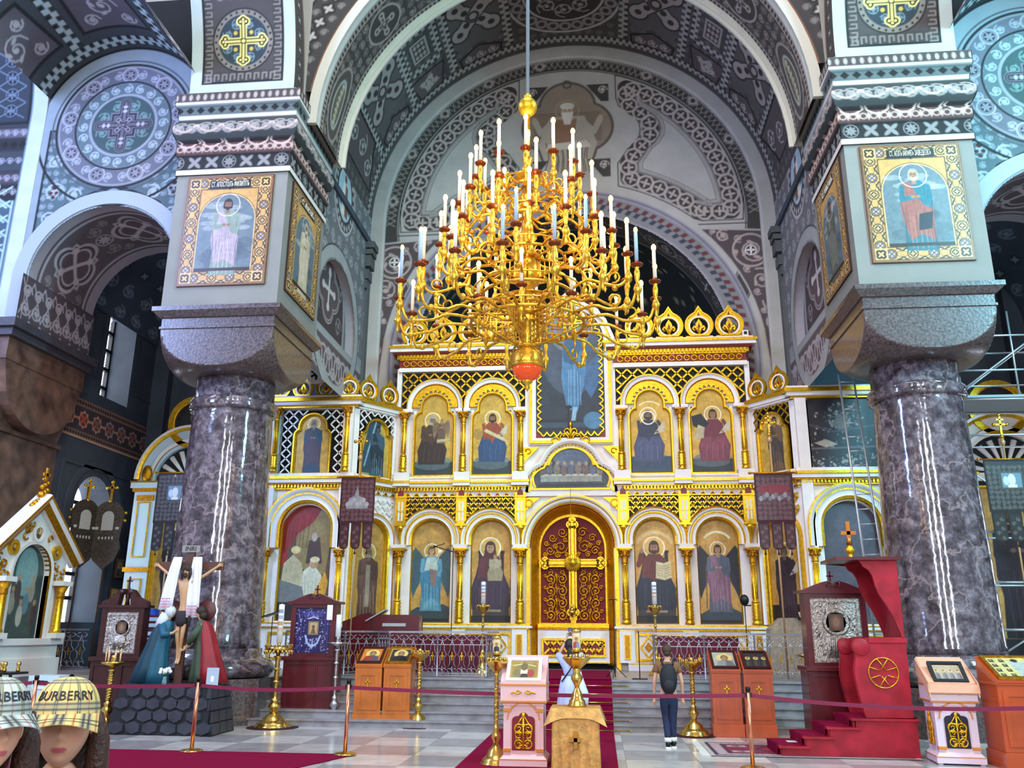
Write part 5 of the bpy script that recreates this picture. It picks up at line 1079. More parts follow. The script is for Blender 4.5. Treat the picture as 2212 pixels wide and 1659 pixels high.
# ================================================================ PICTURES
GB = '#B88F45'
def gold_bg(c, seed=0, col='#B98F48'):
    c.a[:, :, :3] = C3(col); c.a[:, :, 3] = .25; c.mottle(.22, .16, seed)
    r_ = random.Random(seed)
def folds(c, x0, x1, y0, y1, col, n=7, w=.02, seed=0, lean=0., al=.5):
    r_ = random.Random(seed)
    for i in range(n):
        x = x0+(x1-x0)*(i+.5)/n+r_.uniform(-.01, .01); k = r_.uniform(-.05, .05)+lean
        c.line([(x+k*.6, y1-r_.random()*(y1-y0)*.4), (x+k*.2, (y0+y1)/2), (x, y0+.01)], w*r_.uniform(.6, 1.2), col, al)
def person2d(c, x, y, H, robe, mant, hair='#3A261A', skin='#B08A68', beard=None, seated=False, halo='ring', wings=None, arms='chest', seed=0, dk='#1d1a20', lt=None, veil=None):
    h = H/7.4 if not seated else H/5.6; w = H*.175 if not seated else H*.23
    hy = y+H-h*.62
    if wings:
        for s_ in (-1, 1):
            c.poly([(x+s_*w*.6, y+H*.8), (x+s_*w*1.5, y+H*.98), (x+s_*w*2.0, y+H*.85), (x+s_*w*1.95, y+H*.5), (x+s_*w*1.6, y+H*.18), (x+s_*w*1.35, y+H*.3), (x+s_*w*.8, y+H*.5)], wings)
            for k in range(6): c.line([(x+s_*w*(1.0+.14*k), y+H*.86), (x+s_*w*(1.05+.15*k), y+H*(.32+.04*k))], .012, dk, .45)
    if halo: c.ell(x, hy, h*.86, h*.86, '#C9A55A', .8, .3); c.ring(x, hy, h*.8, h*.9, '#F2E7C6')
    if seated:
        c.poly([(x-w*1.15, y), (x-w*1.25, y+H*.28), (x-w*.95, y+H*.48), (x-w*.8, y+H*.62), (x+w*.8, y+H*.62), (x+w*.95, y+H*.48), (x+w*1.3, y+H*.3), (x+w*1.1, y)], mant)
        c.poly([(x-w*.82, y+H*.38), (x-w*.78, y+H*.7), (x-w*.35, y+H*.8), (x+w*.35, y+H*.8), (x+w*.78, y+H*.7), (x+w*.82, y+H*.38)], robe)
        c.ell(x-w*.5, y+H*.36, w*.5, w*.45, mant); c.ell(x+w*.55, y+H*.38, w*.5, w*.45, mant)
        folds(c, x-w*1.1, x-w*.2, y+.02, y+H*.42, dk, 5, H*.014, seed, .04); folds(c, x+w*.1, x+w*1.1, y+.02, y+H*.42, dk, 5, H*.014, seed+1, -.04)
        if lt: folds(c, x-w*.9, x+w*.9, y+H*.05, y+H*.4, lt, 4, H*.02, seed+2, .03, .4)
        folds(c, x-w*.7, x+w*.7, y+H*.4, y+H*.76, dk, 9, H*.008, seed+5, .05, .4); [c.line([(x+s_*w*1.0, y), (x+s_*w*1.15, y+H*.28), (x+s_*w*.85, y+H*.5), (x+s_*w*.7, y+H*.7)], H*.014, dk, .55) for s_ in (-1, 1)]
        sy = y+H*.78
    else:
        c.poly([(x-w*.95, y), (x-w*.8, y+H*.35), (x-w*.98, y+H*.6), (x-w*.82, y+H*.78), (x-w*.35, y+H*.845), (x+w*.35, y+H*.845), (x+w*.82, y+H*.78), (x+w*.98, y+H*.6), (x+w*.82, y+H*.35), (x+w*1.0, y)], robe)
        c.poly([(x-w*.9, y+H*.8), (x-w*.3, y+H*.84), (x+w*.35, y+H*.55), (x+w*.95, y+H*.5), (x+w*.9, y+H*.1), (x+w*.1, y+H*.2), (x-w*.6, y+H*.12), (x-w*1.0, y+H*.45)], mant)
        folds(c, x-w*.85, x+w*.9, y+.01, y+H*.6, dk, 13, H*.007, seed, .04); folds(c, x-w*.6, x+w*.6, y+H*.45, y+H*.8, dk, 8, H*.006, seed+9, -.05, .35)
        for s_ in (-1, 1): c.line([(x+s_*w*.92, y+H*.02), (x+s_*w*.8, y+H*.35), (x+s_*w*.95, y+H*.6), (x+s_*w*.8, y+H*.78)], H*.012, dk, .55)
        if lt: folds(c, x-w*.7, x+w*.8, y+.04, y+H*.5, lt, 5, H*.012, seed+3, -.03, .4)
        sy = y+H*.79
    c.poly([(x-h*.2, sy+h*.05), (x+h*.2, sy+h*.05), (x+h*.16, hy-h*.3), (x-h*.16, hy-h*.3)], skin)
    if arms == 'chest':
        for s_ in (-1, 1): c.line([(x+s_*w*.78, sy-h*.15), (x+s_*w*.85, sy-h*1.3), (x+s_*w*.2, sy-h*1.1)], h*.42, robe); c.line([(x+s_*w*.78, sy-h*.5), (x+s_*w*.7, sy-h*1.3)], h*.06, dk, .5); c.ell(x+s_*w*.16, sy-h*1.05, h*.17, h*.13, skin)
    elif arms == 'book':
        c.line([(x-w*.8, sy-h*.1), (x-w*1.0, sy-h*.8), (x-w*.8, sy+h*.1)], h*.38, robe); c.ell(x-w*.78, sy+h*.35, h*.16, h*.22, skin)
        c.poly([(x+w*.1, sy-h*.5), (x+w*.55, sy-h*.65), (x+w*.6, sy-h*2.0), (x+w*.05, sy-h*1.85)], '#D9CFA0'); c.poly([(x+w*.55, sy-h*.65), (x+w*1.02, sy-h*.45), (x+w*1.05, sy-h*1.8), (x+w*.6, sy-h*2.0)], '#CFC291')
        for k in range(5): c.line([(x+w*.15, sy-h*(.8+k*.2)), (x+w*.5, sy-h*(.9+k*.2))], .012, '#8a7a50'); c.line([(x+w*.65, sy-h*(.9+k*.2)), (x+w*.98, sy-h*(.75+k*.2))], .012, '#8a7a50')
    elif arms == 'scroll':
        c.line([(x+w*.8, sy-h*.1), (x+w*1.15, sy-h*.9), (x+w*.7, sy-h*1.2)], h*.36, robe); c.poly([(x+w*.4, sy-h*1.5), (x+w*1.25, sy-h*1.15), (x+w*1.35, sy-h*.1), (x+w*1.15, sy-h*.2)], '#BDB49A'); c.ell(x+w*.7, sy-h*1.2, h*.16, h*.13, skin); c.line([(x-w*.8, sy-h*.1), (x-w*.7, sy-h*1.2), (x-w*.1, sy-h*1.4)], h*.36, robe)
    if veil: c.ell(x, hy+h*.02, h*.45, h*.56, veil); c.poly([(x-h*.45, hy), (x+h*.45, hy), (x+h*.55, hy-h*.8), (x-h*.55, hy-h*.8)], veil)
    else: c.ell(x, hy+h*.08, h*.41, h*.5, hair); c.ell(x-h*.28, hy-h*.15, h*.16, h*.3, hair); c.ell(x+h*.28, hy-h*.15, h*.16, h*.3, hair)
    c.ell(x, hy-h*.02, h*.3, h*.4, skin); c.ell(x, hy+h*.34, h*.27, h*.13, veil or hair)
    if beard: c.ell(x, hy-h*.32, h*.24, h*.24, beard); c.ell(x, hy-h*.12, h*.2, h*.12, skin)
    for s_ in (-1, 1): c.ell(x+s_*h*.12, hy+h*.03, h*.06, h*.035, '#2a1c14'); c.line([(x+s_*h*.05, hy+h*.12), (x+s_*h*.2, hy+h*.11)], h*.035, '#3a281c', .8)
    c.line([(x, hy+h*.02), (x-h*.015, hy-h*.12)], h*.04, '#8a6448', .8); c.line([(x-h*.08, hy-h*.2), (x+h*.08, hy-h*.2)], h*.04, '#7c3b32', .9)
    return h, w, hy, sy
ICOG = {}
def icon_thing(label, M, outline, c, x0, z0, y, frame_rows, name='icon_painting', cat='icon', mats=None, group=None, closed=True, fm=None):
    """outline in local (x, z); painting canvas placed with its lower left at (x0, z0)"""
    o = empty(name, (0, 0, 0), 0, label, cat, group)
    c.mottle(.2, .05, int(abs(x0)*97+z0*13)); c.mottle(.18, .3, int(abs(z0)*31+3))
    xs = [q[0] for q in outline]; zs = [q[1] for q in outline]; cc = ((min(xs)+max(xs))/2, min(zs)); org = M @ Vector((cc[0], y, cc[1])); o.location = org
    Mi = T(-org) @ M; R3 = np.array(Mi.to_3x3()); tr = np.array(Mi.translation)
    def fn(U, V):
        X = x0+U; Z = z0+V; P = np.stack([X+0*V, y+0*X*V, Z+0*U], -1) @ R3.T+tr; return P[..., 0], P[..., 1], P[..., 2]
    c.surf('painted_panel', fn, PICT, o, mask=lambda U, V: in_poly(outline, x0+U, z0+V))
    p = MB(); p.M = Mi; p.prism(outline, y+.004, y+.03); p.build('backboard', DARK, o)
    if frame_rows:
        p = MB(); p.M = Mi; mm = [m for _, _, m in frame_rows[:-1]]; p.sweep(outline, [(q, d) for q, d, _ in frame_rows], y0=y, closed=True, mats=mm); p.build('frame', fm or GW, o)
    return o
FR = [(-.0, 0, 0), (.0, .05, 0), (-.03, .09, 0), (-.07, .09, 0), (-.07, 0, 0)]
def low_outline(x): return roundtop(x, 2.03, .53, 4.74)
RES = 88
def low_canvas(seed): c = Cv(1.1, 2.75, RES, GB); gold_bg(c, seed); return c
# lower row, left to right
c = low_canvas(1); c.poly([(0, 0), (0, .3), (.2, .42), (.45, .38), (.9, .5), (1.1, .4), (1.1, 0)], '#2E3F48'); c.rect(0, 1.1, 0, .12, '#14191d')
h, w, hy, sy = person2d(c, .55, .32, 1.75, '#5E97AE', '#3E7F9E', hair='#6B4526', skin='#C79E7C', wings='#39565F', arms='chest', halo='ring', seed=3, dk='#23404c', lt='#9CC3CE')
c.poly([(.42, 1.75), (.68, 1.75), (.74, 1.4), (.36, 1.4)], '#B9C7BF'); c.poly([(.5, 1.45), (.72, 1.4), (.68, .95), (.56, 1.0)], '#8C6E68'); c.line([(.62, 1.4), (.8, 1.9)], .02, '#c8cdb8'); c.ell(.8, 1.92, .05, .04, '#E8E6DA')
icon_thing('arched icon of a brown-haired angel in pale blue robe with dark wings', MC, low_outline(-3.9), c, -4.45, 2.0, .12, FR)
def throne(c, x, col='#241C22'):
    for s_ in (-1, 1): c.rect(x+s_*.3-.05, x+s_*.3+.05, 1.0, 1.9, col); c.rect(x+s_*.3-.07, x+s_*.3+.07, 1.86, 1.93, '#0f0c10'); c.ell(x+s_*.42, .62, .12, .3, col)
    c.rect(x-.5, x+.5, 0, .42, '#3A3432'); c.rect(x-.28, x+.28, .3, .42, '#8d8368')
c = low_canvas(2); throne(c, .55); person2d(c, .52, .36, 1.85, '#5E2A33', '#3D2A3E', skin='#B88E6E', seated=True, veil='#4E2229', arms=None, seed=5, dk='#1b1220', lt='#6a4560')
person2d(c, .66, 1.12, .74, '#B7A98C', '#A89878', hair='#7a5230', skin='#C29B78', seated=True, halo=None, seed=6, dk='#6d6048', arms='chest'); c.rect(0, 1.1, 0, .2, '#15161b')
icon_thing('arched icon of an enthroned woman in dark red veil holding a child', MC, low_outline(-2.23), c, -2.78, 2.0, .12, FR)
c = low_canvas(3); throne(c, .55); person2d(c, .53, .36, 1.85, '#6B2F28', '#1F2A3C', hair='#3A2618', beard='#3A2618', skin='#A87E5E', seated=True, arms='book', seed=7, dk='#10141d', lt='#35445c'); c.rect(0, 1.1, 0, .22, '#141a22')
c.line(arc(.55, 1.9, .52, 150, 30, 16), .09, '#D8BE7E'); 
icon_thing('arched icon of a bearded enthroned figure holding an open book', MC, low_outline(2.23), c, 1.68, 2.0, .12, FR)
c = low_canvas(4); c.poly([(0, 0), (0, .25), (.3, .42), (.8, .45), (1.1, .3), (1.1, 0)], '#32424E'); c.rect(0, 1.1, 0, .12, '#131a20')
person2d(c, .55, .32, 1.78, '#586272', '#8A6478', hair='#2C1C14', skin='#B08662', wings='#23262E', arms='chest', seed=9, dk='#3d2c3c', lt='#B08A9C'); c.line([(.22, 1.5), (.2, .4)], .025, '#5b4636'); c.line(arc(.55, 2.0, .42, 140, 40, 14), .06, '#EADFB4')
icon_thing('arched icon of a dark-haired angel in mauve mantle with black wings', MC, low_outline(3.9), c, 3.35, 2.0, .12, FR)
# upper row
def up_outline(x): return trefoil(x, 6.05, .54, 7.62, .36, 8.36)
def cloud(c): c.rect(0, 1.1, 0, .42, '#26343C'); c.ell(.35, .42, .3, .14, '#6F7C70'); c.ell(.7, .44, .34, .13, '#7C836F'); c.ell(.5, .32, .5, .14, '#4d5f63')
def up_canvas(seed): c = Cv(1.1, 2.45, RES, GB); gold_bg(c, seed, '#BE983F'); cloud(c); return c
c = up_canvas(11); person2d(c, .48, .34, 1.45, '#4A3426', '#33221E', hair='#A9A091', beard='#A9A091', skin='#8E6B4E', seated=True, seed=12, dk='#1c1210', lt='#5e4636'); person2d(c, .74, .95, .72, '#7E6248', '#6A5040', hair='#7d5634', skin='#B98C66', seated=False, wings='#8A7355', halo=None, seed=4, arms='chest', dk='#3a2a20'); c.poly([(.62, .98), (1.0, 1.02), (1.0, 1.1), (.62, 1.06)], '#B9AB86')
icon_thing('upper icon of a grey-bearded man in brown with an angel at his ear', MC, up_outline(-3.9), c, -4.45, 6.0, -.0, FR)
c = up_canvas(12); person2d(c, .55, .4, 1.42, '#9A4420', '#24466E', hair='#2C1A12', beard='#2C1A12', skin='#8E6446', seated=True, arms='scroll', seed=13, dk='#142440', lt='#3f6c94'); c.poly([(.3, 1.28), (.86, 1.0), (1.0, .98), (.9, 1.08), (.36, 1.36)], '#C9BE8E'); c.ell(.14, 1.2, .14, .16, '#A9853F')
icon_thing('upper icon of a seated man in orange tunic and bright blue mantle', MC, up_outline(-2.23), c, -2.78, 6.0, -.0, FR)
c = up_canvas(13); c.rect(0, 1.1, 0, .5, '#2D4458'); person2d(c, .5, .36, 1.48, '#2A3144', '#454B6A', hair='#1C1A1C', beard='#1C1A1C', skin='#7a5a44', seated=True, arms='scroll', seed=15, dk='#1a2236', lt='#56789A'); c.ring(.5, 1.6, .17, .2, '#F4EEDC'); c.line(arc(.55, 1.65, .42, 130, 50, 12), .05, '#E6D596')
icon_thing('upper icon of a dark seated man in slate blue with a white halo', MC, up_outline(2.23), c, 1.68, 6.0, -.0, FR)
c = up_canvas(14); person2d(c, .62, .34, 1.5, '#6E2A38', '#7E3A4A', hair='#2B1A16', skin='#9E7052', seated=True, arms='scroll', seed=17, dk='#3a1622', lt='#a85c70'); c.poly([(.02, 1.62), (.3, 1.7), (.5, 1.4), (.3, 1.2), (.06, 1.35)], '#191A1E'); c.poly([(.08, .95), (.34, 1.0), (.38, 1.3), (.2, 1.38)], '#B8AB86')
icon_thing('upper icon of a seated figure in rose robe beside a black eagle', MC, up_outline(3.9), c, 3.35, 6.0, -.0, FR)
# great centre picture
c = Cv(2.0, 4.1, 72, '#26323F'); c.ell(1.05, 2.6, .9, 1.3, '#46566A', .8); c.ell(1.0, 3.3, .6, .7, '#7E8894', .7); c.poly([(1.2, 1.9), (1.9, 2.6), (2, 2), (1.6, 1.2)], '#3C6A94', .8); c.mottle(.25, .3, 3)
c.rect(0, 2, 0, .6, '#1A2430'); c.rect(0, 2, .35, .5, '#34495C'); c.poly([(.9, .9), (.75, 1.8), (.8, 2.7), (.95, 3.05), (1.3, 3.05), (1.5, 2.5), (1.4, 1.6), (1.2, .8)], '#4A84AE')
c.poly([(.8, 2.7), (.9, 3.08), (1.25, 3.08), (1.7, 2.75), (1.75, 2.6), (1.3, 2.62), (1.1, 2.2), (.82, 2.3)], '#2E5F86'); folds(c, .85, 1.35, .95, 2.5, '#24507a', 8, .03, 4); folds(c, .9, 1.35, 1.0, 2.3, '#8FBEDC', 5, .03, 6, al=.5)
c.poly([(1.02, .55), (1.08, .95), (1.2, .95), (1.14, .55)], '#8FB4CC'); c.ell(1.78, 2.66, .1, .06, '#A9B4B4'); c.ell(1.05, 3.28, .15, .2, '#33261f'); c.ell(1.05, 3.26, .1, .15, '#94765c'); c.ell(1.05, 3.15, .09, .08, '#33261f'); c.ell(1.65, .55, .28, .25, '#4E88A8', .8)
c.ell(.95, .95, .1, .06, '#14161c'); c.line([(.93, .1), (.95, .9)], .05, '#101216')
icon_thing('great central picture of a blue-robed figure rising in a scalloped gold frame', MC, [(-.97, 7.06), (.97, 7.06)]+[(x, z) for x, z in arc(0, 9.95, .97, 0, 180, 24)][1:]+[] if False else roundtop(0, 7.06, .97, 10.9), c, -1.0, 7.0, -.02, None, fm=None)
c = Cv(2.2, 1.5, 84, '#3A3F4A'); c.mottle(.2, .3, 4); c.ell(1.1, 1.1, .55, .4, '#55657A'); c.rect(.25, 1.95, .3, .5, '#8F938A'); c.rect(.3, 1.9, .46, .52, '#B9B6A6')
r_ = random.Random(5)
for k in range(9): x = .3+k*.2; c.ell(x, .62+.04*r_.random(), .09, .16, ('#6E5A56', '#5B6270', '#7C7266')[k % 3]); c.ell(x+.02, .8+.05*r_.random(), .05, .06, '#A08A76')
c.line([(.2, .2), (2, .22)], .04, '#23262e'); c.mottle(.25, .06, 9)
icon_thing('dark trefoil picture of figures behind a long pale table above the golden doors', MC, tre[::-1], c, -1.1, 5.5, -.052, [(0, 0, 0), (.0, .04, 0), (-.05, .05, 1), (-.05, 0, 0)], name='table_painting', cat='painting')
# wings and chamfers
c = Cv(1.5, 3.1, 84, '#5A4A30'); c.mottle(.2, .4, 6); c.poly([(.35, 3.1), (1.5, 3.1), (1.3, 1.2), (.5, 1.4)], '#8A7A48'); c.poly([(0, 1.5), (0, 3.1), (1.2, 3.1), (.9, 2.6), (.5, 2.3), (.25, 1.9), (.2, 1.4)], '#8E241C'); folds(c, .05, .8, 1.9, 3.0, '#5a1512', 7, .04, 2, .1)
c.rect(0, 1.5, 0, .7, '#2A2420'); c.poly([(.1, .9), (.15, 1.5), (.4, 1.75), (.65, 1.5), (.75, .8)], '#B8AE86'); c.ell(.5, 1.8, .11, .13, '#9c7a58'); c.ell(.46, 1.86, .13, .1, '#D4C384'); c.poly([(.75, 1.5), (.8, 2.1), (1.1, 2.2), (1.2, 1.5)], '#4E3A30'); c.ell(.95, 2.28, .1, .12, '#8f6f54'); c.ell(.95, 2.2, .08, .12, '#A99C86')
c.poly([(.6, .6), (.7, 1.3), (.95, 1.5), (1.2, 1.2), (1.3, .7)], '#C9C9B0'); c.ell(.98, 1.5, .12, .13, '#B78E6C'); c.ell(1.0, 1.6, .13, .08, '#D8CC9A'); c.poly([(1.0, .7), (1.3, 1.3), (1.4, 1.0), (1.3, .5)], '#C79A2E'); c.poly([(.0, .5), (.0, 1.1), (.7, .9), (.8, .5)], '#6F7370'); folds(c, .65, 1.2, .6, 1.2, '#82866e', 6, .02, 3)
icon_thing('large arched painting of a birth scene under a red curtain', MW, roundtop(-7.08, 2.03, .69, 5.08), c, -7.83, 2.0, .14, FR, name='arched_painting', cat='painting')
def sm_canvas(seed, bg='#B98F35'): c = Cv(1.1, 1.9, RES, GB); gold_bg(c, seed, bg); return c
c = sm_canvas(21); person2d(c, .55, .05, 1.5, '#1F3E48', '#4A3636', hair='#7a7268', beard='#8a8274', skin='#8A6448', arms='chest', seed=22, dk='#1a1a22')
icon_thing('upper left icon of a bearded man in brown mantle inside white lattice', MW, trefoil(-7.08, 5.9, .47, 6.95, .35, 7.53), c, -7.63, 5.88, .02, FR)
icon = sm_canvas(23, '#B7A152'); icon.poly([(0, .1), (.4, 1.9), (.75, 1.7), (.45, .1)], '#2E4858'); icon.line([(.2, .3), (.55, 1.6)], .05, '#7FA0B2'); person2d(icon, .62, .05, 1.45, '#3A5366', '#26343F', hair='#23242a', skin='#3f4a52', seed=24, arms='chest', dk='#141c24', lt='#9AB6C6', halo=None)
icon_thing('upper icon of a shadowy figure with a streaked blue banner, left angled bay', MLch, trefoil(LCH/2, 5.9, .46, 6.95, .33, 7.48), icon, LCH/2-.55, 5.88, .02, FR)
c = low_canvas(25); person2d(c, .55, .05, 1.95, '#5A4038', '#6A4C46', hair='#6f6a62', beard='#8d877a', skin='#7d5d48', seed=26, dk='#241715', lt='#B9A070'); c.rect(.48, .62, .4, 1.5, '#A89A86', .7)
icon_thing('tall icon of a bishop in brocade behind the left red banner', MLch, roundtop(LCH/2, 2.03, .48, 4.66), c, LCH/2-.55, 2.0, .06, FR)
c = sm_canvas(27, '#C4A24C'); person2d(c, .6, .05, 1.5, '#6A5440', '#4C4440', hair='#2a201a', skin='#8A684E', seed=28, arms='chest', dk='#2a2420', lt='#a0886a')
icon_thing('upper icon of a young deacon in ochre vestment, right angled bay', MRch, trefoil(LCH/2, 5.9, .46, 6.95, .33, 7.48), c, LCH/2-.55, 5.88, .02, FR)
c = low_canvas(29); c.rect(0, 1.1, 0, .5, '#191417'); person2d(c, .55, .1, 1.9, '#2E2028', '#3C2C34', hair='#3a3430', beard='#6b645c', skin='#6d5240', seed=30, dk='#120c10', lt='#5a4450', arms='scroll')
icon_thing('tall icon of a dark-robed monk behind the right red banner', MRch, roundtop(LCH/2, 2.03, .48, 4.66), c, LCH/2-.55, 2.0, .06, FR)
# damaged canvas and empty arch of the right wing
c = Cv(2.0, 1.9, 80, '#2A272C'); c.mottle(.35, .4, 31); r_ = random.Random(31)
for k in range(240):
    q = r_.random(); x, y = (r_.gauss(.8, .28), r_.gauss(1.35, .2)) if q < .45 else (r_.random()*2, r_.choice((.1, .75, .2))+r_.gauss(0, .12)); s_ = r_.uniform(.005, .035); c.ell(x, y, s_*1.6, s_, '#8D8780' if r_.random() < .8 else '#4a4448', rot=r_.random()*3)
c.poly([(.75, 1.45), (.95, 1.4), (1.05, 1.15), (.85, .95), (.72, 1.1), (.6, 1.2)], '#6E6660'); c.poly([(.1, .7), (.4, .8), (.7, .66), (.4, .58)], '#A39886'); c.line([(0, .55), (2, .6)], .05, '#5d565a'); c.line([(0, 1.2), (.6, 1.0), (2, 1.2)], .06, '#45424a')
icon_thing('blackened flaking canvas with no frame beside the right column', MW, [(6.27, 5.86), (8.22, 5.86), (8.22, 7.74), (6.27, 7.74)], c, 6.25, 5.85, -.02, None, name='damaged_canvas', cat='painting')
c = Cv(1.5, 3.2, 40, '#544E58'); c.mottle(.12, .4, 33)
icon_thing('bare grey arched panel without a picture behind the pulpit', MW, roundtop(7.08, 2.03, .69, 5.08), c, 6.33, 2.0, .14, FR, name='bare_arched_panel', cat='panel')
for sg, XS in ((-1, -10.75), (1, 11.2)):
    c = Cv(1.7, 4.4, 50, '#B8904C'); gold_bg(c, 40+sg, '#C59A55')
    person2d(c, .85, .7, 3.3, '#1F1A20', '#2A222C', hair='#2a2622', skin='#6a5646', seed=44, dk='#0e0c10', lt='#4a4450'); c.rect(0, 1.7, 0, .7, '#1C181C')
    icon_thing('dark-robed saint on gold in the '+('left screen behind a dark banner' if sg < 0 else 'right screen behind the scaffold'), T((XS, 23., 0)), [(.77, 1.0), (.77, 5.4), (-.77, 5.4), (-.77, 1.0)], c, -.85, 1.0, .02, FR)
    c = Cv(1.3, 1.3, 60, '#14161A'); c.mottle(.2, .2, 2); c.ell(.65, .8, .14, .18, '#6b5a4a'); c.poly([(.35, 0), (.4, .6), (.9, .6), (1., 0)], '#2b2a33')
    icon_thing('round dark portrait in a lobed frame on the '+('left' if sg < 0 else 'right')+' side screen gable', T((XS, 23., 0)), arc(0, 7.5, .58, 0, 350, 30), c, -.65, 6.85, -.08, [(0, 0, 0), (0, .05, 4), (-.07, .07, 4), (-.07, 0, 4)], name='round_icon')
# ================================================================ PIER ICONS
def knotborder(c, w, h, b):
    c.rect(0, w, 0, h, '#6E3A2E'); c.rect(.03, w-.03, .03, h-.03, '#D9B067'); c.mottle(.12, .5, 3)
    dk, lt = '#3A281C', '#EBCB8C'
    def strip(p0, p1):
        p0, p1 = np.array(p0), np.array(p1); L = np.hypot(*(p1-p0)); t = (p1-p0)/L; n = np.array([-t[1], t[0]]); k = max(2, int(L/.36)); st = L/k
        for s_ in (-1, 1):
            pts = [p0+t*L*u+n*s_*b*.27*cos(u*k*pi) for u in np.linspace(0, 1, k*6+1)]; c.line(pts, .062, dk); c.line(pts, .04, lt)
        for i in range(k):
            q = p0+t*st*(i+.5); c.ring(q[0], q[1], .085, .11, dk); c.ell(q[0], q[1], .085, .085, lt)
            if i % 2: quatref(c, q[0], q[1], .075, dk, lt, rot=0)
            else: c.line([(q[0]-.05, q[1]-.05), (q[0]+.05, q[1]+.05)], .022, '#2D4A86'); c.line([(q[0]-.05, q[1]+.05), (q[0]+.05, q[1]-.05)], .022, '#2D4A86'); c.ring(q[0], q[1], .06, .08, '#2D4A86')
            for s_ in (-1, 1): a = q+t*st*.5+n*s_*b*.36; c.line([a-t*.1, a+t*.02+n*s_*-.06, a+t*.1], .03, dk)
    m = b/2
    strip((m, m), (m, h-m)); strip((w-m, m), (w-m, h-m)); strip((m, m), (w-m, m)); strip((m, h-m), (w-m, h-m))
    for x, y in ((m, m), (w-m, m), (m, h-m), (w-m, h-m)): c.rect(x-.13, x+.13, y-.13, y+.13, lt); quatref(c, x, y, .12, dk, lt)
    for o in (.05, b-.03): c.line([(o, o), (w-o, o), (w-o, h-o), (o, h-o), (o, o)], .02, dk)
def pier_icon(sg, side, who, txt, label):
    w, h, b = 2.0, 2.66, .36; c = Cv(w, h, 84 if not side else 70, '#D9B067'); knotborder(c, w, h, b)
    q = [(w-b, b), (w-b, 1.55)]+arc(w/2, 1.55, w/2-b, 0, 180, 20)+[(b, 1.55), (b, b)]
    c.line(q, .08, '#3A281C'); c.line(q, .05, '#EBCB8C'); c.poly(q, '#6C8290'); r_ = random.Random(who)
    for k in range(14): c.ell(r_.uniform(b+.2, w-b-.2), r_.uniform(1.35, 2.0), .2, .06, '#B9C8CC', .45)
    for k in range(12): c.ell(r_.uniform(b+.15, w-b-.15), r_.uniform(.45, 1.1), .22, .12, '#4A5C66', .4)
    A = dict(hair='#2B1D15', skin='#A0765A'); fy = b-.12
    if who == 1: person2d(c, w/2, fy, 1.86, '#8EA79B', '#B9AFC0', beard='#2B1D15', arms='chest', seed=1, dk='#3c3648', lt='#E6E0EA', halo=None, **A)
    elif who == 2: person2d(c, w/2, fy, 1.86, '#D8D0B8', '#E9E0CC', hair='#D5CFC4', skin='#9a7a60', beard='#E8E2D8', arms='chest', seed=2, dk='#8a7a5a', lt='#FFF8E6', halo=None)
    elif who == 3:
        person2d(c, w/2, fy, 1.86, '#2A7C92', '#A9655A', hair='#B9B2A6', skin='#B08A6C', beard='#D8D2C8', arms='chest', seed=3, dk='#4c2226', lt='#D69480', halo=None)
        c.poly([(w/2+.02, 1.05), (w/2+.3, 1.1), (w/2+.24, .72), (w/2-.02, .68)], '#2E2230')
    else: person2d(c, w/2, fy, 1.86, '#5E6A62', '#7E8A80', hair='#3a2a20', skin='#8a6a50', beard='#3a2a20', arms='chest', seed=4, dk='#2c3430', lt='#A8B4A8', halo=None)
    c.ring(w/2, fy+1.69, .262, .278, '#EFEDE6'); c.rect(b, w-b, b-.02, b+.05, '#3A281C')
    c.poly([(.52, h-.32), (.95, h-.32), (1.0, h-.36), (1.05, h-.32), (1.48, h-.32), (1.48, h-.12), (1.05, h-.12), (1.0, h-.07), (.95, h-.12), (.52, h-.12)], '#17120F')
    c.mottle(.2, .06, who); c.a[:, :, :3] *= np.array([.78, .68, .6], np.float32)
    Mx = T((sg*7.35, 16.6, 8.98)) if not side else T((sg*6.05, 17.9, 8.98)) @ Matrix.Rotation(sg*-pi/2 if sg > 0 else pi/2, 4, 'Z')
    o = empty('pier_icon', (0, 0, 0), 0, label, 'icon'); o.matrix_world = Mx; o.location = Mx.translation
    c.surf('painted_panel', lambda U, V: (U-w/2, -.045+0*U, V), PICT, o)
    p = MB(); p.box(-w/2, w/2, -.04, -.002, 0, h); p.build('backing', mat('dark wood', '#2A1A14', .5), o)
    text('inscription', txt, .155, T((0, -.05, h-.22)) @ RX90 @ Matrix.Diagonal((.9/max(6, len(txt))/.105, 1.15, 1, 1)), mat('cream lettering', '#E8E0CC', .5), o)
pier_icon(-1, False, 1, 'СТ. АПОСТОЛЪ ФИЛИППЪ', 'gold-bordered icon of a dark-bearded apostle on the front of the left pier')
pier_icon(-1, True, 2, 'СТ. АПОСТОЛЪ', 'gold-bordered icon of a white-robed old man on the inner side of the left pier')
pier_icon(1, False, 3, 'СТ. АПЛЪ IАКWВЪ ЗАВЕДЕОВЪ', 'gold-bordered icon of a white-bearded apostle in teal and red, right pier front')
pier_icon(1, True, 4, 'СТ. АПОСТОЛЪ', 'gold-bordered icon of a green-robed man on the shaded inner side of the right pier')
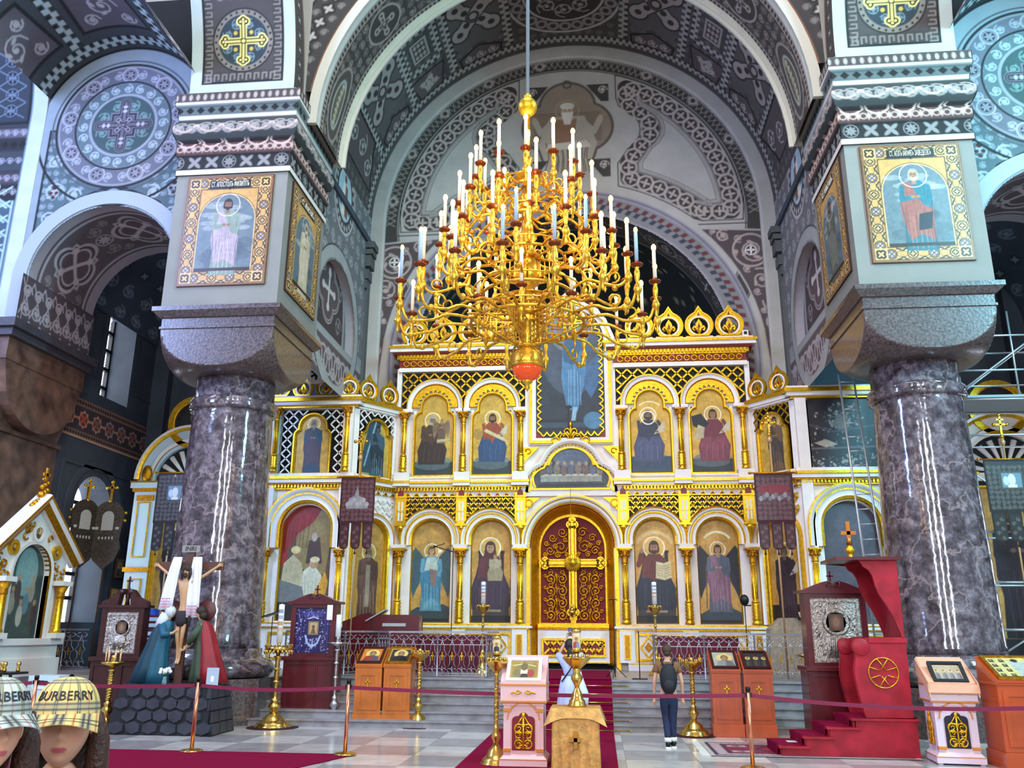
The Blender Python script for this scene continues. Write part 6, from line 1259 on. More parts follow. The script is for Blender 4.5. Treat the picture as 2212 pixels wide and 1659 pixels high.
# ================================================================ CHANDELIER
CH = empty('chandelier', (0, 8.8, 4.5), 0, 'great tiered brass chandelier with dozens of lit candles hanging over the nave', 'chandelier')
BR2 = mat('gilded brass', '#D9A838', .3, .9, noise=.3, nscale=20, bump=.2, bscale=50)
BRD = mat('dark red brass', '#7E3B1A', .35, .75, noise=.2, nscale=20)
FLM = mat('glowing bulb', '#FFE9B0', .4, emit='#FFAE3A', es=9)
WAX = mat('white candle tube', '#DDD6C6', .4, emit='#FFE6B8', es=.08)
BLU = mat('pale blue candle tube', '#9DBAD6', .35)
RGL = mat('amber red glass', '#C8430E', .12, emit='#E0480A', es=.25)
zb = 4.5
p = MB(); p.lathe([(.0, .25), (.05, .3), (.03, .36), (.06, .42), (.05, .55), (.09, .6), (.05, .66), (.05, .95), (.13, 1.0), (.16, 1.1), (.13, 1.25), (.07, 1.32), (.07, 1.5), (.11, 1.56), (.07, 1.64), (.05, 2.0), (.1, 2.05), (.05, 2.12), (.04, 2.5), (.07, 2.56), (.03, 2.6), (.03, 3.2)], n=16)
for z in (.62, 1.3, 1.9, 2.3): p.lathe([(.05, z), (.14, z+.02), (.14, z+.05), (.05, z+.08)], n=16)
p.build('central_shaft', BR2, CH)
p = MB(); p.sph((0, 0, 3.26), .115, 20, 14); p.lathe([(.03, 3.36), (.05, 3.4), (.02, 3.44)], n=10); p.build('top_ball', GOLD, CH)
p = MB(); p.tube([(0, 0, 3.42), (0, 0, 15)], .022, 8); p.build('suspension_rod', mat('blue steel tube', '#8FA0AC', .3, .6), CH)
p = MB(); p.lathe([(.02, .26), (.1, .24), (.155, .17), (.17, .08), (.165, .04)], n=24); p.lathe([(.172, .07), (.18, .05), (.172, .03)], n=24); p.lathe([(.1, .29), (.12, .27), (.06, .25)], n=20)
for q in range(10): a = q*pi/5; p.tube([(.03*cos(a), .03*sin(a), .27), (.125*cos(a), .125*sin(a), .22), (.172*cos(a), .172*sin(a), .08)], .009, 5)
lam = p.build('hanging_lamp', BR2, CH)
p = MB(); p.lathe([(.165, .04), (.15, -.03), (.1, -.09), (.04, -.12)], n=24); p.build('red_glass_bowl', RGL, lam)
p = MB(); p.lathe([(.05, -.1), (.06, -.13), (.02, -.16), (.03, -.19), (.0, -.24)], n=12); p.build('drop_finial', BR2, lam)
src_c = None; src_b = None; cand = []
p = MB(); p.lathe([(.019, 0), (.019, .33), (.012, .335)], n=10); cw = p.build('candle', WAX, CH); p = MB(); p.sph((0, 0, .37), .026, 8, 7, (1, 1, 1.6)); p.build('bulb', FLM, cw)
p = MB(); p.lathe([(.019, 0), (.019, .33), (.012, .335)], n=10); cb = p.build('candle', BLU, CH, label='pale blue candle tube'); p = MB(); p.sph((0, 0, .365), .02, 8, 7, (1, 1, 1.7)); p.build('bulb', FLM, cb)
used = set()
def put_candle(x, y, z, blue=False):
    s_ = cb if blue else cw; c = s_ if s_.name not in used else copy_tree(s_, CH); used.add(s_.name); c.location = (x, y, z)
def tier(n, R, ztip, r0, zr, a0, dip, style=0):
    zf = ztip-zb-.4      # candle foot
    p = MB()
    if style == 0: pts = [(r0, zr), (r0+(R-r0)*.35, zr+.02), (r0+(R-r0)*.55, zr-.08), (R-.22, zf-.3-dip), (R-.08, zf-.33-dip), (R, zf-.24)]
    else: pts = [(r0, zr), (r0+(R-r0)*.3, zr+.1), (r0+(R-r0)*.6, zr-.0), (R-.1, zf-.3-dip), (R-.02, zf-.3), (R, zf-.2)]
    # smooth the arm
    P = []
    for i in range(len(pts)-1):
        a, b = np.array(pts[i]), np.array(pts[i+1]); P += [tuple(a*(1-t)+b*t) for t in (0, .33, .66)]
    P.append(pts[-1]); Q = [P[0]]+[((P[i-1][0]+P[i][0]*2+P[i+1][0])/4, (P[i-1][1]+P[i][1]*2+P[i+1][1])/4) for i in range(1, len(P)-1)]+[P[-1]]
    p.tube([(r, 0, z) for r, z in Q], .017, 6)
    m_ = Q[len(Q)//2]; p.tube([(m_[0]+.06*cos(a), 0, m_[1]+.09+.06*sin(a)) for a in np.linspace(-2, 3.4, 9)], .012, 5); p.sph((R-.15, 0, zf-.31-dip), .035, 8, 6)
    p.lathe([(.0, zf-.42), (.018, zf-.38), (.01, zf-.35), (.03, zf-.31), (.045, zf-.27), (.03, zf-.23), (.015, zf-.2), (.024, zf-.17), (.03, zf-.09), (.018, zf-.05), (.03, zf-.03)], c=(R, 0, 0), n=10)
    arm = p.build('arm', BR2, CH); p = MB(); p.lathe([(.02, zf-.04), (.06, zf-.015), (.065, zf), (.05, zf+.005), (.022, zf+.004), (.022, zf+.03)], c=(R, 0, 0), n=14); p.build('drip_pan', BRD, arm)
    for i in range(n):
        A = arm if i == 0 else copy_tree(arm, CH); a = a0+2*pi*i/n; A.rotation_euler = (0, 0, a)
        near = sin(a) < -.3 and R > 1.1
        put_candle(R*cos(a), R*sin(a), zf+.01, near and i % 3 != 0)
    p = MB(); p.tube([(r0*cos(a), r0*sin(a), zr) for a in np.linspace(0, 2*pi, 41)[:-1]], .018, 6, closed=True); p.tube([((r0+.1)*cos(a), (r0+.1)*sin(a), zr+.06) for a in np.linspace(0, 2*pi, 41)[:-1]], .01, 5, closed=True)
    for q in range(8): a = q*pi/4; p.tube([(.05*cos(a), .05*sin(a), zr+.06), (r0*.5*cos(a), r0*.5*sin(a), zr-.02), (r0*cos(a), r0*sin(a), zr)], .014, 5)
    p.build('tier_ring', BR2, CH)
tier(18, 1.42, 5.74, .62, .52, .09, .12)
tier(10, 1.16, 6.06, .5, .85, .3, .06, 1)
tier(16, .98, 6.38, .42, 1.3, .1, .05)
tier(12, .78, 6.85, .32, 1.75, .2, .04, 1)
tier(12, .6, 7.25, .24, 2.15, .05, .03)
tier(6, .58, 5.66, .2, .75, .5, .02, 1)
BRK = None
for i in range(6):      # pierced triangular brackets low on the shaft
    if BRK is None:
        p = MB()
        for k in range(9):
            x = .08+k*.065; zt = .62+.0*k; zl = .28+k*.035; p.box(x-.006, x+.006, -.006, .006, zl, .62)
        for k in range(6):
            z = .32+k*.055; x1 = .08+(z-.28)/.035*.065 if z < .6 else .62; p.box(.06, min(.62, x1), -.005, .005, z-.005, z+.005)
        p.tube([(.05, 0, .26), (.64, 0, .58)], .014, 5); p.tube([(.05, 0, .64), (.66, 0, .63)], .016, 5); BRK = p.build('lattice_bracket', BR2, CH); o = BRK
    else: o = copy_tree(BRK, CH)
    o.rotation_euler = (0, 0, i*pi/3+.2)
BRK2 = None
for i in range(6):
    if BRK2 is None:
        p = MB()
        for k in range(6): x = .1+k*.06; p.box(x-.005, x+.005, -.005, .005, 1.02+k*.02, 1.28-k*.02)
        p.tube([(.05, 0, 1.0), (.45, 0, 1.16)], .012, 5); p.tube([(.05, 0, 1.3), (.45, 0, 1.16)], .012, 5)
        for k in range(3): p.tube([(.14+.1*k+.05*cos(a), 0, 1.4+.05*sin(a)) for a in np.linspace(-1.5, 4, 9)], .01, 5)
        BRK2 = p.build('lattice_bracket', BR2, CH); o = BRK2
    else: o = copy_tree(BRK2, CH)
    o.rotation_euler = (0, 0, i*pi/3+.6)
for i, (dx, dy, dz, e) in enumerate(((0, -1.0, 1.4, 26), (.9, .3, 1.5, 26), (-.9, .3, 1.5, 26), (0, 0, 2.95, 22))):
    l = bpy.data.lights.new('candle_glow', 'POINT'); l.energy = e; l.color = (1, .72, .34); l.shadow_soft_size = .12
    o = bpy.data.objects.new('candle_glow', l); COL.objects.link(o); o.location = (dx, 8.8+dy, zb+dz)
# ================================================================ FURNISHINGS
WOOD = mat('honey wood', '#BC6420', .32, noise=.25, nscale=3, coat=.3); WOODR = mat('reddish honey wood', '#B4512A', .35, noise=.2, nscale=3, coat=.3)
BURG = mat('burgundy varnished wood', '#561019', .3, noise=.25, nscale=3, coat=.4); REDW = mat('red stained wood', '#A01C2C', .45, noise=.3, nscale=4, spec=.3)
MAHO = mat('dark carved mahogany', '#3A1512', .35, noise=.3, nscale=8, bump=.3, bscale=30); PINK = mat('rose white paint', '#E3B4B4', .4); CRIM = mat('crimson carpet', '#7A0630', .95, spec=.1, noise=.12, nscale=20, bump=.2, bscale=200)
CLOTHG = mat('gold brocade cloth', '#CF9A52', .5, .25, noise=.25, nscale=9, bump=.6, bscale=14); BELT = mat('wine red belt', '#7A0A38', .6); ROSEB = mat('rose copper', '#D98C6A', .25, .85); BLK = mat('black metal', '#101012', .4, .3)
IVW = mat('white wax', '#EDEBE6', .4); SPECK = mat('chased silver', '#B5ADA6', .3, .9, noise=.55, nscale=26, bump=1.0, bscale=38)
def flat_pic(c, w, h, M, parent, name='painted_panel', mt_=None, label=None):
    Ma = np.array(M); 
    def fn(U, V):
        X = U-w/2+0*V; Z = V+0*U; Y = 0*X; return tuple(Ma[i, 0]*X+Ma[i, 1]*Y+Ma[i, 2]*Z+Ma[i, 3] for i in range(3))
    return c.surf(name, fn, mt_ or PICT, parent, label=label)
def mini_icon(w, h, seed, robe='#5A3A34', mant='#3A3A4A', bg='#B98F48', res=70, busts=1, frame=.04, fcol='#C79A3A'):
    c = Cv(w, h, res, fcol); c.rect(frame, w-frame, frame, h-frame, bg); c.mottle(.2, .1, seed)
    for k in range(busts):
        x = w*(k+.5)/busts if busts > 1 else w/2; s_ = (w/busts)*.42; c.ell(x, h*.62, s_*.75, s_*.75, '#D9B868'); c.poly([(x-s_*.95, frame), (x-s_*.7, h*.42), (x, h*.52), (x+s_*.7, h*.42), (x+s_*.95, frame)], robe); c.poly([(x, frame), (x+s_*.1, h*.5), (x+s_*.7, h*.42), (x+s_*.9, frame)], mant)
        c.ell(x, h*.64, s_*.36, s_*.42, '#3A2A1E'); c.ell(x, h*.62, s_*.27, s_*.34, '#A57C5C')
        for q in (-1, 1): c.ell(x+q*s_*.1, h*.64, s_*.05, s_*.035, '#20150f')
    c.mottle(.15, .04, seed+1); return c
# ---- carpets, rugs
def slab(name, pts, z0, z1, m, **k): p = MB(); p.prism(pts, z0, z1, ax='z'); o = p.build(name, m); tag(o, **k); return o
slab('red_carpet', [(-9.5, 10.6), (-3.9, 10.6), (-2.97, 13.56), (-9.5, 13.56)], .002, .016, CRIM, label='wide crimson carpet lying before the rope barrier at the left', cat='carpet')
p = MB(); p.box(-1.28, .93, 11.5, 17.2, .002, .016); z = .016
for i in range(6):
    y = 17.22+i*.32; p.box(-1.12, .93, y-.012, y+.0, .14*i, .14*(i+1)+.012); p.box(-1.12, .93, y-.012, y+.32, .14*(i+1), .14*(i+1)+.012)
p.box(-1.12, .93, 19.1, 23.3, ZP, ZP+.012); rn = p.build('carpet_runner', CRIM); tag(rn, 'long crimson runner climbing the steps to the golden doors', 'carpet')
for i in range(6): p = MB(); p.tube([(-1.3, 17.2+i*.32, .14*i+.03), (1.25, 17.2+i*.32, .14*i+.03)], .011, 8); p.sph((1.26, 17.2+i*.32, .14*i+.03), .02, 8, 6); p.sph((-1.31, 17.2+i*.32, .14*i+.03), .02, 8, 6); p.build('stair_rod', BRASS, rn)
c = Cv(3.1, 1.75, 44, '#B5A09A'); c.rect(.08, 3.02, .08, 1.67, '#2F2030'); c.rect(.14, 2.96, .14, 1.61, '#B08E92'); c.rect(.3, 2.8, .3, 1.45, '#3A1E2E')
for k in range(12):
    for y in (.22, 1.53): quatref(c, .3+k*.23, y, .06, '#5A1E30', '#D8C6C2')
c.rect(.36, 2.74, .36, 1.39, '#7A1730'); c.ell(1.55, .87, .75, .38, '#2F2030'); c.ell(1.55, .87, .66, .32, '#A82244'); c.ell(1.55, .87, .34, .17, '#D8C6C2'); quatref(c, 1.55, .87, .14, '#5A1E30', '#D8C6C2')
for x in (.55, 2.55):
    for y in (.55, 1.2): c.rect(x-.15, x+.15, y-.1, y+.1, '#B08E92'); roundel(c, x, y, .09, '#3A1E2E', .02)
c.mottle(.15, .05, 2)
rg = c.surf('patterned_rug', lambda U, V: (2.35+U, 14.25+V, .012+0*U), mat('woven wool', rough=.95, vcol='Col')); tag(rg, 'small patterned red and cream rug under the pulpit steps', 'rug')
p = MB()
for k in range(48): y = 14.27+k*.036; p.box(2.22+.03*random.random(), 2.36, y, y+.02, .004, .012)
f_ = p.build('fringe', mat('cream fringe', '#D9D0C6', .9), rg); f_['kind'] = 'stuff'
# ---- railing of silvery wrought iron
IRON = mat('silvery wrought iron', '#A9A4AC', .3, .75, noise=.15, nscale=15)
def iron_panel(L, H, parent, step=.21):
    p = MB(); n = int(L/step); s_ = L/n; g = MB()
    for k in range(n):
        x = s_*(k+.5)
        for q in (-1, 1):
            p.tube([(x+q*(.0+s_*.46*sin(t)), 0, H-.1+.055*cos(t)) for t in np.linspace(.2, 4.6, 9)], .008, 5)
            p.tube([(x+q*s_*.1*(1-abs(t)), 0, H*.42+t*.0+H*.25*t) for t in (-1, -.4, .4, 1)], .008, 4) if False else None
            p.tube([(x+q*s_*.42, 0, H*.2), (x+q*s_*.2, 0, H*.28), (x+q*s_*.2, 0, H*.42), (x+q*s_*.44, 0, H*.5), (x+q*s_*.2, 0, H*.6), (x+q*s_*.2, 0, H*.7), (x, 0, H*.82)], .009, 5)
            p.tube([(x+q*s_*.25+s_*.2*cos(t), 0, H*.13+s_*.2*sin(t)) for t in np.linspace(0, 4.6, 8)], .008, 5)
        p.tube([(x, 0, 0.02), (x, 0, H*.2)], .007, 4); p.sph((x, 0, H*.86), .02, 6, 5); p.sph((x, 0, .2*H), .018, 6, 5)
        g.box(x-.008, x+.008, -.012, .012, H*.36, H*.56); g.box(x-.035, x+.035, -.012, .012, H*.45, H*.48)
    p.box(0, L, -.01, .01, H*.05, H*.07); p.box(0, L, -.01, .01, H*.72, H*.74); p.box(0, L, -.01, .01, .0, .02)
    o = p.build('iron_panel', IRON, parent); g.build('gilt_crosses', GOLD, o); return o
def railing(label, pts, H=.93, z=ZP, dark=False):
    R = empty('iron_railing', (pts[0][0], pts[0][1], z), 0, label, 'railing', None)
    tot = 0; src = {}
    for (x0, y0_), (x1, y1_) in zip(pts[:-1], pts[1:]):
        L = hypot(x1-x0, y1_-y0_); a = atan2(y1_-y0_, x1-x0); n = max(1, round(L/1.05)); l = L/n
        for k in range(n):
            ox, oy = x0+cos(a)*l*k-pts[0][0], y0_+sin(a)*l*k-pts[0][1]; key = round(l, 3)
            if key in src: o = copy_tree(src[key], R)
            else: o = iron_panel(l, H-.04, R); src[key] = o
            o.location = (ox, oy, .02); o.rotation_euler = (0, 0, a)
            p = MB(); p.lathe([(.035, 0), (.02, .03), (.02, H-.05), (.03, H-.03), (.02, H)], c=(ox, oy, 0), n=8); p.build('rail_post', IRON, R)
        p = MB(); p.M = T((x0-pts[0][0], y0_-pts[0][1], 0)) @ Matrix.Rotation(a, 4, 'Z'); p.box(0, L, -.03, .03, H-.02, H+.02); p.build('top_rail', IRON, R)
    return R
railing('silvery iron railing on the platform left of the steps', [(-6.25, 19.3), (-4.9, 19.3), (-4.35, 20.1), (-3.9, 19.3), (-1.75, 19.3), (-1.62, 20.3)])
railing('silvery iron railing on the platform right of the steps', [(1.85, 19.3), (5.0, 19.3), (5.3, 19.0), (6.1, 19.0)])
railing('dark iron railing with a fire sign in the left side room', [(-13.0, 19.4), (-12.3, 20.6), (-11.7, 20.6)])
railing('iron railing beside the brown jamb at far left', [(-13.6, 18.4), (-13.05, 19.3)])
# ---- candle stands
def candlestand(label, x, y, z, H, m, base=.26, tray=.18, style='bowl', candle=None, rt=.032, twist=False, group=None, name='candle_stand', mat_round=True):
    S = empty(name, (x, y, z), 0, label, 'candle stand', group)
    p = MB(); b = base
    p.lathe([(b, 0), (b, .02), (b*.86, .045), (b*.88, .07), (b*.68, .1), (b*.55, .14), (b*.5, .18), (b*.28, .23), (b*.2, .26)], n=28); p.build('base', m, S)
    p = MB(); h0 = .25; h1 = H-.2
    prof = [(b*.2, h0), (rt*1.3, h0+.04), (rt*2.4, h0+.1), (rt*2.6, h0+.14), (rt*1.2, h0+.2), (rt*1.9, h0+.23), (rt*1.1, h0+.26)]; k = 9
    for i in range(k):
        za = h0+.28+(h1-h0-.34)*i/k; dz = (h1-h0-.34)/k; prof += [(rt*.9, za), (rt*(1.25 if twist else 1.0), za+dz*.5)]
        if i in (3, 6): prof += [(rt*1.5, za+dz*.6), (rt*1.5, za+dz*.75), (rt*.9, za+dz*.9)]
    prof += [(rt*.9, h1-.05), (rt*1.8, h1-.02), (rt*1.2, h1)]; p.lathe(prof, n=14)
    if twist:
        for q in range(2): p.tube([((rt*1.15)*cos(t+q*pi), (rt*1.15)*sin(t+q*pi), h0+.3+(h1-h0-.4)*t/28) for t in np.linspace(0, 28, 70)], rt*.3, 4)
    p.build('stem', m, S)
    p = MB()
    if style == 'bowl': p.lathe([(.03, h1), (tray*.35, h1+.03), (tray*.7, h1+.09), (tray, h1+.16), (tray*1.03, h1+.17), (tray*.95, h1+.165), (tray*.5, h1+.12), (.03, h1+.12)], n=28)
    elif style == 'crown':
        p.lathe([(.03, h1), (.06, h1+.06), (tray*.8, h1+.1), (tray, h1+.1), (tray, h1+.17), (tray*.94, h1+.17), (tray*.9, h1+.12), (.03, h1+.12)], n=28)
        for q in range(20): a = q*pi/10; p.lathe([(.0, h1+.02), (.022, h1+.07), (.022, h1+.1)], c=(tray*cos(a), tray*sin(a), 0), n=6); p.lathe([(.016, h1+.17), (.0, h1+.22)], c=(tray*cos(a), tray*sin(a), 0), n=6)
    else: p.lathe([(.03, h1), (.06, h1+.05), (tray, h1+.1), (tray, h1+.13), (.04, h1+.13)], n=24)
    if style in ('bowl',):
        for q in range(12): a = q*pi/6; p.lathe([(.014, h1+.15), (.02, h1+.2), (.014, h1+.21)], c=(tray*.82*cos(a), tray*.82*sin(a), 0), n=8)
    p.lathe([(.03, h1+.1), (.045, h1+.14), (.03, h1+.2), (.04, h1+.24)], n=12); p.build('tray', m, S)
    zt = h1+.24
    if candle:
        r, hh, kind = candle; p = MB(); p.lathe([(r, zt), (r, zt+hh), (r*.8, zt+hh+.01)], n=18); p.tube([(0, 0, zt+hh), (0, 0, zt+hh+.03)], .004, 5)
        cn = p.build('candle', IVW if kind != 'lantern' else mat('warm glass', '#F0D8C0', .1, trans=.5), S)
        if kind == 'painted':
            for j, col in enumerate(('#C9A08A', '#B98A6A', '#A9A9B4', '#8A92A4')): p = MB(); p.lathe([(r*1.02, zt+hh*(.3+j*.16)), (r*1.02, zt+hh*(.4+j*.16))], n=14, a0=-2.6, a1=-.5); p.build('painted_band', mat('band'+str(j), col, .5), cn)
        if kind == 'lantern':
            p = MB(); p.lathe([(r*1.15, zt), (r*1.15, zt+.05), (r, zt+.06)], n=18); p.lathe([(r*1.1, zt+hh-.03), (r*1.15, zt+hh-.01), (r*.8, zt+hh+.02)], n=18); p.build('brass_caps', BRASS, cn)
            c = mini_icon(r*2.4, hh*.7, 3, '#2C3040' if x < 0 else '#B03A4A', '#3A3448' if x < 0 else '#7A8AA0', '#E3C9A0', 160, frame=.0); rr = r*1.03
            c.surf('icon_print', lambda U, V: (rr*np.sin((U-r*1.2)/rr), -rr*np.cos((U-r*1.2)/rr), zt+hh*.15+V), PICT, cn)
    if mat_round: p = MB(); p.lathe([(b*1.35, .0), (b*1.35, .012)], n=30); o = p.build('round_mat', mat('dark red felt', '#3A0C1A', .95), None); o.location = (x, y, z-.0); tag(o, 'round dark red mat under the '+label.split(' ')[0]+' '+' '.join(label.split(' ')[1:7]), 'mat'); S.location.z += .012
    return S
candlestand('ornate brass stand with crown tray and a thick painted candle beside the marble column', -5.55, 17.0, 0, 1.5, BRASS, .36, .26, 'crown', (.055, .72, 'painted'), .05)
candlestand('silver stand with a thick white candle right of the burgundy cabinet', -4.6, 17.75, 0, 1.62, SILVER, .3, .2, 'flat', (.055, .42, 'plain'), .04)
candlestand('plain brass stand with an empty bowl right of the left wooden lecterns', -2.85, 17.55, 0, 1.4, BRASS, .28, .21, 'bowl', None, .035, True)
candlestand('tall twisted brass stand with saint lantern left of the pink lectern', -.78, 12.95, 0, 1.42, BRASS, .22, .17, 'bowl', (.055, .26, 'lantern'), .026, True, mat_round=False)
candlestand('brass stand with an empty bowl in front of the right steps, behind the youth', 2.38, 16.9, 0, 1.3, BRASS, .29, .21, 'bowl', None, .035, True)
candlestand('silver gilt stand with short white candle left of the red pulpit', 4.5, 17.0, 0, 1.5, mat('silver gilt', '#C9B48A', .22, .95), .22, .2, 'flat', (.045, .26, 'plain'), .036, mat_round=False)
candlestand('brass stand with tall white candle left of the golden doors', -2.06, 21, ZP, 1.55, BRASS, .2, .17, 'bowl', (.055, .5, 'painted'), .026, mat_round=False)
candlestand('brass stand with tall white candle right of the golden doors', 2.0, 21, ZP, 1.55, BRASS, .2, .17, 'bowl', (.055, .5, 'painted'), .026, mat_round=False)
s = candlestand('twisted brass stand with a tray of lit tapers left of the mourning figures', -8.27, 15.85, 0, 1.28, BRASS, .2, .2, 'flat', None, .04, True, mat_round=False)
for q in range(7):
    a = q*.9; p = MB(); p.lathe([(.012, 1.22), (.012, 1.36+.03*(q % 3))], c=(.13*cos(a), .13*sin(a), 0), n=6); p.sph((.13*cos(a), .13*sin(a), 1.39+.03*(q % 3)), .014, 6, 5, (1, 1, 1.8)); p.build('taper', [mat('honey wax', '#E3B98A', .5)], s)
# ---- table with gold cloth carrying a candle stand
tb = empty('cloth_covered_table', (.36, 12.75, 0), 0, 'square table hung with gold brocade in the foreground beside the pink lectern', 'table')
p = MB(); p.box(-.33, .33, -.3, .3, .77, .79)
p.build('tabletop', mat('glass plate', '#A9A08C', .08, coat=1), tb)
p = MB(); n = 40; hw, hd = .31, .28; ring = []
per = [(-hw, -hd), (hw, -hd), (hw, hd), (-hw, hd)]; q = []
for i in range(4):
    a, b = np.array(per[i]), np.array(per[(i+1) % 4])
    for t in np.linspace(0, 1, n//2)[:-1]: q.append(tuple(a*(1-t)+b*t))
lv = [(.77, .0), (.6, .015), (.4, .02), (.2, .03), (.02, .04)]; v = []
for z, o in lv:
    for k, (x, y) in enumerate(q): w = o*sin(k*1.7+z*3)+o*.4; v.append((x*(1+w/hw*.5), y*(1+w/hd*.5), z))
m_ = len(q); p.add(v, [(j*m_+i, j*m_+(i+1) % m_, (j+1)*m_+(i+1) % m_, (j+1)*m_+i) for j in range(4) for i in range(m_)], True); p.build('cloth_skirt', CLOTHG, tb)
p = MB(); tp = [(-.34, -.31), (.34, -.31), (.34, .31), (-.34, .31)]; v = []; Q = []
for i in range(4):
    a, b = np.array(tp[i]), np.array(tp[(i+1) % 4])
    for t in np.linspace(0, 1, 14)[:-1]: Q.append((tuple(a*(1-t)+b*t), abs(t-.5)*2))
m_ = len(Q)
for z in (0, .5, 1):
    for (x, y), e in Q: r = 1+z*(.04+.22*e**6); v.append((x*r, y*r, .80-z*(.13+.1*e**4)-.004*(z == 0)))
p.add(v, [(j*m_+i, j*m_+(i+1) % m_, (j+1)*m_+(i+1) % m_, (j+1)*m_+i) for j in range(2) for i in range(m_)], True); p.add([(x, y, .796) for (x, y), e in Q], [tuple(range(m_))], False); p.build('cloth_overlay', CLOTHG, tb)
p = MB()
for w_, h_ in ((.05, .22), (.16, .05)): p.box(-w_/2, w_/2, -.352, -.3, .3-h_/2+.1, .3+h_/2+.1)
p.build('embroidered_cross', mat('dull gold braid', '#B5803A', .4, .6), tb)
candlestand('short brass bowl stand with printed lantern standing on the gold-clothed table', .38, 12.75, .8, .68, BRASS, .13, .2, 'bowl', (.06, .3, 'lantern'), .032, True, mat_round=False)
# ---- icon lecterns
def lectern(label, x, y, w, d, m, pic, dark=False, z1=1.12, rz=0, group=None):
    S = empty('icon_lectern', (x, y, 0), rz, label, 'lectern', group); h = w/2
    p = MB(); p.box(-h-.02, h+.02, -d/2-.02, d/2+.02, 0, .22); p.box(-h, h, -d/2, d/2, .22, z1-.02); p.box(-h-.015, h+.015, -d/2-.015, d/2+.015, z1-.03, z1); p.build('cabinet', m, S, bevel=.006)
    p = MB(); p.prism([[(-h+.06, .3), (h-.06, .3), (h-.06, z1-.1), (-h+.06, z1-.1)], [(-h+.13, .38), (h-.13, .38), (h-.13, z1-.18), (-h+.13, z1-.18)][::-1]], -d/2-.012, -d/2); p.build('panel_frame', m, S)
    p = MB(); p.box(-.012, .012, -d/2-.02, -d/2-.002, .72, .88); p.box(-.05, .05, -d/2-.02, -d/2-.002, .81, .835); p.build('cross', GOLD, S)
    p = MB(); sl = .3; p.prism([(-d/2-.02, z1), (d/2, z1), (d/2, z1+.34), (-d/2-.02, z1+.04)], -h-.01, h+.01, ax='x'); hd = p.build('sloped_top', m, S)
    L = hypot(d+.02, .3); a = atan2(.3, d+.02); M = T((0, -d/2-.02, z1+.045)) @ Matrix.Rotation(a-pi/2, 4, 'X'); 
    M = T((0, -d/2-.02, z1+.045)) @ Matrix.Rotation(a, 4, 'X') @ Matrix.Rotation(-pi/2, 4, 'X') @ Matrix.Rotation(0, 4, 'Z') @ Matrix.Scale(1, 4)
    M = T((0, -d/2-.02, z1+.045)) @ Matrix(((1, 0, 0, 0), (0, sin(a), cos(a), 0), (0, -cos(a)*1.0, sin(a), 0), (0, 0, 0, 1)))
    p = MB(); p.M = M; iw = w*.92; ih = L*.96; p.prism([[(-iw/2, 0), (iw/2, 0), (iw/2, ih), (-iw/2, ih)], [(-iw/2+.045, .045), (iw/2-.045, .045), (iw/2-.045, ih-.045), (-iw/2+.045, ih-.045)][::-1]], -.035, .0); p.build('icon_frame', MAHO if dark else GOLD2, hd)
    flat_pic(pic, iw-.08, ih-.08, M @ T((0, -.012, .04)), hd, mt_=SPECK if pic is None else None)
    return S
lectern('left one of the two honey lecterns near the steps, with an orange icon', -3.87, 17.75, .54, .46, WOOD, mini_icon(.44, .46, 5, '#8A3A2A', '#5A4A5A', '#C8742C', 90, frame=.01, fcol='#5a2014'), True)
lectern('right one of the two honey lecterns near the steps, with a dark gold-framed icon', -3.29, 17.75, .54, .46, WOOD, mini_icon(.44, .46, 6, '#2A2420', '#1A1A1E', '#3A342C', 90, frame=.02, fcol='#D9B868'))
SI = lambda s_: mini_icon(.44, .46, s_, '#8A8684', '#6A6668', '#A8A29C', 90, frame=.02, fcol='#C9B98A')
lectern('left one of the two reddish lecterns by the rug, with a silver-covered icon', 2.98, 17.0, .52, .46, WOODR, SI(8), True)
c_ = mini_icon(.44, .46, 9, '#4A4644', '#3A3638', '#2E2A2C', 90, 3, frame=.02, fcol='#2a1512')
lectern('right one of the two reddish lecterns by the rug, with a dark triple-figure icon', 3.55, 17.0, .52, .46, WOODR, c_, True)
# big lectern at the right edge
c_ = Cv(.8, .6, 100, '#C8BC7E'); c_.mottle(.3, .05, 4)
for x in (.08, .22, .6, .74):
    for y in (.08, .22, .36, .5): c_.rect(x-.035, x+.035, y-.05, y+.04, '#3A362C'); c_.ell(x, y+.01, .018, .02, '#A58A60')
c_.poly([(.32, .05), (.5, .05), (.54, .45), (.3, .48)], '#A9B0A8'); c_.ell(.4, .5, .05, .05, '#3A2A22'); c_.ell(.52, .3, .04, .05, '#3A2A22'); c_.mottle(.25, .03, 8)
S = lectern('big orange wooden lectern at the right edge with a gilded multi-scene icon', 6.72, 13.75, .86, .6, mat('orange wood', '#B8481C', .3, noise=.15, nscale=2, coat=.4), c_, False, 1.14)
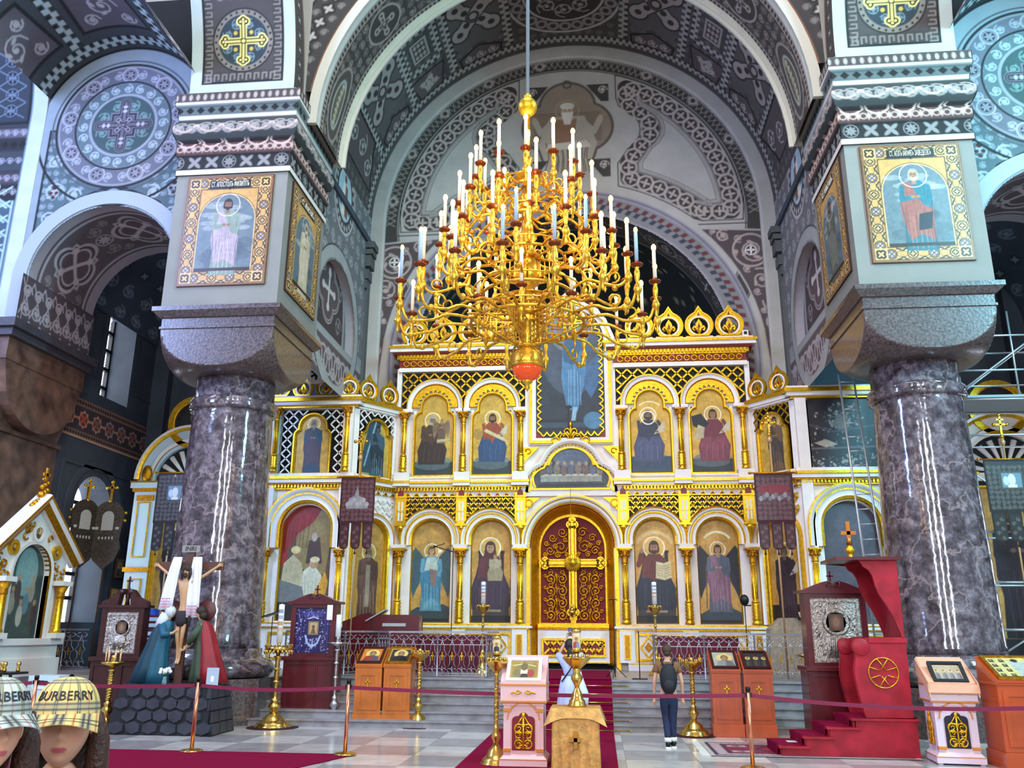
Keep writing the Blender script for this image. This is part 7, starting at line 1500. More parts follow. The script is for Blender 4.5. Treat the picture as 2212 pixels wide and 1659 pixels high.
# ---- pink carved lecterns
def pink_lectern(label, x, y, rz, cloth=False, pan='#7A1020', s=1.0, icon=None):
    S = empty('carved_lectern', (x, y, 0), rz, label, 'lectern'); w = .29; PW = PINK if not cloth else mat('lilac white paint', '#E0C8D4', .4)
    OR = mat('orange gilt trim', '#D9873A', .35, .4)
    p = MB(); p.box(-w-.04, w+.04, -w-.04, w+.04, .02, .1); p.frus((0, 0), w+.04, w+.04, .1, w-.02, w-.02, .17)
    for a in (-1, 1):
        for b in (-1, 1): p.box(a*(w-.06)-.05, a*(w-.06)+.05, b*(w-.06)-.05, b*(w-.06)+.05, .17, .84); p.box(a*w-.03-.01*a, a*w+.03-.01*a, b*w-.03-.01*b, b*w+.03-.01*b, .0, .03)
    p.box(-w+.02, w-.02, -w+.02, w-.02, .17, .84); p.box(-w, w, -w, w, .8, .86); p.box(-w-.03, w+.03, -w-.04, w+.03, .86, 1.08); p.build('carved_body', PW, S)
    p = MB()
    for z in (.855, 1.075): p.box(-w-.04, w+.04, -w-.05, w+.04, z-.01, z+.012)
    p.box(-w-.045, w+.045, -w-.045, w+.045, .1, .11)
    for a in (-1, 1):
        for z in (.2, .72): p.box(a*(w-.06)-.055, a*(w-.06)+.055, -w-.012, -w+.05, z, z+.04)
    p.sweep(arc(0, .62, .215, 180, 0, 16), [(0, -.0), (0, .02), (.015, .02), (.015, 0)], y0=-w+.01); p.build('gilt_trim', OR, S)
    p = MB(); p.prism([(-.16, .22), (.16, .22), (.16, .6)]+arc(.1, .6, .06, 0, 90, 5)[1:]+arc(0, .64, .07, 20, 160, 8)+arc(-.1, .6, .06, 90, 180, 5), -w+.005, -w+.02); p.build('crimson_field', mat('field '+pan, pan, .7), S)
    for side in ((0,), (1,))[:1 if not cloth else 2]:
        p = MB(); p.M = Matrix.Rotation(-pi/2*side[0], 4, 'Z'); y_ = -w-.005
        p.tube([(0, y_, .24), (0, y_, .64)], .014, 6); p.tube([(-.08, y_, .55), (.08, y_, .55)], .012, 6); p.sph((0, y_, .67), .03, 8, 6, (1, .6, 1.4))
        for q in (-1, 1):
            for z, r in ((.3, .055), (.42, .045), (.5, .06)):
                p.tube([(q*(.065+r*cos(t)), y_, z+r*sin(t)) for t in np.linspace(-2.2, 3.0, 10)], .011, 5); p.tube([(q*(.06+r*.4*cos(t)), y_, z+r*.4*sin(t)) for t in np.linspace(0, 5, 8)], .008, 5)
            p.tube([(q*.02, y_, .25), (q*.1, y_, .36), (q*.12, y_, .5), (q*.05, y_, .6), (0, y_, .68)], .01, 5); p.tube([(0, y_, .3), (q*.08, y_, .25)], .01, 5)
        p.build('gilded_carving', GOLD, S)
    p = MB()
    for q in (-1, 1): p.tube([(q*t, -w-.05, .97+.012*sin(t*60)) for t in np.linspace(.02, .17, 10)], .011, 5); p.tube([(q*(.07+.02*cos(t)), -w-.05, .985+.02*sin(t)) for t in np.linspace(0, 5, 8)], .008, 4)
    p.build('gilt_spray', GOLD, S)
    a = radians(58 if not cloth else 50); M = T((0, -w-.0, 1.1)) @ Matrix(((1, 0, 0, 0), (0, sin(radians(40)), cos(radians(40)), 0), (0, -cos(radians(40)), sin(radians(40)), 0), (0, 0, 0, 1)))
    h = .46 if not cloth else .42; iw = .5 if not cloth else .48
    p = MB(); p.prism([(-w-.03, 1.08), (w+.02, 1.08), (w+.02, 1.46), (-w-.03, 1.12)], -w-.03, w+.03, ax='x'); dk = p.build('sloped_desk', PW if not cloth else mat('peach cloth', '#E0A888', .7, bump=.4, bscale=20), S)
    if cloth:
        p = MB(); p.prism([(-w-.08, 1.1), (-w-.1, .98), (-w-.07, .96), (-w-.03, 1.05)], -w-.06, w+.06, ax='x')
        for q in (-1, 1): p.prism([(-w-.09, 1.12), (w, 1.44), (w+.02, 1.2), (-w*.2, 1.1), (-w-.1, .92)], *sorted((q*(w+.035), q*(w+.05))), ax='x')
        p.build('cloth_fall', MT['peach cloth'], dk)
    p = MB(); p.M = M; p.prism([[(-iw/2, 0), (iw/2, 0), (iw/2, h), (-iw/2, h)], [(-iw/2+.05, .05), (iw/2-.05, .05), (iw/2-.05, h-.05), (-iw/2+.05, h-.05)][::-1]], -.05, .0); p.build('icon_frame', DARK if cloth else WHITE, dk)
    flat_pic(icon, iw-.09, h-.09, M @ T((0, -.02, .045)), dk)
    return S
c_ = Cv(.41, .37, 160, '#B88A3A'); c_.rect(.03, .38, .03, .34, '#8A7A3A'); c_.mottle(.25, .06, 5)
for x, y, cc in ((.1, .13, '#7A6A4A'), (.2, .16, '#D9D0B0'), (.3, .13, '#9A3A34'), (.2, .26, '#6A5A3A')): c_.ell(x, y, .05, .08, cc); c_.ell(x, y+.09, .02, .025, '#8a6a4a')
c_.line([(.04, .28), (.16, .31)], .015, '#E0C890'); c_.line([(.26, .3), (.36, .27)], .015, '#E0C890'); c_.poly([(.14, .05), (.27, .05), (.24, .12), (.17, .12)], '#2a2a2a')
pink_lectern('rose pink carved lectern with gilt cross carving, foreground centre', -.37, 13.0, 0, icon=c_)
pink_lectern('lilac carved lectern with peach cloth and black-framed icon between pulpit and right edge', 5.86, 14.15, -.1, True, '#231A2C', icon=mini_icon(.39, .33, 12, '#8A7A74', '#6A6A74', '#B09A84', 120, 4, frame=.02, fcol='#D8B890'))
# ---- tall icon cases
def icon_case(label, x, y, w, d, H, zc, m, kind, pic=None, rz=0):
    S = empty('icon_case', (x, y, 0), rz, label, 'icon case'); h = w/2
    p = MB(); p.box(-h, h, -d/2, d/2, .06, zc-.06); p.box(-h-.03, h+.03, -d/2-.03, d/2+.03, 0, .12); p.box(-h-.04, h+.04, -d/2-.04, d/2+.04, zc-.08, zc); p.build('cabinet', m, S, bevel=.008)
    p = MB(); 
    for x0, x1 in ((-h+.08, h*.25), (h*.38, h-.06)): p.sweep([(x0, .2), (x1, .2), (x1, zc-.16), (x0, zc-.16)], [(0, 0), (0, .02), (-.03, .02), (-.03, 0)], y0=-d/2, closed=True)
    p.build('panel_moulding', m, S)
    zt = H-.28; hi = h*.9; p = MB(); p.prism([[(-hi, zc), (hi, zc), (hi, zt), (-hi, zt)], [(-hi+.1, zc+.06), (hi-.1, zc+.06), (hi-.1, zt-.08), (-hi+.1, zt-.08)][::-1]], -d*.3, d*.3); p.box(-hi+.02, hi-.02, d*.28, d*.3, zc, zt); p.build('icon_housing', m, S)
    p = MB(); p.box(-h-.03, h+.03, -d*.36, d*.32, zt, zt+.05)
    if kind == 'swan':
        for q in (-1, 1): p.prism([(q*h, zt+.05), (q*h*.95, zt+.12), (q*h*.55, zt+.2), (q*h*.3, zt+.34), (q*h*.12, zt+.36), (q*h*.1, zt+.28), (q*h*.22, zt+.26), (q*h*.28, zt+.05)], -d*.3, d*.1); p.lathe([(.05, -d*.32), (.05, d*.1)], c=(q*h*.2, 0, zt+.3), n=14, ax='y')
        p.lathe([(.05, zt+.05), (.03, zt+.15), (.055, zt+.22), (.03, zt+.3), (.045, zt+.34), (.0, zt+.42)], n=10)
    else:
        pts = [(-h-.03, zt+.05)]+[(-h*(1-t), zt+.05+.17*(sin(t*pi/2)**1.5)) for t in np.linspace(.1, .85, 8)]+[(0, zt+.12)]+[(h*(1-t), zt+.05+.17*(sin(t*pi/2)**1.5)) for t in np.linspace(.85, .1, 8)]+[(h+.03, zt+.05)]
        p.prism(pts, -d*.3, d*.1)
        for q in (-1, 1): p.tube([(q*(.07+.045*cos(t)), -d*.31, zt+.15+.045*sin(t)) for t in np.linspace(-1, 4.4, 10)], .014, 5)
    p.build('pediment', m, S)
    p = MB(); t0 = zt+(.38 if kind == 'swan' else .17); p.box(-.014, .014, -.02, .0, t0, t0+.22); p.box(-.06, .06, -.02, .0, t0+.12, t0+.145); p.build('cross', m, S)
    M = T((0, -d*.3+.03, zc+.06)); pw, ph = 2*(hi-.1), zt-.08-zc-.06
    if pic is not None: flat_pic(pic(pw, ph), pw, ph, M, S)
    else:
        p = MB(); p.M = M; p.box(-pw/2, pw/2, 0, .01, 0, ph); r_ = random.Random(int(x*10)); 
        rv = p.build('silver_cover', SPECK, S)
        p = MB(); p.M = M; p.sweep([(-pw/2+.04, .04), (pw/2-.04, .04), (pw/2-.04, ph-.04), (-pw/2+.04, ph-.04)], [(-.02, .0), (-.02, .02), (.02, .02), (.02, 0)], closed=True)
        p.lathe([(.2*pw, 0), (.24*pw, -.03), (.28*pw, 0)], c=(0, 0, ph*.62), n=24, ax='y')
        for k in range(46): a = r_.random()*6.28; rr = r_.uniform(.3, .5)*pw; xx, zz = rr*cos(a), ph*.5+rr*1.2*sin(a); (abs(xx) < pw*.44 and .05 < zz < ph-.05) and p.sph((xx, 0, zz), r_.uniform(.015, .035), 6, 5)
        for k in range(9): p.tube([(-.2*pw+.05*pw*k, -.01, .08), (-.12*pw+.03*pw*k, -.03, ph*.42)], .016, 5)
        p.build('chased_relief', SPECK, rv)
        c = Cv(.3*pw, .34*pw, 140, '#4A382C'); c.ell(.15*pw, .17*pw, .12*pw, .15*pw, '#6A4C3A'); c.ell(.15*pw, .17*pw, .07*pw, .1*pw, '#8A6850'); flat_pic(c, .3*pw, .34*pw, M @ T((0, -.012, ph*.62-.17*pw)), rv, 'painted_face')
    if kind == 'gold':
        pass
    return S
def tex(w, h):
    c = Cv(w, h, 110, '#1E1A52'); c.mottle(.2, .2, 3); r_ = random.Random(2)
    for k in range(260): x, y = r_.random()*w, r_.random()*h; (abs(x-w/2) > w*.2 or abs(y-h*.55) > h*.2) and c.ell(x, y, r_.uniform(.003, .012), r_.uniform(.003, .014), r_.choice(('#C9C4E0', '#8A80B8', '#7A3A5A', '#E8E4EE')))
    for x in (.06, .12, w-.12, w-.06): c.line([(x, .05), (x, h-.05)], .008, '#5A4A8A')
    for k in range(9): c.line([(w*.22, h*.86+k*.012-.05), (w*.78, h*.86+k*.012-.05)], .004, '#5a54a0')
    c.rect(w*.36, w*.66, h*.4, h*.7, '#8A7050'); c.rect(w*.4, w*.62, h*.43, h*.67, '#B59A6A'); c.ell(w*.51, h*.58, .03, .035, '#5a4630'); c.poly([(w*.44, h*.43), (w*.58, h*.43), (w*.54, h*.55), (w*.48, h*.55)], '#6a5238')
    c.line([(w*.3, h*.38), (w*.36, h*.22), (w*.5, h*.14), (w*.64, h*.22), (w*.72, h*.38)], .035, '#A9B8E0'); c.line([(w*.36, h*.76), (w*.5, h*.8), (w*.64, h*.76)], .02, '#C9C4E0'); c.line([(w*.5, h*.3), (w*.5, h*.1)], .02, '#A9B8E0')
    return c
icon_case('burgundy cabinet with a small icon on dark blue embroidered cloth, right of the left column', -5.22, 18.15, 1.05, .6, 2.6, 1.28, BURG, 'curl', tex)
p = MB(); p.box(-4.92, -4.8, 17.93, 17.94, 2.0, 2.3)
s2 = p.build('paper_note', WHITE); tag(s2, 'white paper note taped to the burgundy cabinet glass', 'paper')
icon_case('dark mahogany case with swan-neck top and silver-covered icon behind the crucifix', -8.5, 16.5, .95, .4, 2.47, 1.28, MAHO, 'swan')
icon_case('burgundy case with silver-covered icon behind the red pulpit', 4.78, 16.0, 1.15, .6, 2.75, 1.26, BURG, 'curl')
# ---- red pulpit throne
PU = empty('wooden_throne', (4.6, 14.9, 0), 0, 'red stained bishop throne with steps and curved canopy beside the right column', 'throne')
PU.location = (0, 0, 0)
st_ = [(3.44, 0), (5.46, 0), (5.46, .56), (4.56, .56), (4.56, .43), (4.17, .43), (4.17, .29), (3.81, .29), (3.81, .15), (3.44, .15)]
p = MB(); p.prism(st_, 14.4, 14.44); p.prism(st_, 15.36, 15.4); p.box(5.4, 5.46, 14.44, 15.36, 0, .56); p.build('step_side', REDW, PU)
for i, (x0, x1, z) in enumerate(((3.42, 3.86, .15), (3.79, 4.22, .29), (4.15, 4.62, .43), (4.52, 5.5, .56))):
    p = MB(); p.box(x0-.03, x1, 14.37, 15.43, z-.035, z); p.box(x0, x0+.03, 14.42, 15.38, z-.15, z-.03); tr = p.build('step', REDW, PU); p = MB(); p.box(x0-.015, x1, 14.5, 15.3, z, z+.012); p.box(x0-.045, x0-.03, 14.5, 15.3, z-.14, z+.01); p.build('step_carpet', CRIM, tr)
side = [(4.74, .57), (4.68, .8), (4.65, .97), (4.63, 1.12), (4.63, 1.27), (4.66, 1.42)]+[(4.72+.085*cos(radians(a)), 1.6+.1*sin(radians(a))) for a in (230, 200, 170, 140, 110, 80)]+[(4.92, 1.74), (5.44, 1.74), (5.43, .57)]
back = [(5.44, 1.72), (5.44, 2.93), (4.87, 2.93), (4.93, 2.83), (5.0, 2.78), (5.05, 2.69), (5.07, 2.6), (5.08, 2.52), (5.12, 2.41), (5.18, 2.3), (5.27, 2.13), (5.34, 1.95), (5.39, 1.8), (5.4, 1.72)]
for y in (14.45, 15.3):
    p = MB(); p.prism(side, y, y+.05); p.lathe([(.13, y-.03), (.13, y+.08)], c=(4.76, 0, 1.6), n=24, ax='y'); p.box(4.88, 5.46, y-.02, y+.07, 1.66, 1.74); p.build('side_panel', REDW, PU, bevel=.006)
    p = MB(); p.prism(back, y, y+.05); p.build('canopy_bracket', REDW, PU, bevel=.006)
p = MB(); p.box(4.5, 5.5, 14.38, 15.42, 2.93, 2.98); p.prism([(4.5, 2.93), (5.46, 2.93), (5.46, 2.85)], 15.36, 15.38); p.build('canopy_top', BURG, PU); p = MB(); p.box(5.4, 5.44, 14.5, 15.3, .57, 2.93); p.build('back_panel', REDW, PU); p = MB(); p.box(4.95, 5.4, 14.5, 15.3, 1.0, 1.06); p.build('seat', CRIM, PU)
p = MB(); p.tube([(5.06+.222*cos(t), 14.44, 1.22+.222*sin(t)) for t in np.linspace(0, 2*pi, 37)[:-1]], .009, 6, closed=True)
for k in range(4):
    a = k*pi/2
    for q in (-1, 1): p.tube([(5.06+.05*cos(a)-.0*q+.035*q*sin(a), 14.435, 1.22+.05*sin(a)+.035*q*cos(a)), (5.06+.2*cos(a+q*.1), 14.435, 1.22+.2*sin(a+q*.1)) if False else (5.06+.22*cos(a+q*.38), 14.435, 1.22+.22*sin(a+q*.38))], .008, 5)
p.build('cross_roundel', GOLD, PU)
# white paper on the lowest step
p = MB(); p.box(3.6, 3.85, 14.75, 14.95, .165, .168); tag(p.build('paper_sheet', WHITE), 'white sheet lying on the lowest throne step', 'paper')
p = MB(); p.lathe([(.1, 0), (.1, .02), (.03, .05), (.05, .1), (.085, .15), (.05, .2), (.03, .24)], n=18); q = p.build('gilt_finial', GOLD); q.location = (4.87, 14.9, 2.98); tag(q, 'gilded cross finial standing on top of the red throne canopy', 'cross')
p = MB(); p.box(-.03, .03, -.02, .02, .24, .62); p.box(-.12, .12, -.02, .02, .4, .46); p.lathe([(.05, .24), (.03, .36)], n=10); p.build('cross', mat('copper gold', '#C87A3A', .25, .9), q)
# ---- crucifix group on a rock base
RK = mat('slate blocks', '#33343E', .45, noise=.3, nscale=6, bump=.3, bscale=10)
R = empty('stone_mound', (-7.05, 15.95, 0), 0, 'low mound of dark slate blocks under the crucifix group', 'pedestal')
p = MB(); p.frus((0, 0), .97, .5, 0, .84, .42, .8); p.build('core', DARK, R); r_ = random.Random(3); p = MB()
for row in range(4):
    z0_ = .02+row*.2; n = 6; sh = .5*(row % 2)
    for k in range(-1, n):
        u = (k+.5+sh)/n; w_ = .97-.13*(z0_+.1)/.8; x = -w_+2*w_*u+r_.uniform(-.03, .03); d_ = .5-.08*(z0_+.1)/.8
        if abs(x) > w_-.06: continue
        rr = w_/n*1.13; pts = [(x+rr*cos(t)*r_.uniform(.86, 1.1), z0_+.1+.122*sin(t)*r_.uniform(.86, 1.08)) for t in (.52, 1.57, 2.6, 3.67, 4.71, 5.76)]
        nn = len(pts); cx_, cz_ = np.mean([q[0] for q in pts]), np.mean([q[1] for q in pts]); v = [(a, -d_+.02-.0*b, b) for a, b in pts]+[(cx_+(a-cx_)*.86, -d_-.045, cz_+(b-cz_)*.86) for a, b in pts]; p.add(v, [(i, (i+1) % nn, (i+1) % nn+nn, i+nn) for i in range(nn)]+[tuple(range(nn, 2*nn))], False)
p.mi = 0; bl = p.build('slate_blocks', RK, R); bl['kind'] = 'stuff'
p = MB()
for row in range(4):
    for k in range(3): z0_ = .02+row*.2; y = -.33+k*.3; w_ = .97-.13*(z0_+.1)/.8; p.frus((w_+.0, y), .04, .14, z0_, .03, .13, z0_+.18)
sb = p.build('side_blocks', RK, R); sb['kind'] = 'stuff'
p = MB(); p.box(-.84, .84, -.44, .42, .8, .83); p.build('top_slab', RK, R)
SKIN = mat('painted flesh', '#C79A70', .5, noise=.08, nscale=6); BRW = mat('brown timber', '#5A3626', .6, noise=.2, nscale=6); HAIRB = mat('brown hair', '#2E1B12', .6, bump=.5, bscale=60)
X = empty('crucifix', (-7.15, 16.2, .83), 0, 'painted wooden crucifix draped with white towels on the slate mound', 'crucifix')
p = MB(); p.box(-.075, .075, -.03, .03, 0, 2.45); p.box(-.68, .68, -.035, .02, 2.06, 2.22); p.build('cross_timber', BRW, X)
p = MB(); p.box(-.18, .18, -.045, -.02, 2.4, 2.53); pl = p.build('name_plate', mat('grey plate', '#8A8680', .5), X); text('inscription', 'INRI', .12, T((0, -.05, 2.465)) @ RX90, DARK, pl, .001)
vs_ = [(0, -.09, 1.28, .085, .075), (0, -.11, 1.45, .075, .06), (0, -.12, 1.62, .1, .07), (0, -.12, 1.78, .105, .06), (0, -.12, 1.88, .04), (.015, -.14, 1.95, .045), (.03, -.17, 2.02, .07, .065), (.03, -.17, 2.08, .06),
       (.14, -.1, 1.84, .045), (.36, -.07, 1.97, .034), (.56, -.06, 2.11, .026), (.62, -.055, 2.15, .03), (-.14, -.1, 1.84, .045), (-.36, -.07, 1.97, .034), (-.56, -.06, 2.11, .026), (-.62, -.055, 2.15, .03),
       (.06, -.1, 1.2, .065), (.05, -.13, .88, .045), (.02, -.08, .62, .035), (.015, -.08, .42, .025), (.02, -.14, .34, .022), (-.06, -.1, 1.2, .065), (-.05, -.13, .88, .045), (-.03, -.08, .62, .035), (-.025, -.08, .42, .025), (-.02, -.14, .34, .022)]
ed = [(0, 1), (1, 2), (2, 3), (3, 4), (4, 5), (5, 6), (6, 7), (3, 8), (8, 9), (9, 10), (10, 11), (3, 12), (12, 13), (13, 14), (14, 15), (0, 16), (16, 17), (17, 18), (18, 19), (19, 20), (0, 21), (21, 22), (22, 23), (23, 24), (24, 25)]
for s_ in (1, -1):
    wv = 11 if s_ > 0 else 15
    for k, (dx, dz, l) in enumerate(((.03, .035, 1), (.045, .02, 1.1), (.05, .003, 1.05), (.045, -.015, .85), (-.005, .035, .8))):
        i = len(vs_); vs_.append((s_*(.62+dx*.8), -.07, 2.15+dz*.9, .009)); vs_.append((s_*(.62+dx*1.7), -.08, 2.15+dz*1.6, .007)); ed += [(wv, i), (i, i+1)]
skin('body', SKIN, vs_, ed, X, 1)
def face(parent, c, s, rz=0, hair=HAIRB, beard=False, tilt=0):
    M = T(c) @ Matrix.Rotation(rz, 4, 'Z') @ Matrix.Rotation(tilt, 4, 'X')
    p = MB(); p.M = M; p.tube([(0, -s*.44, s*.1), (0, -s*.56, -s*.1), (0, -s*.5, -s*.16)], [s*.05, s*.08, s*.05], 6); p.build('nose', SKIN, parent)
    p = MB(); p.M = M
    for q in (-1, 1): p.sph((q*s*.19, -s*.43, s*.08), s*.055, 8, 6, (1.2, .5, .7)); 
    p.build('eyes', DARK, parent); p = MB(); p.M = M; p.sph((0, -s*.44, -s*.28), s*.1, 8, 6, (1.2, .5, .35)); p.build('lips', mat('dull rose', '#A0564A', .5), parent)
face(X, (.03, -.19, 2.03), .13)
p = MB(); p.sph((.03, -.15, 2.08), .088, 12, 8, (1, 1, 1)); 
for q in (-1, 1): p.tube([(.03+q*.065, -.17, 2.08), (.03+q*.085, -.19, 1.98), (.03+q*.07, -.19, 1.88)], [.03, .03, .015], 6)
p.sph((.03, -.22, 1.95), .04, 8, 6, (1, .7, 1.3)); p.build('hair_and_beard', HAIRB, X)
p = MB(); p.lathe([(.1, 1.3), (.115, 1.22), (.12, 1.1), (.09, 1.02)], c=(0, -.1, 0), n=16); p.tube([(.1, -.13, 1.28), (.16, -.13, 1.15), (.15, -.13, 1.0)], [.03, .04, .02], 6); p.build('loincloth', mat('dark cloth', '#2B2226', .8), X)
TW = mat('white linen', '#E6E6EC', .8, bump=.4, bscale=30)
for s_, zl in ((-1, 1.32), (1, 1.18)):
    p = MB(); n = 12; v = []
    for z, w_ in ((2.3, .08), (2.1, .1), (1.8, .12), (1.5, .13), (zl, .14)):
        for k in range(n+1): t = k/n; v.append((s_*(.2+(2.3-z)*(.14 if s_ < 0 else .0))-w_+2*w_*t, -.14-.02*sin(t*14+z*4), z))
    p.add(v, [(j*(n+1)+i, j*(n+1)+i+1, (j+1)*(n+1)+i+1, (j+1)*(n+1)+i) for j in range(4) for i in range(n)], True); o = p.build('towel', TW, X); md = o.modifiers.new('s', 'SOLIDIFY'); md.thickness = .012
    p = MB(); xx = s_*(.2+(2.3-zl)*(.14 if s_ < 0 else 0)); [p.box(xx-.1, xx+.1, -.178, -.17, zl+.05+k*.05, zl+.065+k*.05) for k in range(4)]; p.build('embroidery', mat('pink thread', '#C98AA0', .8), o)
def mourner(label, x, y, lean, robe, veil, under, face_rz, name='mourner_statue', halo='#5A2A2E', H=1.45):
    S = empty(name, (x, y, .83), 0, label, 'statue'); d = lean
    vs_ = [(0, 0, .62, .1, .09), (d*.05, 0, .85, .09, .08), (d*.08, 0, 1.02, .11, .08), (d*.1, 0, 1.12, .04), (d*.13, -.01, 1.18, .045), (d*.15, -.02, 1.25, .075, .07), (d*.15, -.02, 1.32, .06), (d*.05, -.1, 1.03, .045), (d*.14, -.18, .86, .036), (d*.3, -.14, .9 if d > 0 else .62, .026), (d*.34, -.14, .95 if d > 0 else .58, .028), (d*.04, .1, 1.03, .045), (d*.16, .1, .84, .034), (d*.3, .02, .92 if d > 0 else .66, .026), (d*.34, .0, .97 if d > 0 else .62, .028)]
    ed = [(0, 1), (1, 2), (2, 3), (3, 4), (4, 5), (5, 6), (2, 7), (7, 8), (8, 9), (9, 10), (2, 11), (11, 12), (12, 13), (13, 14)]
    for wv, yy in ((10, -.14), (14, 0)):
        b = vs_[wv]
        for k in range(5): i = len(vs_); a = -.5+k*.28; vs_.append((b[0]+d*.04*cos(a), yy, b[2]+.04*sin(a)+.01, .009)); vs_.append((b[0]+d*.07*cos(a), yy, b[2]+.07*sin(a)+.01, .007)); ed += [(wv, i), (i, i+1)]
    skin('body', SKIN, vs_, ed, S, 1); face(S, (d*.17, -.03, 1.26), .14, face_rz)
    # robe: flared gown with folds
    def gown(prof, m, nm, fa=.06, k=9):
        p = MB(); n = 48; v = []
        for j, (r1, r2, cx_, z) in enumerate(prof):
            for i in range(n): a = 2*pi*i/n; f = 1+fa*sin(a*k+j*.3)*(1-j/len(prof)); v.append((cx_+r1*cos(a)*f, r2*sin(a)*f, z))
        p.add(v, [(j*n+i, j*n+(i+1) % n, (j+1)*n+(i+1) % n, (j+1)*n+i) for j in range(len(prof)-1) for i in range(n)]+[tuple(range(n))[::-1]], True); return p.build(nm, m, S)
    gown([(.36, .24, -d*.14, 0), (.3, .22, -d*.1, .2), (.22, .19, -d*.05, .5), (.17, .16, 0, .75), (.16, .15, d*.05, .95), (.13, .11, d*.08, 1.08), (.05, .05, d*.1, 1.14)], robe, 'robe')
    gown([(.3, .27, -d*.2, .02), (.24, .24, -d*.16, .3), (.18, .2, -d*.1, .6), (.14, .17, -d*.04, .9), (.1, .12, 0, 1.06), (.05, .06, d*.04, 1.12)], under, 'mantle', .08, 7)
    for yy in (-.1, .1): p = MB(); b = 7 if yy < 0 else 11; p.tube([vs_[b][:3], vs_[b+1][:3], tuple(np.array(vs_[b+1][:3])*.35+np.array(vs_[b+2][:3])*.65)], [.075, .07, .05], 10); p.build('sleeve', robe, S)
    p = MB()
    if veil is not None: p.sph((d*.13, 0, 1.28), .105, 14, 10, (1, 1, 1.1)); p.tube([(d*.06, 0, 1.25), (0, 0, 1.1), (-d*.04, 0, .98)], [.1, .12, .12], 12); p.build('veil', veil, S)
    else: p.sph((d*.12, .0, 1.3), .1, 14, 10); p.sph((d*.08, .0, 1.22), .085, 12, 8); p.build('hair', HAIRB, S)
    p = MB(); p.lathe([(.2, .14), (.2, .15)], c=(d*.1, 0, 1.3), n=30, ax='y'); p.build('halo', mat('wine halo', halo, .5), S)
mourner('mourning woman figure in teal robe and white veil left of the crucifix', -7.52, 16.1, 1, mat('teal drapery', '#17546A', .6, noise=.2, nscale=5), mat('pale veil', '#C9CCD0', .7), mat('deep teal mantle', '#0E3A4C', .6, noise=.2, nscale=4), 1.2)
mourner('grieving man figure in green tunic and red cloak right of the crucifix', -6.66, 16.1, -1, mat('olive tunic', '#3C4A34', .6, noise=.2, nscale=5), None, mat('crimson cloak', '#8A1420', .55, noise=.25, nscale=4), -1.2)
fv = empty('flower_vase', (-7.12, 15.62, .83), 0, 'white flowers in a small glass vase at the foot of the crucifix', 'vase')
p = MB(); p.lathe([(.035, 0), (.045, .04), (.03, .12), (.035, .14)], n=12); p.build('vase', mat('bluish glass', '#A9C4D0', .1, trans=.6), fv); p = MB(); r_ = random.Random(5)
for k in range(16): a, q = r_.random()*6.28, r_.random()*.09; p.sph((q*cos(a)*1.3, q*sin(a), .24+r_.uniform(-.03, .04)), .032, 8, 6)
p.build('blossoms', IVW, fv); p = MB(); [p.tube([(0, 0, .12), (.06*cos(k), .05*sin(k), .22)], .006, 4) for k in range(7)]; p.build('stems', mat('leaf green', '#2F5A34', .7), fv)
nt_ = empty('notice_stand', (-6.15, 15.45, 0), 0, 'upright paper notice propped before the marble column base', 'sign')
p = MB(); p.box(-.11, .11, .0, .01, .82, 1.14); p.build('notice', mat('bluish paper', '#A9B8C4', .7), nt_); p = MB(); p.box(-.03, .03, -.003, 0, .9, 1.0); p.build('printed_candle', WHITE, nt_); p = MB(); p.tube([(0, .02, 0), (0, .02, .84)], .012, 6); p.box(-.1, .1, -.06, .1, 0, .02); p.build('support', BLK, nt_)
# ---- rope barriers
posts = [(-8.17, 13.5), (-5.5, 13.5), (-3.11, 13.5), (2.78, 13.1)]; names = ['copper barrier post at far left behind the women in caps', 'copper barrier post before the slate mound', 'copper barrier post before the left honey lecterns', 'copper barrier post before the right reddish lecterns']
for (x, y), nm in zip(posts, names):
    S = empty('barrier_post', (x, y, .016 if x < -3 else 0), 0, nm, 'barrier post')
    p = MB(); p.lathe([(.17, 0), (.17, .012), (.14, .025), (.04, .035), (.03, .05)], n=28); p.build('base_plate', BRASS, S); p = MB(); p.lathe([(.03, .04), (.03, 1.0)], n=16); p.build('post', ROSEB, S); p = MB(); p.lathe([(.034, 1.0), (.036, 1.05), (.03, 1.065)], n=16); p.box(-.045, .045, -.02, .02, .93, .99); p.build('belt_head', BLK, S)
def belt(label, a, b, za=.96, zb_=.96, sag=.03):
    p = MB(); n = 16; v = []
    for i in range(n+1):
        t = i/n; x = a[0]+(b[0]-a[0])*t; y = a[1]+(b[1]-a[1])*t; z = za+(zb_-za)*t-sag*4*t*(1-t)
        for dz in (-.027, .027): v += [(x, y-.002, z+dz), (x, y+.002, z+dz)]
    f = []
    for i in range(n): q = i*4; f += [(q, q+4, q+6, q+2), (q+1, q+3, q+7, q+5), (q, q+1, q+5, q+4), (q+2, q+6, q+7, q+3)]
    p.add(v, f, False); tag(p.build('barrier_belt', BELT), label, 'barrier belt')
belt('wine red belt from the far left post out of the frame', (-8.2, 13.45), (-9.6, 12.3), .97, .96); belt('wine red belt crossing before the mourning figures', (-8.13, 13.5), (-5.53, 13.5)); belt('wine red belt crossing before the burgundy cabinet', (-5.46, 13.5), (-3.14, 13.5), sag=.05)
belt('longest wine red belt running behind the pink lectern and the woman', (-3.07, 13.5), (2.75, 13.1), .96, .95, .05); belt('wine red belt passing in front of the red throne to the right edge', (2.82, 13.1), (7.6, 12.9), .95, .93, .12)
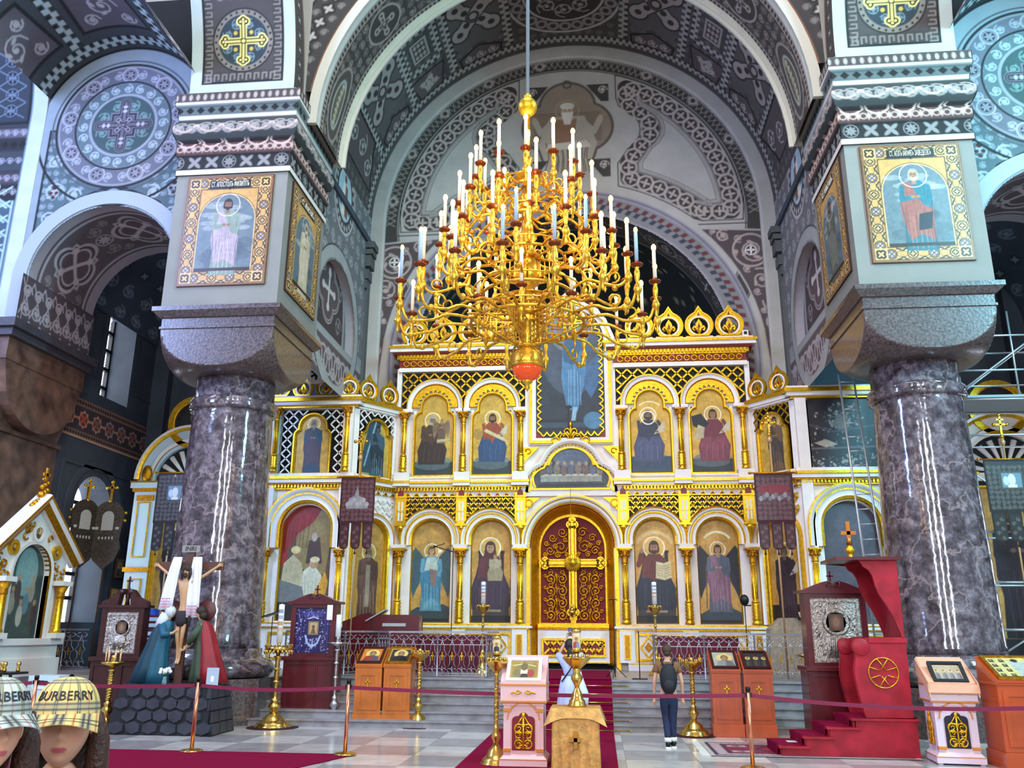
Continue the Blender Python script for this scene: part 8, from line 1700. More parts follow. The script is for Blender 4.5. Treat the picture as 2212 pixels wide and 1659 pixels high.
# ---- banners on poles
def banner(label, x, y, z0, ztop, w, cz, L, m, thread, pic=None, tongues=3, cross=True, polem=GOLD2):
    S = empty('church_banner', (x, y, z0), 0, label, 'banner')
    p = MB(); p.tube([(0, .03, 0), (0, .03, ztop-z0-.6)], .022, 8); p.lathe([(.03, ztop-z0-.7), (.06, ztop-z0-.62), (.03, ztop-z0-.55)], c=(0, .03, 0), n=10); p.build('pole', mat('pale gilt wood', '#C9A070', .4, .3), S)
    p = MB(); p.tube([(-w/2-.08, .0, cz-z0+.02), (w/2+.08, 0, cz-z0+.02)], .018, 6); [p.sph((q*(w/2+.09), 0, cz-z0+.02), .035, 8, 6) for q in (-1, 1)]; p.build('crossbar', polem, S)
    b = cz-z0; tw = w/tongues; pts = [(-w/2, b), (-w/2, b-L*.62)]
    for k in range(tongues):
        x0 = -w/2+tw*k; pts += [(x0+.02, b-L*.62)]+[(x0+tw/2-(tw/2-.03)*cos(t), b-L*.92-.09*sin(t)) for t in np.linspace(0, pi, 7)]+[(x0+tw-.02, b-L*.62)]
    pts += [(w/2, b-L*.62), (w/2, b)]
    p = MB(); p.prism(pts[::-1], -.012, .0); cl = p.build('cloth', m, S)
    c = Cv(w-.06, L*.58, 110, C3(thread[0])); r_ = random.Random(int(x*10)); c.mottle(.3, .1, 3)
    for i in range(int(w/.11)):
        for j in range(int(L*.58/.11)): roundel(c, .06+i*.11, .06+j*.11, .055, thread[1], .009, 1 if (i+j) % 2 else -1, i+j*2)
    if pic: pic(c, w-.06, L*.58)
    flat_pic(c, w-.06, L*.58, T((0, -.016, b-L*.6)), cl, 'embroidered_field')
    for k in range(tongues):
        c = Cv(tw-.1, L*.3, 110, C3(thread[0])); [roundel(c, (tw-.1)*(.3 if j % 2 else .7), .05+j*.1, .05, thread[1], .009, 1 if j % 2 else -1) for j in range(int(L*3))]; flat_pic(c, tw-.1, L*.3, T((-w/2+tw*(k+.5), -.016, b-L*.95)), cl, 'embroidered_field')
        p = MB(); zz = b-L*.92-.09; p.lathe([(.0, -.12), (.03, -.1), (.012, -.04), (.01, 0)], c=(-w/2+tw*(k+.5), 0, zz), n=8); p.build('tassel', m, cl)
    if cross:
        p = MB(); t = ztop-z0; p.box(-.02, .02, .01, .05, t-.55, t); p.box(-.13, .13, .01, .05, t-.24, t-.2); p.box(-.08, .08, .01, .05, t-.12, t-.09)
        for q in ((0, t), (-.14, t-.22), (.14, t-.22)): p.sph((q[0], .03, q[1]), .045, 8, 6)
        for k in range(8): a = k*pi/4; p.tube([(.03*cos(a), .03, t-.22+.03*sin(a)), (.11*cos(a), .03, t-.22+.11*sin(a))], .01, 4)
        p.sph((0, .03, t-.5), .05, 8, 6); p.build('finial_cross', BR2, S)
    return S
RB = mat('dark red velvet', '#3E0C18', .75, noise=.3, nscale=20, bump=.3, bscale=60); BB = mat('black brown brocade', '#2A211E', .7, noise=.3, nscale=20, bump=.3, bscale=60)
def pb1(c, w, h): c.poly([(w*.15, h*.3), (w*.85, h*.3), (w*.7, h*.55), (w*.55, h*.6), (w*.5, h*.85), (w*.4, h*.6), (w*.25, h*.55)], '#8A8488'); [c.ell(w*(.2+.1*k), h*(.4+.05*(k % 3)), .05, .06, '#A39CA0') for k in range(7)]; c.mottle(.3, .04, 2)
def pb2(c, w, h): c.rect(w*.1, w*.9, h*.6, h*.78, '#7A1428'); [c.ell(w*(.12+.085*k), h*(.48+.04*(k % 3)), .045, .06, ('#8A8488', '#6A6468')[k % 2]) for k in range(10)]; c.mottle(.3, .04, 3)
def pb3(c, w, h): c.rect(w*.28, w*.82, h*.42, h*.8, '#4A4038'); c.rect(w*.33, w*.77, h*.46, h*.76, '#6F8A9A'); c.ell(w*.55, h*.62, .08, .13, '#E4E0D8'); c.ell(w*.42, h*.6, .06, .1, '#C9D0D8'); c.rect(w*.45, w*.65, h*.46, h*.52, '#EDE6DC')
banner('dark red banner with grey embroidered figures left of the golden doors', -5.0, 20.0, ZP, 6.45, .84, 5.33, 1.75, RB, ('#3A0E18', '#7A4650'), pb1)
banner('dark red banner with rows of grey heads right of the golden doors', 4.74, 20.0, ZP, 6.75, .86, 5.32, 1.78, RB, ('#360D16', '#74424C'), pb2)
banner('black brocade banner with a white picture beside the right column', 9.75, 19.7, ZP, 6.55, 1.0, 5.52, 1.85, BB, ('#241C19', '#6E625A'), pb3)
banner('black brocade banner half hidden behind the left column', -10.35, 21.4, ZP, 6.3, .95, 5.75, 2.1, BB, ('#241C19', '#6E625A'), pb3, cross=False)
for x, y, nm, zt in ((-12.0, 21.3, 'pierced metal processional banner with a gold cross before the side window', 5.6), (-12.45, 21.0, 'second metal processional banner seen edge on beside the side window', 5.6)):
    S = empty('metal_banner', (x, y, ZP), 0 if x > -12.2 else 1.25, nm, 'banner'); b = zt-ZP; M2 = mat('dark chased bronze', '#5E544A', .4, .8, noise=.5, nscale=30, bump=.8, bscale=50)
    p = MB(); p.tube([(0, .05, 0), (0, .05, b-.2)], .02, 8); p.build('pole', BRW, S); p = MB(); p.prism(arc(0, b-1.0, .42, 0, 180, 16)+[(-.36, b-1.6), (-.42, b-1.8), (-.3, b-2.1), (0, b-2.35), (.3, b-2.1), (.42, b-1.8), (.36, b-1.6)], -.01, .02); pl = p.build('pierced_plate', M2, S)
    p = MB(); p.prism(roundtop(0, b-1.35, .16, b-.85), -.02, -.01); [p.sph((.09*k, -.02, b-1.55), .035, 8, 5, (.8, .4, 1.2)) for k in range(-2, 3)]; [p.sph((q*.28, -.02, b-1.3), .06, 8, 6, (1, .3, .7)) for q in (-1, 1)]; p.build('white_plaques', mat('pale enamel', '#B9B8B0', .4), pl)
    p = MB(); p.box(-.025, .025, -.02, .02, b-.58, b-.1); p.box(-.12, .12, -.02, .02, b-.26, b-.21); [p.sph(q, .045, 8, 6) for q in ((0, 0, b-.08), (-.13, 0, b-.235), (.13, 0, b-.235), (0, 0, b-.6))]
    for q in (-1, 1):
        for zz in (b-.9, b-1.1): p.sph((q*.46, 0, zz), .04, 8, 6)
    p.build('gilt_cross', GOLD, S)
# ---- stands, desks and small things on the platform
def mstand(label, x, y, z, H, kind):
    S = empty('music_stand' if kind != 'mic' else 'microphone_stand', (x, y, z), 0, label, 'stand'); p = MB(); p.tube([(0, 0, .02), (0, 0, H)], .011, 6)
    if kind == 'flat': p.box(-.16, .16, -.1, .1, 0, .02)
    else: [p.tube([(0, 0, .25), (.25*cos(a), .25*sin(a), .01)], .009, 5) for a in (.3, 2.4, 4.5)]
    p.build('stem', BLK, S); p = MB()
    if kind == 'hook': p.tube([(-.1, 0, H), (.08, 0, H), (.08, 0, H-.04)], .01, 5)
    elif kind == 'mic': p.tube([(0, 0, H-.1), (-.42, 0, H+.02)], .012, 5); p.tube([(-.42, 0, H+.02), (-.2, 0, H+.09)], .01, 5); p.sph((-.44, 0, H+.02), .03, 8, 6)
    elif kind == 'desk': p.prism([(-.2, H-.02), (.25, H+.12), (.25, H+.14), (-.2, H)], -.16, .16)
    elif kind == 'lamp': p.sph((0, 0, H+.05), .1, 14, 10, (1, 1, 1.2)); p.box(-.02, .14, -.02, .02, H-.08, H-.05)
    else: p.tube([(0, 0, H), (0, 0, H+.03)], .015, 6)
    p.build('head', BLK, S)
mstand('thin black stand with a hooked top just right of the golden doors', 1.02, 19.7, ZP, 1.65, 'hook'); mstand('short black stand with flat foot at the top of the steps', 1.53, 19.3, ZP, .95, 'flat')
mstand('black stand with rounded head near the right banner', 3.88, 19.8, ZP, 1.6, 'lamp'); mstand('boom microphone stand in front of the angel icon', -2.6, 19.7, ZP, 2.8, 'mic'); mstand('black folding music stand right of the left column', -6.75, 19.7, ZP, 1.25, 'desk')
DD = empty('choir_desk', (-4.4, 20.4, ZP), 0, 'burgundy choir desk with sloping book rest behind the left railing', 'desk')
p = MB(); p.prism([(-.85, .75), (-.85, 1.15), (-.4, 1.32), (-.2, 1.35), (-.2, .0), (-.85, .0)], -.2, .25); p.build('left_desk', BURG, DD, bevel=.01); p = MB(); p.prism([(-.15, 0), (.95, 0), (.95, 1.3), (-.15, 1.3)], -.2, .25); p.build('right_desk', BURG, DD, bevel=.01)
p = MB(); p.prism([(-.3, 1.15), (.15, 1.4), (.15, 1.43), (-.3, 1.18)], -.24, .1); p.box(.1, .65, -.21, -.2, 1.05, 1.12); p.build('open_book', mat('paper grey', '#A9A49E', .8), DD)
TBc = empty('covered_side_table', (5.2, 21.4, ZP), 0, 'side table under a sand-coloured patterned cloth behind the right railing', 'table'); p = MB(); p.frus((0, 0), .62, .3, 0, .56, .27, 1.05); p.frus((0, 0), .56, .27, 1.05, .3, .15, 1.3); p.build('cloth', mat('sand damask', '#A89A80', .8, noise=.2, nscale=12), TBc)
p = MB(); p.M = T((5.5, 21.1, ZP+1.34)) @ Matrix.Rotation(.6, 4, 'X'); p.box(-.25, .25, -.15, .15, 0, .03); fr_ = p.build('framed_text', BLK); tag(fr_, 'black-framed text lying on the sand-clothed side table', 'frame'); p = MB(); p.M = T((5.5, 21.1, ZP+1.345)) @ Matrix.Rotation(.6, 4, 'X'); p.box(-.2, .2, -.11, .11, .028, .032); p.build('page', mat('cream page', '#CFC8A8', .8), fr_)
for k, x in enumerate(np.linspace(-3.5, -2.3, 3)): pass
for sg, nm in ((-1, 'left'), (1, 'right')):
    p = MB(); x = sg*3.0; n = 30; v = []
    for z in (ZP, ZP+.85):
        for i in range(n+1): v.append((x-1.0+2.0*i/n, 21.8+.03*sin(i*1.9), z))
    p.add(v, [(i, i+1, n+2+i, n+1+i) for i in range(n)], True); p.box(x-1.0, x+1.0, 21.85, 22.4, ZP, ZP+.86); tag(p.build('draped_bench', mat('burgundy drape', '#5E0E22', .8)), 'low bench draped in burgundy cloth behind the %s railing' % nm, 'bench')
vl = empty('hanging_vigil_lamp', (0, 22.9, 2.2), 0, 'small vigil lamp hanging on a chain before the golden doors', 'lamp')
p = MB(); p.tube([(0, 0, .2), (0, 0, 3.3)], .006, 5); p.build('chain', BRASS, vl); p = MB(); p.lathe([(0, -.05), (.05, 0), (.09, .06), (.1, .1), (.05, .12), (.03, .2), (.05, .24), (0, .3)], n=16); p.build('lamp_bowl', BRASS, vl)
for x, y, z, nm in ((-4.55, 22.9, 9.95, 'small white square speaker on the left end of the screen cornice'), (4.85, 22.9, 9.95, 'small white square speaker on the right end of the screen cornice')):
    S = empty('wall_speaker', (x*1.03, 23.55, 9.86), 0, nm, 'speaker'); p = MB(); p.box(-.08, .08, -.05, .05, .04, .21); p.box(-.02, .02, -.02, .02, 0, .04); p.build('case', WHITE, S); p = MB(); p.box(-.045, .045, -.055, -.05, .08, .17); p.build('grille', DARK, S)
# ---- left side: shrine, table, wall icons, sign
SH = empty('marble_shrine', (0, 0, 0), 0, 'white and gilt gabled shrine with an arched painting at the left edge', 'shrine')
MS = T((-11.2, 17.35, ZP)) @ Matrix.Rotation(pi/2, 4, 'Z')      # local x runs into the room (+Y), faces +X
SM = [GOLD2, mat('shrine white', '#DCD8D4', .5), RED, DARK, GOLD]
p = MB(); p.M = MS; p.mt(1).prism([[(-1.3, .75), (1.2, .75), (1.2, 2.45), (-.05, 3.5), (-1.3, 2.45)], [(.62, .75), (.62, 2.0)]+arc(0, 2.05, .62, 0, 180, 18)+[(-.62, 2.0), (-.62, .75)]], 0, .2); p.box(-1.35, 1.25, -.12, .5, 0, .35); p.box(-1.3, 1.2, -.06, .5, .35, .62); p.box(-1.38, 1.28, -.14, .5, .62, .75); p.build('marble_body', SM, SH)
p = MB(); p.M = MS; gp = [(-1.45, 2.35), (-.05, 3.55), (1.38, 2.35)]
p.sweep(gp, [(-.12, 0), (-.12, .12), (.0, .2), (.06, .26), (.12, .26), (.14, .2), (.14, -.1)], mats=[1, 0, 1, 0, 1, 1]); p.build('gable_cornice', SM, SH)
p = MB(); p.M = MS; p.sweep([(-.62, .75), (-.62, 2.0)]+arc(0, 2.05, .62, 180, 0, 20)[1:]+[(.62, .75)], [(0, -.1), (0, .05), (.08, .06), (.08, .0)], mats=[0, 1, 1]); p.build('arch_moulding', SM, SH)
for x, z, r in ((0, 2.9, .17), (.72, 2.55, .13), (-.72, 2.55, .13)):
    p = MB(); p.M = MS; p.mt(1 if abs(x) < .1 else 4).sweep(arc(x, z, r, 0, 345, 20), [(-.02, 0), (-.02, .07), (.04, .07), (.04, 0)], closed=True); p.build('medallion_ring', SM, SH)
    c = mini_icon(r*2, r*2, 3, '#5a4438', '#3a2a28', '#4a4238', 110, frame=0); Ma = MS @ T((x, -.02, z-r)); c_r = r; Mn = np.array(Ma)
    c.surf('medallion_portrait', lambda U, V: tuple(Mn[i, 0]*(U-c_r)+Mn[i, 2]*V+Mn[i, 3]+0*U*V for i in range(3)), PICT, SH, mask=lambda U, V: np.hypot(U-c_r, V-c_r) < c_r)
p = MB(); p.M = MS; r_ = random.Random(8)
for k in range(70):
    x = r_.uniform(-1.1, 1.05); z = r_.uniform(1.9, 3.2)
    if hypot(x, z-2.05) > .78 and z < 3.3-abs(x+.05)*.86 and all(hypot(x-a, z-b) > c_+.08 for a, b, c_ in ((0, 2.9, .17), (.72, 2.55, .13), (-.72, 2.55, .13))): p.tube([(x+.07*cos(t), -.03, z+.07*sin(t)) for t in np.linspace(k, k+4.4, 7)], .02, 5)
p.build('gilt_scrolls', GOLD2, SH)
for s_ in (-1, 1):
    p = MB(); p.M = MS @ T((s_*.95, -.12, 0)); p.mt(4).lathe([(.1, .85), (.12, .9), (.09, .95), (.085, 1.6)], n=14); p.mt(0).lathe([(.09, 1.6), (.1, 1.63), (.09, 1.7), (.15, 1.85)], n=12); p.mt(1).box(-.16, .16, -.14, .14, .75, .86); p.box(-.17, .17, -.15, .15, 1.85, 1.95); p.build('column', SM, SH)
p = MB(); p.M = MS; p.mt(0)
for k in range(9): p.sph((-.05+.1*sin(k*2.1), -.05, 3.6+k*.055), .1-.008*k, 8, 6)
for q in (-1, 1): [p.sph((-.05+q*(.15+.08*k), -.05, 3.55-.0*k+.03*sin(k)-.07*k), .07, 8, 6) for k in range(3)]
p.box(-.08, -.02, -.07, -.03, 4.0, 4.3); p.box(-.16, .06, -.07, -.03, 4.12, 4.18); p.build('gilt_finial', SM, SH)
c = Cv(1.3, 2.0, 60, '#3A4A48'); c.mottle(.3, .3, 2); c.ell(.7, 1.4, .35, .5, '#7FA8A8', .8); [c.ell(.2+.15*k, .5+.25*(k % 3), .1, .22, ('#5A7A88', '#8A8A7A', '#4A3A3A', '#A8A498')[k % 4]) for k in range(7)]; [c.ell(.2+.15*k, .78+.25*(k % 3), .05, .06, '#A08468') for k in range(7)]; c.mottle(.2, .05, 4)
Mn2 = np.array(MS @ T((-.65, .12, .7))); sh_ = c.surf('crowd_painting', lambda U, V: tuple(Mn2[i, 0]*U+Mn2[i, 2]*V+Mn2[i, 3]+0*U*V for i in range(3)), PICT, SH)
TT = empty('side_table', (-11.1, 21.4, ZP), 0, 'small pale table stacked with papers and a blue folder by the side room wall', 'table')
p = MB(); p.box(-.4, .4, -.3, .3, .7, .74); p.build('tabletop', WHITE, TT)
for a in (-1, 1):
    for b in (-1, 1): p = MB(); p.box(a*.34-.02, a*.34+.02, b*.24-.02, b*.24+.02, 0, .7); p.build('leg', WOOD, TT)
CBX = empty('document_cabinet', (-10.8, 22.0, ZP), 0, 'burgundy document rack filled with white papers', 'cabinet'); p = MB(); p.box(-.45, .45, -.25, .3, 0, 1.3); p.build('case', BURG, CBX); p = MB(); [p.box(-.2, .42, -.3, -.24, z, z+.09) for z in (.35, .55, .8, 1.0, 1.15)]; p.build('paper_stacks', mat('bluish paper', '#A9B8C4', .7), CBX)
p = MB(); p.prism([(-.3, .0), (.3, .0), (.24, .16), (-.36, .16)], -.24, .22); o = p.build('blue_folder', mat('blue plastic', '#1E4FB8', .4)); o.location = (-10.95, 22.0, ZP+1.3); tag(o, 'bright blue folder lying on top of the document rack', 'folder')
for x in (-11.2, -10.9): p = MB(); p.lathe([(.05, 0), (.05, .15), (.02, .2), (.02, .24)], n=12); o = p.build('plastic_bottle', mat('clear plastic', '#D9E4EE', .2)); o.location = (x, 21.35, ZP+.74); tag(o, 'small white plastic bottle on the pale side table, '+('left' if x < -11 else 'right')+' one', 'bottle')
for y, z, h_, w_, cc, nm in ((23.4, 3.15, .55, .4, '#6A645C', 'small grey relief icon on the dark side wall, upper one'), (23.3, 2.3, .6, .42, '#C9B45A', 'small gold icon in brown frame on the dark side wall, lower one')):
    S = empty('wall_icon', (-12.76, y, z), 0, nm, 'icon'); p = MB(); p.box(0, .04, -w_/2, w_/2, 0, h_); p.build('frame', BRW, S)
    c = mini_icon(w_-.06, h_-.06, 5, '#4A4440', '#6A645C', cc, 90, frame=.02, fcol='#8A7A5A'); c.surf('painted_panel', lambda U, V, w_=w_: (.045+0*U, (U-w_/2+.03), V+.03), PICT, S)
S = empty('fire_extinguisher_sign', (-12.55, 20.05, 1.42), atan2(1.2, .7), 'square red sign with white fire extinguisher on the dark railing', 'sign')
p = MB(); p.box(-.15, .15, -.06, -.05, 0, .3); p.build('plate', mat('sign red', '#C8141E', .4), S); p = MB(); p.lathe([(.04, .04), (.045, .17), (.02, .2), (.02, .23)], c=(0, -.062, 0), n=10); p.box(-.06, .03, -.066, -.062, .22, .235); p.build('white_extinguisher', WHITE, S)
S = empty('white_cupboard', (-9.55, 16.0, 0), 0, 'low white painted cupboard behind the far left barrier post', 'cupboard'); p = MB(); p.box(-.3, .3, -.2, .25, 0, .95); p.build('case', mat('pale blue white', '#C4D4DC', .5), S); p = MB(); p.sweep([(-.18, .15), (.18, .15), (.18, .75), (-.18, .75)], [(0, .2), (0, .22), (.03, .22), (.03, .2)], closed=True); p.build('door_moulding', WHITE, S); p = MB(); p.tube([(-.1, -.22, .85), (0, -.25, .86), (.1, -.22, .85)], .012, 6); p.build('handle', BLK, S)
# votive rack at the left edge
S = empty('votive_rack', (-10.6, 15.6, 0), 0, 'rack of small brass lamps and candles at the left edge before the shrine', 'votive rack'); p = MB(); p.box(-.6, .7, -.25, .25, .98, 1.02); [p.box(x-.02, x+.02, -.2, -.16, 0, 1.0) for x in (-.55, .65)]; p.build('table', BLK, S)
for k in range(8): p = MB(); x = -.5+k*.16; p.lathe([(.03, 1.02), (.04, 1.06), (.02, 1.1), (.045, 1.16), (.03, 1.2)], c=(x, -.1+.15*(k % 2), 0), n=10); p.build('votive_lamp', BRASS, S)
# ---- scaffold at the right
ALU = mat('scaffold aluminium', '#C9CED2', .35, .7); SC_ = empty('scaffold_tower', (0, 0, 0), 0, 'aluminium scaffold tower with deck right of the right column', 'scaffold')
xs, ys = (9.0, 11.8), (20.2, 21.6)
for x in xs:
    for y in ys: p = MB(); p.tube([(x, y, ZP), (x, y, 9.2)], .03, 8); p.build('upright', ALU, SC_)
for z in (1.9, 2.9, 4.0, 6.2, 7.05, 7.75, 8.6):
    for y in ys: p = MB(); p.tube([(xs[0], y, z), (xs[1]+.0, y, z)], .025, 8); p.build('ledger', ALU, SC_)
for z in np.arange(1.4, 9.2, .45):
    for x in xs: p = MB(); p.tube([(x, ys[0], z), (x, ys[1], z)], .02, 6); p.build('rung', ALU, SC_)
for a, b in (((9.0, 20.2, 7.1), (11.8, 20.2, 9.1)), ((9.0, 20.2, 1.2), (11.8, 20.2, 2.9)), ((11.8, 21.6, 4.0), (9.0, 21.6, 6.2)), ((9.0, 21.6, 7.0), (11.8, 21.6, 9.0))): p = MB(); p.tube([a, b], .022, 8); p.build('brace', ALU, SC_)
p = MB(); p.box(8.9, 11.9, 20.15, 21.65, 7.08, 7.14); p.build('deck', mat('scaffold deck', '#9AA4A8', .6), SC_)
p = MB(); p.tube([(10.5, 20.2, 7.1), (10.5, 20.2, 9.2)], .025, 8); p.build('guard_post', ALU, SC_)
LD = empty('ladder_frame', (0, 0, 0), 0, 'narrow aluminium ladder frame leaning before the damaged canvas', 'ladder')
for x in (6.62, 6.95): p = MB(); p.tube([(x, 19.9-.3*(x > 6.8), ZP), (x-.1, 20.3, 7.75)], .025, 8); p.build('rail', ALU, LD)
for k in range(20): z = 1.1+k*.34; t = (z-ZP)/6.9; p = MB(); p.tube([(6.62-.1*t, 19.9+.4*t, z), (6.95-.1*t, 19.6+.7*t, z)], .015, 6); p.build('rung', ALU, LD)
# ================================================================ PEOPLE
SK = mat('skin', '#D39E82', .5, noise=.05, nscale=8); HAIRD = mat('dark hair', '#1C1216', .45, bump=.6, bscale=70)
def hand(vs_, ed, wv, d, up, side, s=1.0, curl=.3):
    """five fingers from wrist vertex wv; d = finger direction, side = across the palm (toward the thumb)"""
    b = Vector(vs_[wv][:3]); d = Vector(d).normalized(); sd = Vector(side).normalized(); up = Vector(up).normalized()
    pi_ = len(vs_); pm = b+d*.045*s; vs_.append((*pm, .026*s, .016*s)); ed.append((wv, pi_)); k2 = len(vs_); q = b+d*.085*s; vs_.append((*q, .03*s, .014*s)); ed.append((pi_, k2))
    for j, (o, l) in enumerate(((.028, .07), (.01, .078), (-.009, .073), (-.027, .056))):
        p0 = q+sd*o*s; a = len(vs_); pts = [p0+d*l*.15*s, p0+d*l*.55*s-up*curl*.012*s, p0+d*l*(.95-curl*.25)*s-up*curl*.05*s]
        for i, t in enumerate(pts): vs_.append((*t, (.0085-.001*i)*s)); ed.append((k2 if i == 0 else a+i-1, a+i))
    a = len(vs_)
    for i, t in enumerate((b+d*.03*s+sd*.028*s, b+d*.06*s+sd*.045*s-up*.01*s, b+d*.085*s+sd*.05*s-up*.018*s)): vs_.append((*t, (.011-.0015*i)*s)); ed.append((pi_ if i == 0 else a+i-1, a+i))
def human(S, J, H=1.65, fem=True, skin_m=None):
    """J: joint -> (x, y, z) in local metres facing -Y or as posed"""
    g = lambda k: tuple(J[k]); f = H/1.7
    vs_ = [(*g('pelvis'), .125*f, .1*f), (*g('waist'), .105*f, .085*f), (*g('chest'), .13*f, .095*f), (*g('neck'), .05*f), (*g('head0'), .055*f)]; ed = [(0, 1), (1, 2), (2, 3), (3, 4)]
    for s_, n in ((1, 'R'), (-1, 'L')):
        i = len(vs_); vs_ += [(*g('sh'+n), .05*f), (*g('el'+n), .037*f), (*g('wr'+n), .024*f)]; ed += [(2, i), (i, i+1), (i+1, i+2)]
        w = i+2; d = Vector(J['wr'+n])-Vector(J['el'+n]); hd = J.get('hd'+n, d); hand(vs_, ed, w, hd, J.get('up'+n, (0, 1, 0)), J.get('sd'+n, (-s_, -.6, 0)), f, J.get('curl', .4))
        i = len(vs_); vs_ += [(*g('hip'+n), .085*f), (*g('kn'+n), .055*f), (*g('an'+n), .035*f), (*g('toe'+n), .032*f, .02*f)]; ed += [(0, i), (i, i+1), (i+1, i+2), (i+2, i+3)]
    return skin('body', skin_m or SK, vs_, ed, S, 2)
def head_mesh(S, M, s=1., lips='#B0505A', skin_c='#D39E82', name='head'):
    n, m = 72, 60; v = []; cols = []
    for j in range(m+1):
        ph = pi*j/m
        for i in range(n):
            a = 2*pi*i/n; x, y, z = sin(ph)*sin(a), -sin(ph)*cos(a), cos(ph)      # a = 0 faces -Y
            X, Y, Z = .073*x, .092*y, .115*z
            if z < 0: X *= 1-.28*z*z; Y *= (1-.1*z*z) if y > 0 else 1
            if y < 0:
                G = lambda cx, cz, sx, sz: math.exp(-((X-cx)/sx)**2-((Z-cz)/sz)**2)
                Y -= .026*G(0, -.022, .011, .016)+.004*G(.012, -.03, .007, .007)+.004*G(-.012, -.03, .007, .007)+.012*G(0, .005, .008, .02)+.008*G(0, -.058, .022, .008)+.007*G(0, -.068, .018, .006)+.009*G(0, -.098, .025, .018)+.004*G(.04, -.02, .02, .025)+.004*G(-.04, -.02, .02, .025)
                Y += .008*G(.031, .015, .017, .011)+.008*G(-.031, .015, .017, .011)+.003*G(0, -.0625, .02, .003)
            v.append((X*s, Y*s, Z*s)); c = C3(skin_c).copy()
            if y < 0:
                e = max(0, 1-((X/.024)**2+((Z+.062+.00*abs(X))/.0095)**2)); c = c+(C3(lips)-c)*min(1, e*3)
                for q in (-1, 1):
                    e = max(0, 1-(((X-q*.031)/.02)**2+((Z-.036-.06*abs(X)+.002)/.0045)**2)); c = c+(C3('#4A3428')-c)*min(.8, e*2)
                    e = max(0, 1-(((X-q*.045)/.022)**2+((Z+.03)/.02)**2)); c = c+(C3('#E08A78')-c)*.35*e
            cols.append((*c, 0))
    me = bpy.data.meshes.new(name); f = [(j*n+i, (j+1)*n+i, (j+1)*n+(i+1) % n, j*n+(i+1) % n) for j in range(m) for i in range(n)]
    me.from_pydata(v, [], f); me.polygons.foreach_set('use_smooth', [True]*len(f)); me.transform(M)
    at = me.color_attributes.new('Col', 'FLOAT_COLOR', 'POINT'); at.data.foreach_set('color', np.array(cols, np.float32).ravel()); me.materials.append(mat('face skin', rough=.45, vcol='Col', noise=.03, nscale=9)); me.update()
    o = bpy.data.objects.new(name, me); COL.objects.link(o); o.parent = S
    p = MB(); p.M = M
    for q in (-1, 1): p.sph((q*.031*s, -.074*s, .015*s), .0125*s, 12, 8)
    p.build('eyeballs', mat('eye white', '#E8E4E0', .2), o); p = MB(); p.M = M
    for q in (-1, 1): p.sph((q*.031*s, -.0845*s, .0125*s), .0066*s, 10, 6, (1, .5, 1)); 
    p.build('irises', mat('brown iris', '#2A1810', .2), o); p = MB(); p.M = M
    for q in (-1, 1): p.tube([(q*.047*s, -.072*s, .013*s), (q*.031*s, -.0845*s, .0245*s), (q*.016*s, -.079*s, .014*s)], .0022*s, 5); p.sph((q*.078*s, .008*s, -.005*s), .027*s, 10, 8, (.35, .65, 1.1))
    p.build('lids_and_ears', SK, o); return o
def stand(H, legs=0.06, arms=True):
    h = H; J = dict(pelvis=(0, 0, h*.53), waist=(0, 0, h*.62), chest=(0, 0, h*.75), neck=(0, 0, h*.86), head0=(0, -.01, h*.9))
    for s_, n in ((1, 'R'), (-1, 'L')):
        J['sh'+n] = (s_*h*.105, 0, h*.805); J['el'+n] = (s_*h*.14, .02, h*.63); J['wr'+n] = (s_*h*.145, -.04, h*.485); J['hip'+n] = (s_*h*.055, 0, h*.5); J['kn'+n] = (s_*legs*1.1, -.01, h*.28); J['an'+n] = (s_*legs, .02, h*.05); J['toe'+n] = (s_*(legs+.01), -.12, .025); J['hd'+n] = (0, 0, -1)
    return J
def clothes(S, name, m, segs, sub=2):
    vs_ = []; ed = []
    for chain in segs:
        prev = None
        for q in chain:
            if isinstance(q, int): prev = q; continue
            i = len(vs_); vs_.append(q)
            if prev is not None: ed.append((prev, i))
            prev = i
    return skin(name, m, vs_, ed, S, sub)
def skirt(S, name, m, prof, k=12, fa=.05, cx=0):
    p = MB(); n = 60; v = []
    for j, (r1, r2, z) in enumerate(prof):
        for i in range(n): a = 2*pi*i/n; f = 1+fa*sin(a*k+sin(a*3)*1.5)*(1-j/len(prof)); v.append((cx+r1*cos(a)*f, r2*sin(a)*f, z))
    p.add(v, [(j*n+i, j*n+(i+1) % n, (j+1)*n+(i+1) % n, (j+1)*n+i) for j in range(len(prof)-1) for i in range(n)], True); o = p.build(name, m, S); md = o.modifiers.new('s', 'SOLIDIFY'); md.thickness = .006; return o
# woman photographing the doors, seen from behind (faces +Y: rz = pi)
P1 = empty('person', (.16, 16.35, .014), pi, 'woman seen from behind in a pale blue dress raising a phone before the steps', 'person')
H = 1.62; J = stand(H); J.update(elR=(.21, -.2, 1.36), wrR=(.07, -.27, 1.66), elL=(-.21, -.2, 1.36), wrL=(-.07, -.27, 1.66), shR=(.16, -.01, 1.31), shL=(-.16, -.01, 1.31), hdR=(-.25, -.1, 1), hdL=(.25, -.1, 1), sdR=(-.6, -1, 0), sdL=(.6, -1, 0), upR=(1, 0, 0), upL=(-1, 0, 0), curl=.9)
human(P1, J, H); LB = mat('pale blue cotton', '#B9C8EA', .8, noise=.12, nscale=10, bump=.3, bscale=14)
head_mesh(P1, T((0, -.03, 1.53)) @ Matrix.Rotation(-.25, 4, 'X')); p = MB(); p.sph((0, .005, 1.55), .1, 18, 12, (.92, 1.05, 1.15)); p.tube([(0, .09, 1.52), (0, .13, 1.46), (0, .12, 1.36), (.0, .12, 1.28)], [.05, .045, .06, .02], 10); p.build('hair', HAIRD, P1)
